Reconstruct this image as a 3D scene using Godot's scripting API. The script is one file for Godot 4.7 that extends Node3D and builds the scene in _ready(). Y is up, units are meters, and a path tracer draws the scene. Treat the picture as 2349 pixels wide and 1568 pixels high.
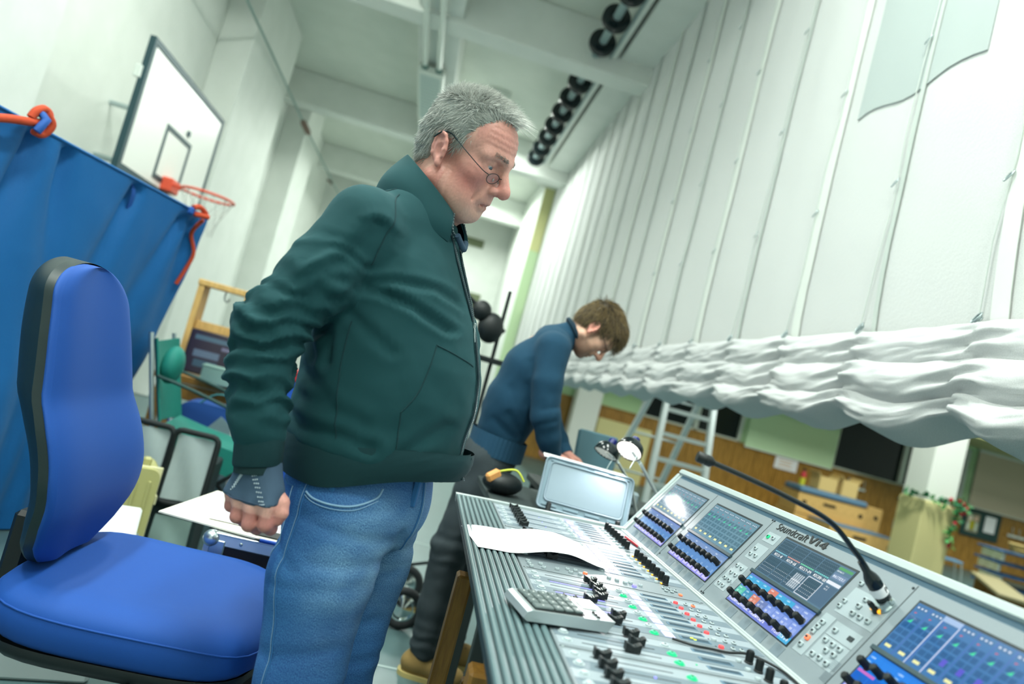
extends Node3D

var M := {}
var TX := {}

func _ready() -> void:
	setup_view()
	make_materials()
	build_setting()
	build_hall_things()
	build_side_things()
	build_left_things()
	build_office_chair()
	build_console()
	build_console_things()
	build_engineer()
	build_helper()

# ---------------------------------------------------------------- view, light
func setup_view() -> void:
	var cam := Camera3D.new()
	cam.name = "camera"
	cam.position = Vector3(0, 1.2, 0)
	var b := Basis(Vector3.UP, deg_to_rad(-7.02)) * Basis(Vector3.RIGHT, deg_to_rad(3.65)) * Basis(Vector3.BACK, deg_to_rad(15.14))
	cam.basis = b
	cam.keep_aspect = Camera3D.KEEP_HEIGHT
	cam.near = 0.05
	cam.far = 100.0
	var at := CameraAttributesPhysical.new()
	at.frustum_focal_length = 24.49
	at.frustum_focus_distance = 1.5
	at.frustum_near = 0.05
	at.frustum_far = 100.0
	at.exposure_aperture = 2.2
	at.exposure_multiplier = 1.0
	cam.attributes = at
	cam.fov = 52.21
	add_child(cam)
	cam.current = true
	var we := WorldEnvironment.new()
	we.name = "world_environment"
	var e := Environment.new()
	e.background_mode = Environment.BG_COLOR
	e.background_color = Color(0.02, 0.03, 0.03)
	e.tonemap_mode = Environment.TONE_MAPPER_LINEAR
	e.tonemap_exposure = 1.14
	e.sdfgi_enabled = true
	e.ssao_enabled = true
	e.ssil_enabled = true
	we.environment = e
	add_child(we)

func area_light(called: String, pos: Vector3, size: Vector2, energy: float, c: Color, par: Node3D, down := Vector3.DOWN) -> void:
	var l := AreaLight3D.new()
	l.name = called
	l.area_size = size
	l.area_normalize_energy = true
	l.light_energy = energy
	l.light_color = c
	l.shadow_enabled = true
	l.area_range = 40.0
	par.add_child(l, true)
	var up := Vector3.BACK if absf(down.y) > 0.9 else Vector3.UP
	l.transform = Transform3D(Basis.looking_at(down, up), pos)
# ---------------------------------------------------------------- helpers
class Shape:
	var st := SurfaceTool.new()
	var g := 0
	var n := 0
	var xf := Transform3D.IDENTITY
	var col := Color.WHITE
	var uvs := Vector2.ONE
	func _init() -> void:
		st.begin(Mesh.PRIMITIVE_TRIANGLES)
	func put(p: Vector3, uv: Vector2) -> void:
		st.set_color(col)
		st.set_uv(uv)
		st.add_vertex(xf * p)
	# counter-clockwise seen from outside
	func tri(a: Vector3, b: Vector3, c: Vector3, ua := Vector2.ZERO, ub := Vector2.ZERO, uc := Vector2.ZERO) -> void:
		put(a, ua)
		put(c, uc)
		put(b, ub)
		n += 1
	func quad(a: Vector3, b: Vector3, c: Vector3, d: Vector3, ua := Vector2(0, 1), ub := Vector2(1, 1), uc := Vector2(1, 0), ud := Vector2(0, 0)) -> void:
		tri(a, b, c, ua, ub, uc)
		tri(a, c, d, ua, uc, ud)
	func flat() -> void:
		st.set_smooth_group(-1)
	func smooth() -> void:
		g += 1
		st.set_smooth_group(g)
	func box(c: Vector3, s: Vector3, bev := 0.0, bs := Basis.IDENTITY) -> void:
		flat()
		var h := s * 0.5
		bev = minf(bev, minf(h.x, minf(h.y, h.z)) * 0.9)
		var ax := [Vector3.RIGHT, Vector3.UP, Vector3.BACK]
		for k in 3:
			for sg in [-1.0, 1.0]:
				var nn: Vector3 = ax[k] * sg
				var u: Vector3 = ax[(k + 1) % 3]
				var w: Vector3 = nn.cross(u)
				var hu := h[(k + 1) % 3] - bev
				var hw := h[(k + 2) % 3] - bev
				var o: Vector3 = nn * h[k]
				quad(c + bs * (o - u * hu - w * hw), c + bs * (o + u * hu - w * hw), c + bs * (o + u * hu + w * hw), c + bs * (o - u * hu + w * hw))
		if bev <= 0.0:
			return
		for k in 3:
			var a1: Vector3 = ax[(k + 1) % 3]
			var a2: Vector3 = ax[(k + 2) % 3]
			for s1 in [-1.0, 1.0]:
				for s2 in [-1.0, 1.0]:
					var l: Vector3 = ax[k] * (h[k] - bev)
					var p: Vector3 = a1 * s1 * h[(k + 1) % 3] + a2 * s2 * (h[(k + 2) % 3] - bev)
					var q: Vector3 = a1 * s1 * (h[(k + 1) % 3] - bev) + a2 * s2 * h[(k + 2) % 3]
					if s1 * s2 > 0.0:
						quad(c + bs * (p - l), c + bs * (q - l), c + bs * (q + l), c + bs * (p + l))
					else:
						quad(c + bs * (q - l), c + bs * (p - l), c + bs * (p + l), c + bs * (q + l))
		for sx in [-1.0, 1.0]:
			for sy in [-1.0, 1.0]:
				for sz in [-1.0, 1.0]:
					var i := Vector3(sx * (h.x - bev), sy * (h.y - bev), sz * (h.z - bev))
					var a := c + bs * (i + Vector3(sx * bev, 0, 0))
					var b2 := c + bs * (i + Vector3(0, sy * bev, 0))
					var d := c + bs * (i + Vector3(0, 0, sz * bev))
					if sx * sy * sz > 0.0:
						tri(a, b2, d)
					else:
						tri(a, d, b2)
	static func frame_of(t: Vector3, hint := Vector3.UP) -> Basis:
		var z := t.normalized()
		if absf(z.dot(hint)) > 0.98:
			hint = Vector3.RIGHT if absf(z.x) < 0.9 else Vector3.BACK
		var x := hint.cross(z).normalized()
		return Basis(x, z.cross(x), z)
	func cyl(a: Vector3, b: Vector3, ra: float, rb := -1.0, seg := 12, caps := true) -> void:
		if rb < 0.0:
			rb = ra
		tube([a, b], [ra, rb], seg, caps)
	# r: a number or one radius per point; flat_k squashes the second axis
	func tube(pts: Array, r, seg := 8, caps := true, squash := 1.0, hint := Vector3.UP, closed := false) -> void:
		smooth()
		var m := pts.size()
		var rings := []
		var bs := Basis.IDENTITY
		for i in m:
			var t: Vector3
			if closed:
				t = pts[(i + 1) % m] - pts[(i - 1 + m) % m]
			else:
				t = pts[mini(i + 1, m - 1)] - pts[maxi(i - 1, 0)]
			if i == 0:
				bs = frame_of(t, hint)
			else:
				var z := t.normalized()
				var x := (bs.x - z * bs.x.dot(z)).normalized()
				bs = Basis(x, z.cross(x), z)
			var rr: float = r[i] if r is Array else r
			var ring := []
			for k in seg:
				var a := TAU * k / seg
				ring.append(pts[i] + bs.x * cos(a) * rr + bs.y * sin(a) * rr * squash)
			rings.append(ring)
		var last := m if closed else m - 1
		for i in last:
			for k in seg:
				var k2 := (k + 1) % seg
				var r0: Array = rings[i]
				var r1: Array = rings[(i + 1) % m]
				quad(r0[k], r0[k2], r1[k2], r1[k], Vector2(float(k) / seg, i), Vector2(float(k + 1) / seg, i), Vector2(float(k + 1) / seg, i + 1), Vector2(float(k) / seg, i + 1))
		if caps and not closed:
			flat()
			for k in range(1, seg - 1):
				tri(rings[0][0], rings[0][k + 1], rings[0][k])
				tri(rings[m - 1][0], rings[m - 1][k], rings[m - 1][k + 1])
	# profile of Vector2(radius, height) from bottom to top along axis; sharp corners break smoothing
	func lathe(o: Vector3, axis: Vector3, prof: Array, seg := 16, arc := TAU) -> void:
		var bs := frame_of(axis)
		smooth()
		for i in prof.size() - 1:
			var p: Vector2 = prof[i]
			var q: Vector2 = prof[i + 1]
			if i > 0:
				var pv: Vector2 = p - prof[i - 1]
				if absf(pv.angle_to(q - p)) > 0.7:
					smooth()
			for k in seg:
				var a := arc * k / seg
				var b := arc * (k + 1) / seg
				var da := bs.x * cos(a) + bs.y * sin(a)
				var db := bs.x * cos(b) + bs.y * sin(b)
				var z0 := o + bs.z * p.y
				var z1 := o + bs.z * q.y
				if p.x < 1e-6:
					tri(z0, z1 + db * q.x, z1 + da * q.x)
				elif q.x < 1e-6:
					tri(z0 + da * p.x, z0 + db * p.x, z1)
				else:
					quad(z0 + da * p.x, z0 + db * p.x, z1 + db * q.x, z1 + da * q.x)
	# polygon (any winding) in the XY plane of t, from z0 to z1
	func extrude(poly: PackedVector2Array, z0: float, z1: float, t := Transform3D.IDENTITY, round_sides := false) -> void:
		if Geometry2D.is_polygon_clockwise(poly):
			poly.reverse()
		var ix := Geometry2D.triangulate_polygon(poly)
		flat()
		var P := func(i: int, z: float) -> Vector3: return t * Vector3(poly[i].x, poly[i].y, z)
		for i in range(0, ix.size(), 3):
			var a := ix[i]
			var b := ix[i + 1]
			var c := ix[i + 2]
			if (poly[b] - poly[a]).cross(poly[c] - poly[a]) < 0.0:
				var s := b
				b = c
				c = s
			tri(P.call(a, z1), P.call(b, z1), P.call(c, z1), poly[a], poly[b], poly[c])
			tri(P.call(a, z0), P.call(c, z0), P.call(b, z0), poly[a], poly[c], poly[b])
		if round_sides:
			smooth()
		for i in poly.size():
			var j := (i + 1) % poly.size()
			quad(P.call(i, z0), P.call(j, z0), P.call(j, z1), P.call(i, z1))
	# f(u, v) -> Vector3, u and v in 0..1; front face along du x dv
	func grid(nu: int, nv: int, f: Callable, flip := false) -> void:
		smooth()
		var p := []
		for j in nv + 1:
			for i in nu + 1:
				p.append(f.call(float(i) / nu, float(j) / nv))
		for j in nv:
			for i in nu:
				var a: Vector3 = p[j * (nu + 1) + i]
				var b: Vector3 = p[j * (nu + 1) + i + 1]
				var c: Vector3 = p[(j + 1) * (nu + 1) + i + 1]
				var d: Vector3 = p[(j + 1) * (nu + 1) + i]
				var u0 := float(i) / nu
				var u1 := float(i + 1) / nu
				var v0 := float(j) / nv
				var v1 := float(j + 1) / nv
				if flip:
					quad(a, d, c, b, Vector2(u0, 1 - v0), Vector2(u0, 1 - v1), Vector2(u1, 1 - v1), Vector2(u1, 1 - v0))
				else:
					quad(a, b, c, d, Vector2(u0, 1 - v0), Vector2(u1, 1 - v0), Vector2(u1, 1 - v1), Vector2(u0, 1 - v1))
	# a sheet of thickness th below its face
	func sheet(nu: int, nv: int, f: Callable, th: Vector3) -> void:
		grid(nu, nv, f)
		grid(nu, nv, func(u: float, v: float) -> Vector3: return f.call(u, v) - th, true)
		var edge := func(a: Callable, m: int) -> void:
			flat()
			for i in m:
				var p: Vector3 = a.call(float(i) / m)
				var q: Vector3 = a.call(float(i + 1) / m)
				quad(p, p - th, q - th, q, Vector2(0, 0), Vector2(0, 0), Vector2(0, 0), Vector2(0, 0))
		edge.call(func(s: float) -> Vector3: return f.call(s, 0.0), nu)
		edge.call(func(s: float) -> Vector3: return f.call(1.0 - s, 1.0), nu)
		edge.call(func(s: float) -> Vector3: return f.call(0.0, 1.0 - s), nv)
		edge.call(func(s: float) -> Vector3: return f.call(1.0, s), nv)
	func ball(c: Vector3, r: Vector3, nu := 12, nv := 8, bs := Basis.IDENTITY) -> void:
		grid(nu, nv, func(u: float, v: float) -> Vector3:
			var a := -u * TAU
			var t := v * PI
			return c + bs * Vector3(r.x * sin(t) * cos(a), r.y * cos(t), r.z * sin(t) * sin(a)), true)
	func mesh() -> ArrayMesh:
		st.generate_normals()
		return st.commit()

func obj(called: String, s, m: Material, parent: Node3D = self) -> MeshInstance3D:
	var o := MeshInstance3D.new()
	o.name = called
	o.mesh = s.mesh() if s is Shape else s
	o.material_override = m
	parent.add_child(o, true)
	return o

var used := {}
func numbered(called: String) -> String:
	var k: int = used.get(called, 0)
	used[called] = k + 1
	return called if k == 0 else "%s_%03d" % [called, k]

func tag(o: Node3D, label: String, category: String, group := "") -> Node3D:
	o.set_meta("label", label)
	o.set_meta("category", category)
	if group != "":
		o.set_meta("group", group)
	return o

func thing(called: String, label: String, category: String, at := Vector3.ZERO, turn := 0.0, group := "") -> Node3D:
	var o := Node3D.new()
	o.name = numbered(called)
	add_child(o)
	o.position = at
	o.rotation.y = turn
	tag(o, label, category, group)
	return o

func dup(src: Node3D, at: Vector3, turn: float, label: String) -> Node3D:
	var base := String(src.name)
	var o: Node3D = src.duplicate()
	o.name = numbered(base)
	add_child(o)
	o.position = at
	o.rotation.y = turn
	o.set_meta("label", label)
	return o

func struct(called: String, s, m: Material, label: String, category: String, parent: Node3D = self) -> MeshInstance3D:
	var o := obj(called, s, m, parent)
	if parent == self:
		o.set_meta("kind", "structure")
		tag(o, label, category)
	return o

func boxs(c: Vector3, s: Vector3, bev := 0.0, bs := Basis.IDENTITY) -> Shape:
	var q := Shape.new()
	q.box(c, s, bev, bs)
	return q

func tubes(pts: Array, r, seg := 8, caps := true, squash := 1.0) -> Shape:
	var q := Shape.new()
	q.tube(pts, r, seg, caps, squash)
	return q

func spline(pts: Array, per := 6) -> Array:
	var c := []
	for i in pts.size() - 1:
		var p0: Vector3 = pts[maxi(i - 1, 0)]
		var p1: Vector3 = pts[i]
		var p2: Vector3 = pts[i + 1]
		var p3: Vector3 = pts[mini(i + 2, pts.size() - 1)]
		for k in per:
			c.append(p1.cubic_interpolate(p2, p0, p3, float(k) / per))
	c.append(pts[-1])
	return c

func rrect(w: float, h: float, r: float, seg := 4) -> PackedVector2Array:
	var p := PackedVector2Array()
	for q in [[1, 1, 0.0], [-1, 1, 0.5], [-1, -1, 1.0], [1, -1, 1.5]]:
		for k in seg + 1:
			var a: float = PI * (float(q[2]) + 0.5 * k / seg)
			p.append(Vector2(float(q[0]) * (w * 0.5 - r) + cos(a) * r, float(q[1]) * (h * 0.5 - r) + sin(a) * r))
	return p

func text_mesh(s: String, size: float, depth: float, weight := 400, italic := false, face := "Droid Sans") -> TextMesh:
	var f := SystemFont.new()
	f.font_names = PackedStringArray([face])
	f.font_weight = weight
	f.font_italic = italic
	var t := TextMesh.new()
	t.font = f
	t.text = s
	t.font_size = 64
	t.pixel_size = size / 64.0
	t.depth = depth
	return t

# ---------------------------------------------------------------- materials
func noise_tex(freq: float, lo: Color, hi: Color, size := 256, octaves := 4, seed_ := 1, as_normal := false, bump := 2.0) -> Texture2D:
	var nz := FastNoiseLite.new()
	nz.noise_type = FastNoiseLite.TYPE_SIMPLEX
	nz.frequency = freq
	nz.fractal_octaves = octaves
	nz.seed = seed_
	var t := NoiseTexture2D.new()
	t.width = size
	t.height = size
	t.seamless = true
	t.noise = nz
	if as_normal:
		t.as_normal_map = true
		t.bump_strength = bump
	else:
		var gr := Gradient.new()
		gr.set_color(0, lo)
		gr.set_color(1, hi)
		t.color_ramp = gr
	return t

func mat(called: String, c: Color, rough := 0.7, metal := 0.0) -> StandardMaterial3D:
	var m := StandardMaterial3D.new()
	m.resource_name = called
	m.albedo_color = c
	m.roughness = rough
	m.metallic = metal
	m.cull_mode = BaseMaterial3D.CULL_DISABLED
	M[called] = m
	return m

func grained(m: StandardMaterial3D, tex: Texture2D, scale: float, nrm: Texture2D = null, ns := 0.3, world := false) -> StandardMaterial3D:
	m.uv1_triplanar = true
	m.uv1_world_triplanar = world
	m.uv1_scale = Vector3.ONE * scale
	if tex:
		m.albedo_texture = tex
	if nrm:
		m.normal_enabled = true
		m.normal_texture = nrm
		m.normal_scale = ns
	return m

func glow(called: String, c: Color, e: float, base := Color.BLACK) -> StandardMaterial3D:
	var m := mat(called, base if base != Color.BLACK else c, 0.4)
	m.emission_enabled = true
	m.emission = c
	m.emission_energy_multiplier = e
	return m

func hx(s: String) -> Color:
	return Color.html(s)

func make_materials() -> void:
	TX.mottle = noise_tex(0.02, Color(0.965, 0.97, 0.965), Color.WHITE, 256, 4, 3)
	TX.fine = noise_tex(0.25, Color(0.78, 0.78, 0.78), Color.WHITE, 256, 2, 5)
	TX.finen = noise_tex(0.3, Color.BLACK, Color.WHITE, 256, 2, 6, true, 3.0)
	TX.softn = noise_tex(0.03, Color.BLACK, Color.WHITE, 256, 3, 7, true, 3.0)
	grained(mat("wall_white", hx("e4e8e2"), 0.85), TX.mottle, 0.35)
	grained(mat("ceiling", hx("dfe4da"), 0.9), TX.mottle, 0.3)
	grained(mat("floor", hx("587274"), 0.38), TX.mottle, 0.8)
	mat("seam", hx("a9bdbb"), 0.4)
	mat("green_wall", hx("c4e6b4"), 0.85)
	mat("stripe_yellow", hx("c9c990"), 0.8)
	mat("stripe_green", hx("b9d3a8"), 0.8)
	var wood := noise_tex(0.012, hx("7d5a1c"), hx("b8893c"), 512, 5, 11)
	TX.wood = wood
	var w := mat("wood_panel", Color.WHITE, 0.45)
	grained(w, wood, 1.0)
	w.uv1_scale = Vector3(3.0, 0.35, 3.0)
	mat("wood_seam", hx("4a3312"), 0.7)
	w = mat("wood_light", hx("e8bd74"), 0.55)
	grained(w, noise_tex(0.02, Color(0.86, 0.84, 0.8), Color.WHITE, 256, 4, 12), 1.0)
	w.uv1_scale = Vector3(6, 1, 6)
	w = mat("wood_brown", hx("a3762e"), 0.5)
	grained(w, noise_tex(0.02, Color(0.8, 0.78, 0.74), Color.WHITE, 256, 4, 14), 1.0)
	w.uv1_scale = Vector3(14, 2, 14)
	mat("glass_night", hx("04181c"), 0.12)
	mat("frame_white", hx("dfe6de"), 0.5)
	mat("blind_green", hx("cdeabf"), 0.8)
	mat("blind_beige", hx("cfc0a8"), 0.8)
	mat("col_yellow", hx("d9cf94"), 0.7)
	mat("col_white", hx("eceee6"), 0.8)
	mat("black", hx("0a1416"), 0.5)
	mat("black_gloss", hx("08181c"), 0.18)
	mat("rubber", hx("10181a"), 0.75)
	mat("steel", hx("b8c6c8"), 0.3, 0.9)
	mat("alu", hx("d4dcdc"), 0.38, 0.75)
	mat("chrome", hx("d8e0e0"), 0.12, 1.0)
	mat("white_plastic", hx("e6eae8"), 0.4)
	mat("paper", hx("f2f2f4"), 0.8)
	mat("orange_rope", hx("d8512c"), 0.85)
	mat("red", hx("b5202c"), 0.5)
	mat("blue", hx("1450b4"), 0.5)
# ---------------------------------------------------------------- the hall
const LIGHT := Color(0.97, 1.0, 0.97)

func build_setting() -> void:
	var q := boxs(Vector3(6.5, -0.1, -7.0), Vector3(20.2, 0.2, 22.0))
	var fl := struct("floor", q, M.floor, "grey green linoleum sports hall floor", "floor")
	q = boxs(Vector3(5.0, 0.0005, -2.855), Vector3(16.0, 0.003, 0.012))
	q.box(Vector3(5.0, 0.0005, -4.9), Vector3(16.0, 0.003, 0.012))
	struct("seam", q, M.seam, "", "", fl)
	# left wall with its pillars
	q = boxs(Vector3(-3.5, 2.7, -7.0), Vector3(0.4, 5.8, 22.0))
	struct("wall_left", q, M.wall_white, "white plastered side wall behind the basketball backboard", "wall")
	for p in [[-8.6, -10.5, 1], [-12.3, -13.45, 2], [-3.9, -5.0, 3]]:
		q = boxs(Vector3(-3.1, 2.7, (p[0] + p[1]) * 0.5), Vector3(0.4, 5.4, p[0] - p[1]), 0.01)
		struct("trim_%d" % p[2], q, M.wall_white, ["wide white wall pillar just beyond the basketball backboard", "white wall pillar at the far end of the left wall", "white wall pillar on the near side of the basketball backboard"][p[2] - 1], "pillar")
	# end wall
	q = boxs(Vector3(-0.8, 2.7, -17.7), Vector3(5.4, 5.8, 0.4))
	var ew := struct("wall_end", q, M.wall_white, "white end wall of the hall with two small dark vents", "wall")
	for v in [[Vector3(0.56, 4.49, -17.48), Vector2(0.5, 0.2)], [Vector3(0.93, 2.95, -17.48), Vector2(0.3, 0.6)]]:
		var g := obj("vent", boxs(v[0], Vector3(v[1].x, v[1].y, 0.04), 0.005), mat("vent_grey", hx("6f7a5c"), 0.7), ew)
		for k in 5:
			obj("slat", boxs(v[0] + Vector3(0, (k - 2) * v[1].y * 0.17, 0.025), Vector3(v[1].x * 0.9, 0.012, 0.02)), M.vent_grey, g)
	q = boxs(Vector3(1.7, 2.7, -15.25), Vector3(0.5, 5.4, 4.5))
	struct("wall_right", q, M.wall_white, "bright white return wall beyond the end of the partition curtain", "wall")
	q = boxs(Vector3(1.55, 4.6, -12.985), Vector3(0.2, 1.6, 0.03), 0.004)
	q.col = Color.WHITE
	var tr := struct("trim_4", q, M.stripe_yellow, "narrow green and yellow painted edge strip beside the far end of the curtain", "trim")
	struct("lower_strip", boxs(Vector3(1.55, 1.9, -12.985), Vector3(0.2, 3.8, 0.03), 0.004), M.stripe_green, "", "", tr)
	# back wall of the hall, behind the camera, and the far wall beyond the curtain
	q = boxs(Vector3(6.5, 2.7, 3.9), Vector3(20.2, 5.8, 0.4))
	struct("wall_rear", q, M.wall_white, "white wall behind the photographer", "wall")
	q = boxs(Vector3(16.5, 2.7, -5.0), Vector3(0.4, 5.8, 18.2))
	struct("wall_side", q, M.wall_white, "white side wall of the far half of the hall", "wall")
	build_far_wall()
	# ceiling and beams
	q = boxs(Vector3(6.5, 5.5, -7.0), Vector3(20.2, 0.2, 22.0))
	struct("ceiling", q, M.ceiling, "pale grey plastered hall ceiling between white beams", "ceiling")
	var names := ["white cross beam over the engineer's head", "far white cross beam below the end ceiling panel", "white cross beam nearest above the camera", "last white cross beam before the end wall"]
	var zs := [-7.6, -11.95, -3.3, -16.0]
	for k in 4:
		q = boxs(Vector3(-0.75, 5.12, zs[k]), Vector3(5.1, 0.56, 0.32), 0.015)
		struct("trim_%d" % (5 + k), q, M.wall_white, names[k], "beam")
	q = boxs(Vector3(-0.76, 5.15, -7.0), Vector3(0.5, 0.5, 21.4), 0.015)
	struct("trim_9", q, M.wall_white, "white lengthwise beam along the middle of the ceiling", "beam")
	q = boxs(Vector3(1.48, 5.22, -6.0), Vector3(0.42, 0.36, 14.0), 0.01)
	struct("trim_10", q, M.wall_white, "white boxed soffit along the top of the partition curtain", "beam")
	# luminaires: open fluorescent battens under the middle beam and over the curtain side
	var tube_glow := glow("tube_glow", Color(0.95, 1.0, 0.97), 2.2)
	var spots := [
		[Vector3(-1.9, 5.2, -1.2), 14.0, "ceiling batten lamp over the near left side of the hall"], [Vector3(0.5, 5.2, -1.6), 11.0, "ceiling batten lamp over the mixing console"],
		[Vector3(0.4, 5.2, 1.4), 12.0, "ceiling batten lamp behind the photographer"], [Vector3(0.12, 5.2, -10.9), 14.0, "ceiling batten lamp hidden behind the grey haired man's head"],
		[Vector3(0.3, 5.2, -14.6), 16.0, "ceiling batten lamp near the end wall"], [Vector3(-1.3, 5.2, -5.4), 9.5, "ceiling batten lamp above the left wall"],
		[Vector3(4.5, 5.2, -3.0), 16.0, "ceiling batten lamp in the other half of the hall, near the camera"], [Vector3(6.5, 5.2, -7.5), 26.0, "ceiling batten lamp over the middle of the other half"], [Vector3(10.5, 5.2, -9.0), 26.0, "ceiling batten lamp in front of the window wall"]]
	for s in spots:
		var t := thing("ceiling_lamp", s[2], "lamp", s[0], 0.0, "fluorescent ceiling lamps")
		var sh := boxs(Vector3(0, 0.1, 0), Vector3(0.3, 0.2, 1.6), 0.01)
		obj("housing", sh, M.frame_white, t)
		for sx in [-0.07, 0.07]:
			obj("lamp_tube", tubes([Vector3(sx, -0.03, -0.75), Vector3(sx, -0.03, 0.75)], 0.018, 10), tube_glow, t)
		area_light("lamp_light", Vector3(0, -0.07, 0), Vector2(0.3, 1.5), s[1], LIGHT, t)

func build_far_wall() -> void:
	var zf := -13.5
	# wall pieces round the openings; dado of wood boards below 1.34 m
	var q := boxs(Vector3(9.1, 0.67, zf - 0.1), Vector3(14.8, 1.34, 0.2))
	q.box(Vector3(9.1, 3.95, zf - 0.1), Vector3(14.8, 2.9, 0.2))
	for r in [[1.75, 4.5], [6.75, 8.78], [11.9, 12.0], [15.2, 16.4]]:
		q.box(Vector3((r[0] + r[1]) * 0.5, 1.92, zf - 0.1), Vector3(r[1] - r[0], 1.16, 0.2))
	var w := struct("wall_far", q, M.green_wall, "pale green far wall above brown boards beyond the curtain", "wall")
	var x := 1.8
	var k := 0
	while x < 16.2:
		var wd := 0.48
		obj("wood_panel", boxs(Vector3(x + wd * 0.5, 0.66, zf + 0.02), Vector3(wd - 0.006, 1.32, 0.04), 0.004), M.wood_panel, w)
		x += wd
		k += 1
	obj("dado_rail", boxs(Vector3(9.1, 1.335, zf + 0.03), Vector3(14.8, 0.03, 0.06), 0.005), M.wood_panel, w)
	# windows: dark night panes behind pale bars
	var n := 1
	var labels := ["dark night window behind the stepladder", "dark night window left of the flower pillar", "dark night window at the far right behind the beige blind"]
	for r in [[4.5, 6.75, [5.75]], [8.78, 11.9, [10.42]], [12.0, 15.2, [14.0]]]:
		var wn := Node3D.new()
		wn.name = "window_%d" % n
		add_child(wn)
		wn.set_meta("kind", "structure")
		tag(wn, labels[n - 1], "window")
		wn.position = Vector3(0, 0, zf - 0.1)
		obj("pane", boxs(Vector3((r[0] + r[1]) * 0.5, 1.92, -0.06), Vector3(r[1] - r[0], 1.14, 0.01)), M.glass_night, wn)
		for m in r[2]:
			obj("mullion", boxs(Vector3(m, 1.92, 0.0), Vector3(0.09, 1.14, 0.08), 0.008), M.frame_white, wn)
		for sx in [r[0] + 0.04, r[1] - 0.04]:
			obj("frame_post", boxs(Vector3(sx, 1.92, 0.0), Vector3(0.07, 1.14, 0.08), 0.008), M.frame_white, wn)
		for sy in [1.365, 2.475]:
			obj("frame_rail", boxs(Vector3((r[0] + r[1]) * 0.5, sy, 0.0), Vector3(r[1] - r[0], 0.05, 0.08), 0.008), M.frame_white, wn)
		n += 1
	# low ceiling over the window bay
	q = boxs(Vector3(9.1, 2.62, -12.6), Vector3(14.8, 0.12, 1.8), 0.01)
	struct("trim_11", q, M.stripe_yellow, "low yellowish soffit above the far windows", "soffit")
	# free pillar, yellow below and white above
	q = boxs(Vector3(8.0, 3.3, -9.75), Vector3(0.5, 4.2, 0.5), 0.015)
	var c := struct("trim_12", q, M.col_white, "free standing square pillar, white above and yellow below, with a flower garland", "pillar")
	c.rotation.y = 0.0
	obj("yellow_casing", boxs(Vector3(8.0, 0.6, -9.75), Vector3(0.54, 1.2, 0.54), 0.012), M.col_yellow, c)
	q = boxs(Vector3(3.35, 1.3, -13.25), Vector3(0.5, 2.6, 0.3), 0.01)
	var c2 := struct("trim_13", q, M.col_white, "white wall pier behind the stepladder", "pillar")
	obj("yellow_casing", boxs(Vector3(4.2, 0.55, -13.3), Vector3(1.1, 1.1, 0.25), 0.01), M.col_yellow, c2)
# ---------------------------------------------------------------- curtain and fixtures of the hall
const CX := 1.65
const GATHER := 0.573

func build_hall_things() -> void:
	build_curtain()
	build_hoist()
	build_backboard()
	# steel tension cord along the left wall, with its connector
	var t := thing("tension_cord", "grey steel cord stretched high along the left wall with a brown connector", "cord", Vector3(-2.8, 4.46, 0))
	obj("cord", tubes([Vector3(0, 0.08, -2.0), Vector3(0, 0.03, -7.8), Vector3(0, 0, -11.8), Vector3(0, 0.05, -17.4)], 0.016, 6), mat("cord_grey", hx("7f9a94"), 0.6), t)
	var q := tubes([Vector3(0, 0.0, -11.4), Vector3(0, 0.0, -11.55), Vector3(0, 0.0, -12.0), Vector3(0, 0.0, -12.15)], [0.02, 0.05, 0.05, 0.02], 8)
	obj("connector", q, mat("brown", hx("6a5448"), 0.7), t)
	obj("hook", tubes([Vector3(-0.1, 0.02, -15.3), Vector3(0, 0.0, -15.3), Vector3(0.0, -0.05, -15.3)], 0.025, 6), M.brown, t)
	# louvred heater panel under the middle beam, with two feed pipes
	t = thing("ceiling_panel", "pale louvred panel hanging under the middle ceiling beam with two pipes", "panel", Vector3(-0.81, 4.8, -9.62))
	q = boxs(Vector3(0, 0.0, 0), Vector3(0.34, 0.1, 1.72), 0.01)
	obj("casing", q, M.frame_white, t)
	var lv := mat("louvre_grey", hx("b6c8c4"), 0.5)
	for k in 14:
		obj("louvre", boxs(Vector3(0, -0.054, -0.74 + k * 0.113), Vector3(0.27, 0.012, 0.07), 0.002), lv, t)
	for sx in [-0.09, 0.09]:
		obj("pipe", tubes([Vector3(sx, 0.02, 0.84), Vector3(sx, 0.03, 4.6)], 0.035, 10), M.frame_white, t)
		obj("pipe_end", tubes([Vector3(sx, 0.02, 0.85), Vector3(sx, 0.02, 0.95)], 0.045, 10), mat("pipe_green", hx("5c8078"), 0.6), t)
	for k in 2:
		obj("hanger", boxs(Vector3(0, 0.08, -0.6 + k * 1.2), Vector3(0.04, 0.1, 0.04)), M.frame_white, t)

func fold_noise(s: int, f: float) -> FastNoiseLite:
	var nz := FastNoiseLite.new()
	nz.seed = s
	nz.frequency = f
	nz.fractal_octaves = 2
	return nz

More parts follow.
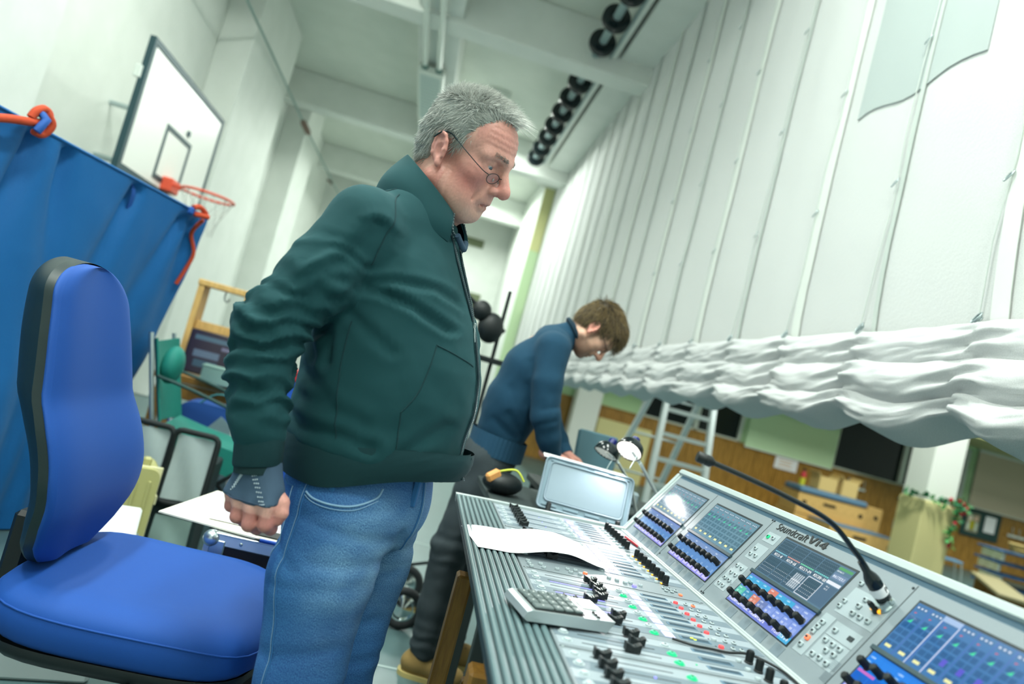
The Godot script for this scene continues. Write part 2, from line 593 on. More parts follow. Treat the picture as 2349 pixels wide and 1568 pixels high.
func build_curtain() -> void:
	var cloth := grained(mat("curtain_cloth", hx("eef0ee"), 0.9), TX.fine, 5.0, TX.softn, 0.15)
	cloth.backlight_enabled = true
	cloth.backlight = Color(0.12, 0.13, 0.12)
	var bundle_m := grained(mat("bundle_cloth", hx("e6e8e8"), 0.9), TX.fine, 5.0)
	var tape_m := mat("tape", hx("dfe3dd"), 0.85)
	var dark_tape := mat("tape_dark", hx("c3cbc5"), 0.8)
	var t := thing("partition_curtain", "tall white hall partition curtain gathered up into a swagged bundle along its lower edge", "curtain", Vector3(CX, 0, 0))
	var nz := fold_noise(4, 0.9)
	var nz2 := fold_noise(9, 3.0)
	var gz := func(k: int) -> float: return -1.93 - GATHER * (k - 3)
	var face := func(z: float, y: float) -> float:
		var ph := fposmod((z + 1.93) / GATHER, 1.0)
		var seam := minf(ph, 1.0 - ph)
		return 0.007 * nz.get_noise_2d(z * 0.8, y * 0.35) + 0.003 * nz2.get_noise_2d(z * 0.7, y * 0.6) + 0.003 * nz.get_noise_2d(z * 4.0, 3.0)
	var q := Shape.new()
	var zf := func(u: float) -> float: return 1.4 - 14.2 * pow(u, 0.85)
	q.sheet(300, 40, func(u: float, v: float) -> Vector3:
		var z: float = zf.call(u)
		var y := 1.60 + v * 3.76
		return Vector3(face.call(z, y), y, z), Vector3(-0.004, 0, 0))
	obj("cloth", q, cloth, t)
	# the gathered bundle: three overlapping swags pinched at every cord
	q = Shape.new()
	var bn := fold_noise(21, 2.2)
	var bn2 := fold_noise(22, 7.0)
	var swag := func(z: float, s: float) -> Vector3:
		var ph := fposmod((z + 1.93) / GATHER, 1.0)
		var m := sin(PI * ph)
		var cell := floorf((z + 1.93) / GATHER)
		var open := pow(m, 0.55)
		var i := minf(floorf(s * 3.0), 2.0)
		var tt := s * 3.0 - i
		var wob := bn.get_noise_2d(z * 1.2, i * 9.0)
		var amp: float = [0.045, 0.075, 0.10][int(i)] * (0.55 + 0.45 * open) * (1.0 + 0.5 * bn.get_noise_2d(cell * 5.0, i * 13.0))
		var y := 1.775 - i * 0.112 - tt * 0.152 - (0.012 + 0.014 * i) * m * (0.6 + 0.8 * tt) + 0.022 * wob
		if i == 2.0:
			y += 0.03 * tt
		var bulge := pow(sin(PI * clampf(tt * 0.92 + 0.04, 0.0, 1.0)), 0.65)
		var pleat := 0.016 * sin(tt * 17.0 + cell * 2.0 + z * 6.0) * exp(-pow(minf(ph, 1.0 - ph) / 0.2, 2.0))
		var cr := 0.017 * absf(bn2.get_noise_2d(z * 0.35 + tt * 0.6, tt * 0.7 - z * 0.25 + i * 4.0))
		var x := -amp * bulge + pleat * bulge - cr * bulge + 0.02 * wob - 0.015
		if s > 0.93:
			x += (s - 0.93) / 0.07 * 0.10
		return Vector3(x, y, z)
	q.grid(560, 54, func(u: float, v: float) -> Vector3: return swag.call(zf.call(u), v), true)
	q.grid(40, 6, func(u: float, v: float) -> Vector3:
		var z: float = zf.call(u)
		return Vector3(lerpf(0.085, 0.12, v), lerpf(1.43, 1.8, v), z), true)
	obj("bundle", q, bundle_m, t)
	# tapes, cords, rings
	for k in 24:
		var z: float = gz.call(k)
		var wd := 0.034 if k % 2 == 1 else 0.013
		var far := k > 9
		var pts := []
		var pw := []
		for j in 27:
			var y := 1.72 + j * 0.14
			var zz := z + 0.05 * exp(-(y - 1.72) / 0.25) + 0.015 * nz.get_noise_2d(k * 7.0, y * 0.7)
			pts.append(Vector3(face.call(zz, y) - 0.010, y, zz))
		var sh := Shape.new()
		sh.smooth()
		for j in 26:
			var a: Vector3 = pts[j]
			var b: Vector3 = pts[j + 1]
			var w3 := Vector3(0, 0, wd)
			sh.quad(a - w3, a + w3, b + w3, b - w3)
			sh.quad(a + w3 + Vector3(0.003, 0, 0), a - w3 + Vector3(0.003, 0, 0), b - w3 + Vector3(0.003, 0, 0), b + w3 + Vector3(0.003, 0, 0))
		obj("tape", sh, tape_m if k % 2 == 1 else dark_tape, t)
		var cp := []
		for j in 14:
			var y := 1.76 + j * 0.28
			cp.append(Vector3(face.call(z - 0.02, y) - 0.016, y, z - 0.025 + 0.012 * sin(j * 2.1 + k)))
		obj("cord", tubes(cp, 0.0028, 4), dark_tape, t)
		if not far:
			for j in 6:
				var y := 1.775 + j * 0.61 - (0.13 if k == 3 and j == 1 else 0.0)
				var ring := Shape.new()
				var c := Vector3(face.call(z - 0.02, y) - 0.02, y, z - 0.025)
				var rp := []
				for a in 12:
					rp.append(c + Vector3(0.007 * sin(a * TAU / 12.0), 0.017 * sin(a * TAU / 12.0 + 0.6), 0.017 * cos(a * TAU / 12.0)))
				ring.tube(rp, 0.0026, 5, false, 1.0, Vector3.UP, true)
				if j == 0:
					for e in 2:
						ring.tube(rp.map(func(p: Vector3) -> Vector3: return p + Vector3(-0.004 - 0.004 * e, 0.006 * (e + 1), 0.005 * e)), 0.0026, 5, false, 1.0, Vector3.UP, true)
				obj("ring", ring, M.steel, t)
	# shade on the cloth painted as a grey sheet, high up near the camera
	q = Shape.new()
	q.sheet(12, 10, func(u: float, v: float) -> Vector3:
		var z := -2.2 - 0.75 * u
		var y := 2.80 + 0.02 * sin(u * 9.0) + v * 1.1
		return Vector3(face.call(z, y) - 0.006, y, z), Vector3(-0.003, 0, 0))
	obj("shade_patch", q, mat("shade_grey", hx("b4bebc"), 0.9), t)

func build_hoist() -> void:
	var t := thing("curtain_hoist", "grey hoist shaft with a row of black cord pulleys under the ceiling beside the curtain", "hoist", Vector3(0.98, 5.0, 0))
	obj("shaft", tubes([Vector3(0, 0, 0.5), Vector3(0, 0, -11.55)], 0.045, 12), mat("shaft_grey", hx("8ba0a0"), 0.5), t)
	for k in 17:
		var z := -11.36 + k * 0.526
		var q := Shape.new()
		q.lathe(Vector3(0, 0, z), Vector3.BACK, [Vector2(0.045, -0.05), Vector2(0.05, -0.045), Vector2(0.135, -0.03), Vector2(0.145, -0.024), Vector2(0.145, -0.014), Vector2(0.118, 0.0), Vector2(0.145, 0.014), Vector2(0.145, 0.024), Vector2(0.135, 0.03), Vector2(0.06, 0.035), Vector2(0.05, 0.05), Vector2(0.045, 0.05)], 24)
		obj("pulley", q, M.black_gloss, t)
	for z in [-11.5, -8.4, -5.5, -2.6]:
		obj("bracket", boxs(Vector3(0, 0.2, z), Vector3(0.05, 0.42, 0.06), 0.005), M.shaft_grey, t)
	obj("conduit", tubes([Vector3(0.17, 0.02, 0.0), Vector3(0.17, 0.02, -11.6)], 0.015, 6), M.shaft_grey, t)
	obj("rail", boxs(Vector3(0.2, 0.2, -5.7), Vector3(0.07, 0.36, 11.8), 0.004), M.wall_white, t)

func frame_rect(y0: float, y1: float, z0: float, z1: float, w: float, d: float) -> Shape:
	var q := Shape.new()
	q.box(Vector3(0, y1 - w * 0.5, (z0 + z1) * 0.5), Vector3(d, w, z1 - z0), 0.002)
	q.box(Vector3(0, y0 + w * 0.5, (z0 + z1) * 0.5), Vector3(d, w, z1 - z0), 0.002)
	q.box(Vector3(0, (y0 + y1) * 0.5, z0 + w * 0.5), Vector3(d, y1 - y0 - 2 * w, w), 0.002)
	q.box(Vector3(0, (y0 + y1) * 0.5, z1 - w * 0.5), Vector3(d, y1 - y0 - 2 * w, w), 0.002)
	return q

func build_backboard() -> void:
	var t := thing("basketball_backboard", "white basketball backboard with dark border lines and an orange hoop on the left wall", "backboard", Vector3(-2.62, 0, -6.61))
	var line := mat("board_line", hx("23454c"), 0.5)
	obj("board", boxs(Vector3(0, 2.57, 0), Vector3(0.035, 1.07, 1.92), 0.004), mat("board_white", hx("eeefe9"), 0.28), t)
	var o := obj("border", frame_rect(2.035, 3.105, -0.965, 0.965, 0.055, 0.05), line, t)
	o = obj("target_square", frame_rect(2.14, 2.625, -0.315, 0.315, 0.045, 0.006), line, t)
	o.position.x = 0.02
	o = obj("bolt", boxs(Vector3(0.025, 2.69, -0.16), Vector3(0.02, 0.05, 0.05), 0.005), line, t)
	for s in [[2.75, -0.1], [2.75, -0.75], [2.25, -0.1], [2.25, -0.75]]:
		obj("wall_arm", tubes([Vector3(-0.02, s[0], s[1]), Vector3(-0.68, s[0], s[1])], 0.025, 8), M.steel, t)
	obj("clip", boxs(Vector3(-0.03, 2.8, 0.975), Vector3(0.05, 0.1, 0.03), 0.005), M.frame_white, t)
	var wire := spline([Vector3(-0.02, 2.98, -0.96), Vector3(-0.1, 2.8, -1.15), Vector3(-0.25, 2.7, -1.4), Vector3(-0.44, 2.72, -1.75)], 5)
	obj("stay_wire", tubes(wire, 0.006, 5), M.cord_grey if M.has("cord_grey") else line, t)
	var hoop := obj("hoop", Shape.new().mesh() if false else ring_shape(Vector3(0.40, 2.16, 0), 0.228, 0.012), mat("hoop_orange", hx("e0563a"), 0.45), t)
	var q := boxs(Vector3(0.06, 2.15, 0), Vector3(0.1, 0.12, 0.2), 0.01)
	q.tube([Vector3(0.08, 2.16, 0.06), Vector3(0.19, 2.16, 0.085)], 0.011, 8)
	q.tube([Vector3(0.08, 2.16, -0.06), Vector3(0.19, 2.16, -0.085)], 0.011, 8)
	obj("hoop_mount", q, M.hoop_orange, t)
	# net: twelve knotted strands that cross
	q = Shape.new()
	for k in 12:
		for dir in [-1, 1]:
			var pts := []
			for j in 5:
				var a: float = TAU * (k + dir * j * 0.5) / 12.0
				var r: float = [0.225, 0.19, 0.155, 0.13, 0.125][j]
				pts.append(Vector3(0.40 + cos(a) * r, 2.15 - j * 0.085, sin(a) * r))
			q.tube(pts, 0.0035, 4, false)
	obj("net", q, mat("net_white", hx("d9dcd6"), 0.9), t)

func ring_shape(c: Vector3, r: float, w: float) -> Shape:
	var q := Shape.new()
	var p := []
	for k in 32:
		p.append(c + Vector3(cos(TAU * k / 32.0) * r, 0, sin(TAU * k / 32.0) * r))
	q.tube(p, w, 8, false, 1.0, Vector3.UP, true)
	return q
# ---------------------------------------------------------------- beyond the curtain
func build_side_things() -> void:
	build_ladder()
	# roller blinds
	for b in [[6.78, 8.74, 1.3, 2.5, "blind_green", "pale green drawn roller blind between the two dark windows"], [11.95, 14.05, 1.32, 2.5, "blind_beige", "beige roller blind right of the flower pillar"]]:
		var t := thing("roller_blind", b[5], "blind", Vector3((b[0] + b[1]) * 0.5, 0, -13.42))
		var w: float = b[1] - b[0]
		var q := Shape.new()
		q.sheet(16, 10, func(u: float, v: float) -> Vector3: return Vector3((u - 0.5) * w, b[2] + v * (b[3] - b[2]), 0.006 * sin(u * 20.0) * (1.0 - v)), Vector3(0, 0, 0.004))
		obj("cloth", q, M[b[4]], t)
		obj("roller", tubes([Vector3(-w * 0.5, b[3] + 0.03, -0.01), Vector3(w * 0.5, b[3] + 0.03, -0.01)], 0.035, 10), M.frame_white, t)
		obj("bottom_bar", boxs(Vector3(0, b[2], 0), Vector3(w, 0.025, 0.02), 0.004), M.frame_white, t)
	# paper notice on the boards
	var t := thing("wall_notice", "pale paper notice pinned to the brown boards left of the vault boxes", "notice", Vector3(7.76, 1.16, -13.44))
	obj("sheet", boxs(Vector3.ZERO, Vector3(0.5, 0.24, 0.006)), M.paper, t)
	for k in 3:
		obj("printed_line", boxs(Vector3(-0.02, 0.06 - k * 0.055, 0.004), Vector3(0.3 - 0.06 * (k % 2), 0.018, 0.002)), mat("print_orange", hx("d9b48a"), 0.8), t)
	# hook racks
	for p in [[Vector3(9.15, 1.12, -13.42), "coat hook rack on the boards above the vault boxes", 0.85], [Vector3(10.6, 1.16, -13.42), "coat hook rack just left of the flower pillar", 0.5], [Vector3(13.4, 1.0, -13.42), "coat hook rack at the far right edge", 0.8]]:
		t = thing("hook_rack", p[1], "hook rack", p[0], 0.0, "hook racks on the board wall")
		obj("rail", boxs(Vector3(0, -0.06, 0), Vector3(p[2], 0.05, 0.025), 0.004), M.frame_white, t)
		for k in 5:
			var x: float = (k - 2) * p[2] * 0.21
			obj("hook", tubes([Vector3(x, 0.12, 0.03), Vector3(x, 0.0, 0.05), Vector3(x, -0.05, 0.03)], 0.008, 6), M.steel, t)
	# poster board
	t = thing("poster_board", "dark green notice board with a poster and a white sheet behind the flower pillar", "notice board", Vector3(12.34, 1.0, -13.43))
	obj("board", boxs(Vector3.ZERO, Vector3(0.9, 0.58, 0.03), 0.004), mat("board_dark", hx("20403e"), 0.6), t)
	var img := Image.create(48, 64, false, Image.FORMAT_RGB8)
	img.fill(hx("8d8a70"))
	for r in [[6, 8, 14, 22, "e8d9c4"], [26, 6, 16, 18, "d9b8a0"], [14, 26, 18, 28, "b3aa20"], [4, 34, 10, 24, "d7e0d2"], [34, 30, 10, 28, "c9d6c4"], [10, 4, 30, 4, "5d6a58"]]:
		img.fill_rect(Rect2i(r[0], r[1], r[2], r[3]), hx(r[4]))
	var pm := mat("poster_print", Color.WHITE, 0.6)
	pm.albedo_texture = ImageTexture.create_from_image(img)
	var q := Shape.new()
	q.quad(Vector3(-0.36, -0.2, 0.02), Vector3(-0.06, -0.2, 0.02), Vector3(-0.06, 0.2, 0.02), Vector3(-0.36, 0.2, 0.02))
	obj("poster", q, pm, t)
	obj("sheet", boxs(Vector3(0.2, 0.04, 0.02), Vector3(0.26, 0.34, 0.006)), M.paper, t)
	build_vault_boxes()
	build_garland()
	# small blue chair in front of the vault boxes
	t = thing("school_chair", "small blue chair with pale metal legs right of the vault boxes", "chair", Vector3(9.4, 0, -11.75), 0.25)
	chair_parts(t)
	t = thing("school_chair", "small chair half hidden right behind the flower pillar", "chair", Vector3(9.55, 0, -10.9), -0.4)
	chair_parts(t)
	# low bench
	t = thing("low_bench", "low wooden bench with an old plank seat right of the flower pillar", "bench", Vector3(7.55, 0, -7.75), 0.95)
	obj("seat", boxs(Vector3(0, 0.41, 0), Vector3(2.3, 0.04, 0.34), 0.008), mat("bench_wood", hx("9a8f68"), 0.6), t)
	for x in [-0.9, 0.9]:
		obj("leg", boxs(Vector3(x, 0.2, 0), Vector3(0.05, 0.39, 0.28), 0.005), M.wood_brown, t)
	obj("stretcher", boxs(Vector3(0, 0.22, 0), Vector3(1.8, 0.08, 0.03), 0.004), M.wood_brown, t)
	# stack of blue slatted benches at the right edge
	var bl := mat("bench_blue", hx("1f4c74"), 0.5)
	for k in 5:
		t = thing("stacked_bench", ["lowest", "second lowest", "middle", "second highest", "topmost"][k] + " blue bench in the stack at the right edge of the picture", "bench", Vector3(9.55, 0.02 + k * 0.16, -8.9), -0.1 + 0.03 * (k % 3), "stacked blue benches")
		for s in 3:
			obj("slat", boxs(Vector3(0, 0.13, -0.16 + s * 0.16), Vector3(2.2, 0.03, 0.13), 0.006), bl, t)
		for x in [-1.02, 0.9]:
			obj("leg", boxs(Vector3(x, 0.06, 0), Vector3(0.04, 0.115, 0.4), 0.004), M.alu, t)
	# teddy coloured sack hanging at the stack
	t = thing("rope_coil", "tan rope coil lying on top of the blue bench stack", "rope", Vector3(8.72, 0.85, -8.75))
	for k in 4:
		var pts := []
		for a in 16:
			pts.append(Vector3(cos(a * TAU / 16.0) * (0.1 + 0.02 * k), k * 0.03 - 0.01, sin(a * TAU / 16.0) * (0.09 + 0.015 * (k % 2))))
		var c := Shape.new()
		c.tube(pts, 0.018, 6, false, 1.0, Vector3.UP, true)
		obj("coil", c, mat("rope_tan", hx("b09a62"), 0.9), t)

func chair_parts(t: Node3D) -> void:
	var bl := mat("chair_blue", hx("4f86ac"), 0.5)
	obj("seat", boxs(Vector3(0, 0.34, 0), Vector3(0.36, 0.03, 0.36), 0.01), bl, t)
	obj("backrest", boxs(Vector3(-0.2, 0.62, 0), Vector3(0.025, 0.16, 0.36), 0.008), bl, t)
	for sz in [-0.16, 0.16]:
		obj("leg", tubes([Vector3(-0.22, 0.0, sz), Vector3(-0.17, 0.34, sz), Vector3(-0.2, 0.7, sz)], 0.013, 8), M.alu, t)
		obj("leg", tubes(spline([Vector3(0.2, 0.0, sz), Vector3(0.17, 0.28, sz), Vector3(0.12, 0.325, sz), Vector3(-0.17, 0.325, sz)], 4), 0.013, 8), M.alu, t)

func build_ladder() -> void:
	var t := thing("stepladder", "tall aluminium stepladder standing open behind the lower edge of the curtain", "ladder", Vector3(2.62, 0, -6.5), -0.12)
	# climbing side: two rails and flat treads; support side: two thinner rails
	for sx in [-0.22, 0.22]:
		var b := Vector3(sx * 1.25, 0, 0.5)
		var tp := Vector3(sx, 1.75, 0.02)
		var q := Shape.new()
		var dir := (tp - b).normalized()
		q.box((b + tp) * 0.5, Vector3(0.05, (tp - b).length(), 0.085), 0.004, Basis(dir.cross(Vector3.BACK).normalized(), dir, dir.cross(Vector3.BACK).normalized().cross(dir)))
		obj("rail", q, M.alu, t)
		var b2 := Vector3(sx * 1.35 - 0.35, 0, -0.55)
		tp = Vector3(sx - 0.06, 1.75, -0.06)
		q = tubes([b2, tp], 0.032, 8)
		obj("support_rail", q, M.alu, t)
	for k in 7:
		var y := 0.22 + k * 0.235
		var s := y / 1.75
		obj("tread", boxs(Vector3(0, y, lerpf(0.5, 0.02, s)), Vector3(lerpf(0.55, 0.44, s) - 0.03, 0.04, 0.09), 0.004), M.alu, t)
	for k in 4:
		var y := 0.3 + k * 0.4
		var s := y / 1.75
		obj("brace", tubes([Vector3(-0.3 - 0.35 * (1 - s), y, lerpf(-0.55, -0.06, s)), Vector3(0.22 * lerpf(1.35, 1.0, s) - 0.35 * (1 - s) - 0.02, y, lerpf(-0.55, -0.06, s))], 0.013, 6), M.alu, t)
	obj("top_cap", boxs(Vector3(0, 1.765, -0.02), Vector3(0.5, 0.03, 0.18), 0.008), M.white_plastic, t)

func build_vault_boxes() -> void:
	var wd: Material = M.wood_light
	var hole := mat("hole_dark", hx("2a2210"), 0.9)
	var pad := mat("vault_pad", hx("5c7f9a"), 0.6)
	# two stacks: [x, z, base width, sections]
	var data := [[8.05, -12.35, 1.55, 2, "long wooden vault box with a blue padded top, nearer the notice"], [8.2, -11.6, 1.35, 1, "low wooden vault box section in front of the padded vault box"]]
	for d in data:
		var t := thing("vault_box", d[4], "vault box", Vector3(d[0], 0, d[1]), 0.04, "wooden vault boxes")
		for k in d[3]:
			var h := 0.36
			var y: float = k * (h + 0.012)
			var w: float = d[2] - 0.07 * k
			var dp: float = 0.66 - 0.08 * k
			var q := boxs(Vector3(0, y + h * 0.5 + 0.005, dp * 0.5 - 0.02), Vector3(w, h, 0.03), 0.004)
			var sec := obj("section", q, wd, t)
			obj("rear_board", boxs(Vector3(0, y + h * 0.5 + 0.005, -dp * 0.5 + 0.02), Vector3(w, h, 0.03), 0.004), wd, sec)
			for sx in [-1, 1]:
				obj("end_board", boxs(Vector3(sx * (w * 0.5 - 0.015), y + h * 0.5 + 0.005, 0), Vector3(0.03, h, dp), 0.004), wd, sec)
				obj("grip_hole", boxs(Vector3(sx * w * 0.40, y + h * 0.6, dp * 0.5 - 0.004), Vector3(0.085, 0.07, 0.006)), hole, sec)
			obj("slot", boxs(Vector3(-w * 0.05, y + h * 0.72, dp * 0.5 - 0.004), Vector3(0.26, 0.055, 0.006)), hole, sec)
		if d[3] == 2:
			obj("padded_top", boxs(Vector3(0, 0.81, 0), Vector3(d[2] - 0.12, 0.11, 0.54), 0.03), pad, t)
		else:
			obj("lid", boxs(Vector3(0, 0.378, 0), Vector3(d[2], 0.02, 0.66), 0.004), pad, t)
	var t2 := thing("vault_box", "single upright vault box end right of the padded vault box", "vault box", Vector3(9.02, 0, -12.5), 0.1, "wooden vault boxes")
	obj("section", boxs(Vector3(0, 0.4, 0), Vector3(0.34, 0.8, 0.5), 0.01), wd, t2)
	obj("grip_hole", boxs(Vector3(0.04, 0.62, 0.252), Vector3(0.085, 0.07, 0.006)), hole, t2)
	# cartons on the padded top
	var carton := mat("carton", hx("d6b878"), 0.8)
	for c in [[Vector3(7.98, 0.868, -12.4), Vector3(0.38, 0.26, 0.3), "open tan carton on the padded vault box, left one"], [Vector3(8.42, 0.868, -12.38), Vector3(0.34, 0.3, 0.3), "paler carton on the padded vault box, right one"]]:
		var t := thing("carton", c[2], "box", c[0], 0.06)
		var s: Vector3 = c[1]
		obj("body", boxs(Vector3(0, s.y * 0.5, 0), s, 0.004), carton, t)
		for sx in [-1, 1]:
			obj("flap", boxs(Vector3(sx * s.x * 0.55, s.y + 0.03, 0), Vector3(0.012, 0.1, s.z), 0.002, Basis(Vector3.BACK, -sx * 0.7)), carton, t)
	var t3 := thing("spray_bottle", "small red and yellow bottle standing on the left end of the vault box", "bottle", Vector3(7.52, 0.868, -12.35))
	var q := Shape.new()
	q.lathe(Vector3.ZERO, Vector3.UP, [Vector2(0, 0), Vector2(0.05, 0), Vector2(0.052, 0.1), Vector2(0.05, 0.14), Vector2(0.0, 0.14)], 14)
	obj("body", q, mat("bottle_yellow", hx("c6c230"), 0.5), t3)
	q = Shape.new()
	q.lathe(Vector3(0, 0.14, 0), Vector3.UP, [Vector2(0.05, 0), Vector2(0.05, 0.08), Vector2(0.02, 0.12), Vector2(0.0, 0.12)], 14)
	obj("shoulder", q, M.red, t3)
	q = Shape.new()
	q.lathe(Vector3(0, 0.26, 0), Vector3.UP, [Vector2(0.022, 0), Vector2(0.022, 0.06), Vector2(0.0, 0.07)], 10)
	obj("cap", q, M.black, t3)

func build_garland() -> void:
	var t := thing("flower_garland", "garland of red roses and green leaves hung over the top of the yellow pillar casing", "garland", Vector3(8.0, 1.2, -9.75))
	var leaf := mat("leaf_green", hx("1f7a4a"), 0.6)
	var leaf2 := mat("leaf_light", hx("4fae5c"), 0.6)
	var rose := mat("rose_red", hx("c2283c"), 0.7)
	var stem := mat("stem_brown", hx("4c4028"), 0.8)
	var rng := RandomNumberGenerator.new()
	rng.seed = 5
	var path := spline([Vector3(-0.33, 0.02, -0.1), Vector3(-0.32, 0.05, 0.3), Vector3(0.02, 0.02, 0.34), Vector3(0.2, 0.06, 0.35), Vector3(0.34, 0.03, 0.32), Vector3(0.5, 0.0, 0.2)], 6)
	var drop := spline([Vector3(0.17, 0.05, 0.35), Vector3(0.2, -0.15, 0.36), Vector3(0.17, -0.35, 0.35), Vector3(0.18, -0.55, 0.34)], 6)
	obj("stem", tubes(path, 0.008, 5), stem, t)
	obj("stem", tubes(drop, 0.008, 5), stem, t)
	var spots := []
	for i in path.size():
		for k in 2:
			spots.append(path[i])
	for i in drop.size():
		for k in 2:
			spots.append(drop[i])
	for p in spots:
		var q := Shape.new()
		var d := Vector3(rng.randf_range(-1, 1), rng.randf_range(-0.7, 1), rng.randf_range(-0.2, 1)).normalized()
		var bs := Shape.frame_of(d)
		var l := rng.randf_range(0.08, 0.13)
		q.sheet(4, 4, func(u: float, v: float) -> Vector3:
			var w := sin(PI * v) * 0.032
			return p + bs * Vector3((u - 0.5) * 2.0 * w, 0.02 * sin(v * 3.0) - 0.015 * absf(u - 0.5), v * l), bs.y * 0.002)
		obj("leaf", q, leaf if rng.randf() < 0.65 else leaf2, t)
	for r in [[0.07, 0.1, 0.36], [0.19, 0.12, 0.38], [0.28, 0.08, 0.36], [0.36, 0.04, 0.35], [0.4, -0.03, 0.3], [0.19, -0.22, 0.39], [0.26, -0.08, 0.37], [0.17, -0.5, 0.37], [0.2, -0.56, 0.35], [0.1, 0.02, 0.38]]:
		var q := Shape.new()
		var c := Vector3(r[0], r[1], r[2])
		for k in 3:
			q.lathe(c, Vector3(0.1, 0.3, 1), [Vector2(0.004, -0.03), Vector2(0.03 - 0.008 * k, -0.012), Vector2(0.036 - 0.01 * k, 0.012 + 0.006 * k), Vector2(0.026 - 0.008 * k, 0.022 + 0.006 * k)], 8)
		obj("rose", q, rose, t)
# ---------------------------------------------------------------- things on the left
func build_left_things() -> void:
	build_mat()
	build_camp_chair()
	build_cases()
	build_shelf()

func build_mat() -> void:
	var L := Vector3(-0.181, 0, 0.983)
	var N := Vector3(0.983, 0, 0.181)
	var o := Vector3(-1.34, 0, -4.1)
	var t := thing("covered_mat", "huge upright gymnastics mat under a bright blue fabric cover at the left", "mat", o)
	var cloth := grained(mat("cover_blue", hx("0070bc"), 0.7), TX.fine, 6.0, TX.softn, 0.2)
	cloth.rim_enabled = true
	cloth.rim = 0.3
	var nz := fold_noise(31, 1.1)
	var nz2 := fold_noise(32, 4.0)
	var face := func(l: float, y: float) -> Vector3:
		var low := 1.0 - y / 1.69
		var n := 0.09 * low * nz.get_noise_2d(l * 2.2, y * 0.25) + 0.05 * low * sin(l * 11.0 + 2.0 * nz.get_noise_2d(l, y)) * (0.3 + 0.7 * exp(-pow((l - 0.25) / 0.5, 2.0)))
		n -= 0.24 * pow(low, 1.3) * exp(-l / 0.5)
		# pulled folds under the orange tie and the ribbon
		for tie in [[1.32, 1.66, 0.10, 0.25], [0.66, 1.67, 0.07, 0.6], [1.62, 1.66, 0.10, 0.1], [1.15, 1.66, 0.07, -0.5], [0.22, 1.64, 0.06, 0.9], [0.12, 1.64, 0.05, -0.2]]:
			var d: float = tie[1] - y
			if d > 0.0:
				var cl: float = l - tie[0] - tie[3] * d * 0.4
				n -= tie[2] * exp(-pow(cl / (0.03 + 0.10 * d), 2.0)) * exp(-d / 0.5)
		n += 0.004 * nz2.get_noise_2d(l, y)
		return L * l + N * n + Vector3(0, y, 0)
	var q := Shape.new()
	q.grid(140, 60, func(u: float, v: float) -> Vector3: return face.call(u * 3.4, 0.01 + v * 1.66), true)
	q.grid(90, 10, func(u: float, v: float) -> Vector3:
		var a := v * PI * 0.5
		return face.call(u * 3.4, 1.67) + Vector3(0, 0.025 * sin(a), 0) - N * (0.03 * (1.0 - cos(a)) + 0.55 * v * v), true)
	q.grid(12, 40, func(u: float, v: float) -> Vector3:
		var y := 0.01 + v * 1.68
		return face.call(0.0, minf(y, 1.67)) - N * 0.55 * u + L * -0.05 * sin(PI * u) * (0.6 + 0.4 * sin(y * 9.0)) + Vector3(0, maxf(0.0, y - 1.67), 0))
	q.grid(2, 2, func(u: float, v: float) -> Vector3: return L * 3.4 * u - N * (0.6 - 0.02 * u) + Vector3(0, 0.01 + v * 1.685, 0))
	q.grid(2, 2, func(u: float, v: float) -> Vector3: return L * 3.4 - N * 0.6 * u + Vector3(0, 0.01 + v * 1.685, 0), true)
	obj("cover", q, cloth, t)
	obj("seam", tubes(range(35).map(func(k: int) -> Vector3: return face.call(0.02 + k * 0.098, 1.675) + N * 0.002), 0.006, 6), cloth, t)
	# ribbon tie
	var rp: Vector3 = face.call(0.68, 1.66)
	q = Shape.new()
	q.sheet(2, 10, func(u: float, v: float) -> Vector3:
		return rp + L * ((u - 0.5) * 0.028 - 0.03 * v * v) + N * (0.015 + 0.02 * sin(v * 3.0)) + Vector3(0, -0.14 * v + 0.03 * sin(v * 2.4), 0), N * 0.002)
	obj("ribbon", q, mat("ribbon_blue", hx("1250a0"), 0.7), t)
	# orange ropes threaded through blue tabs
	var rm := grained(M.orange_rope, TX.fine, 30.0, TX.finen, 0.8)
	var a0 := Vector3(-1.588, 1.69, -2.68)
	var r := thing("orange_rope", "thick orange rope tied to the top of the blue mat cover at the left edge", "rope", a0, 0.0)
	q = Shape.new()
	q.tube(spline([Vector3(-0.03, -0.16, 0.42), Vector3(0.0, -0.10, 0.24), Vector3(0.025, -0.05, 0.1), Vector3(0.05, -0.025, 0.02), Vector3(0.06, 0.0, -0.045), Vector3(0.06, 0.03, -0.05), Vector3(0.055, 0.04, -0.02), Vector3(0.05, 0.02, 0.01), Vector3(0.045, -0.01, 0.02)], 6), 0.015, 8)
	obj("strand", q, rm, r)
	obj("knot", tubes(spline([Vector3(0.06, 0.035, -0.03), Vector3(0.075, 0.0, -0.06), Vector3(0.06, -0.045, -0.05), Vector3(0.05, -0.05, -0.01)], 6), 0.0135, 8), rm, r)
	obj("tab", tubes([Vector3(0.04, 0.03, -0.01), Vector3(0.085, 0.0, 0.0), Vector3(0.07, -0.05, 0.01)], 0.016, 6), M.ribbon_blue, r)
	r = thing("orange_rope", "thin orange rope hanging down the right end of the blue mat cover", "rope", o + Vector3(0.0, 0, 0))
	var p0: Vector3 = face.call(0.2, 1.66)
	q = Shape.new()
	q.tube(spline([p0 + N * 0.03 + Vector3(0, 0.02, 0.05), p0 + N * 0.05 + Vector3(0, 0.035, 0), p0 + N * 0.05 + Vector3(0.02, 0.01, -0.05), p0 + N * 0.04 + Vector3(0, -0.01, 0.03), p0 + N * 0.06 + Vector3(0.03, 0.0, -0.04)], 6), 0.014, 8)
	obj("knot", q, rm, r)
	q = Shape.new()
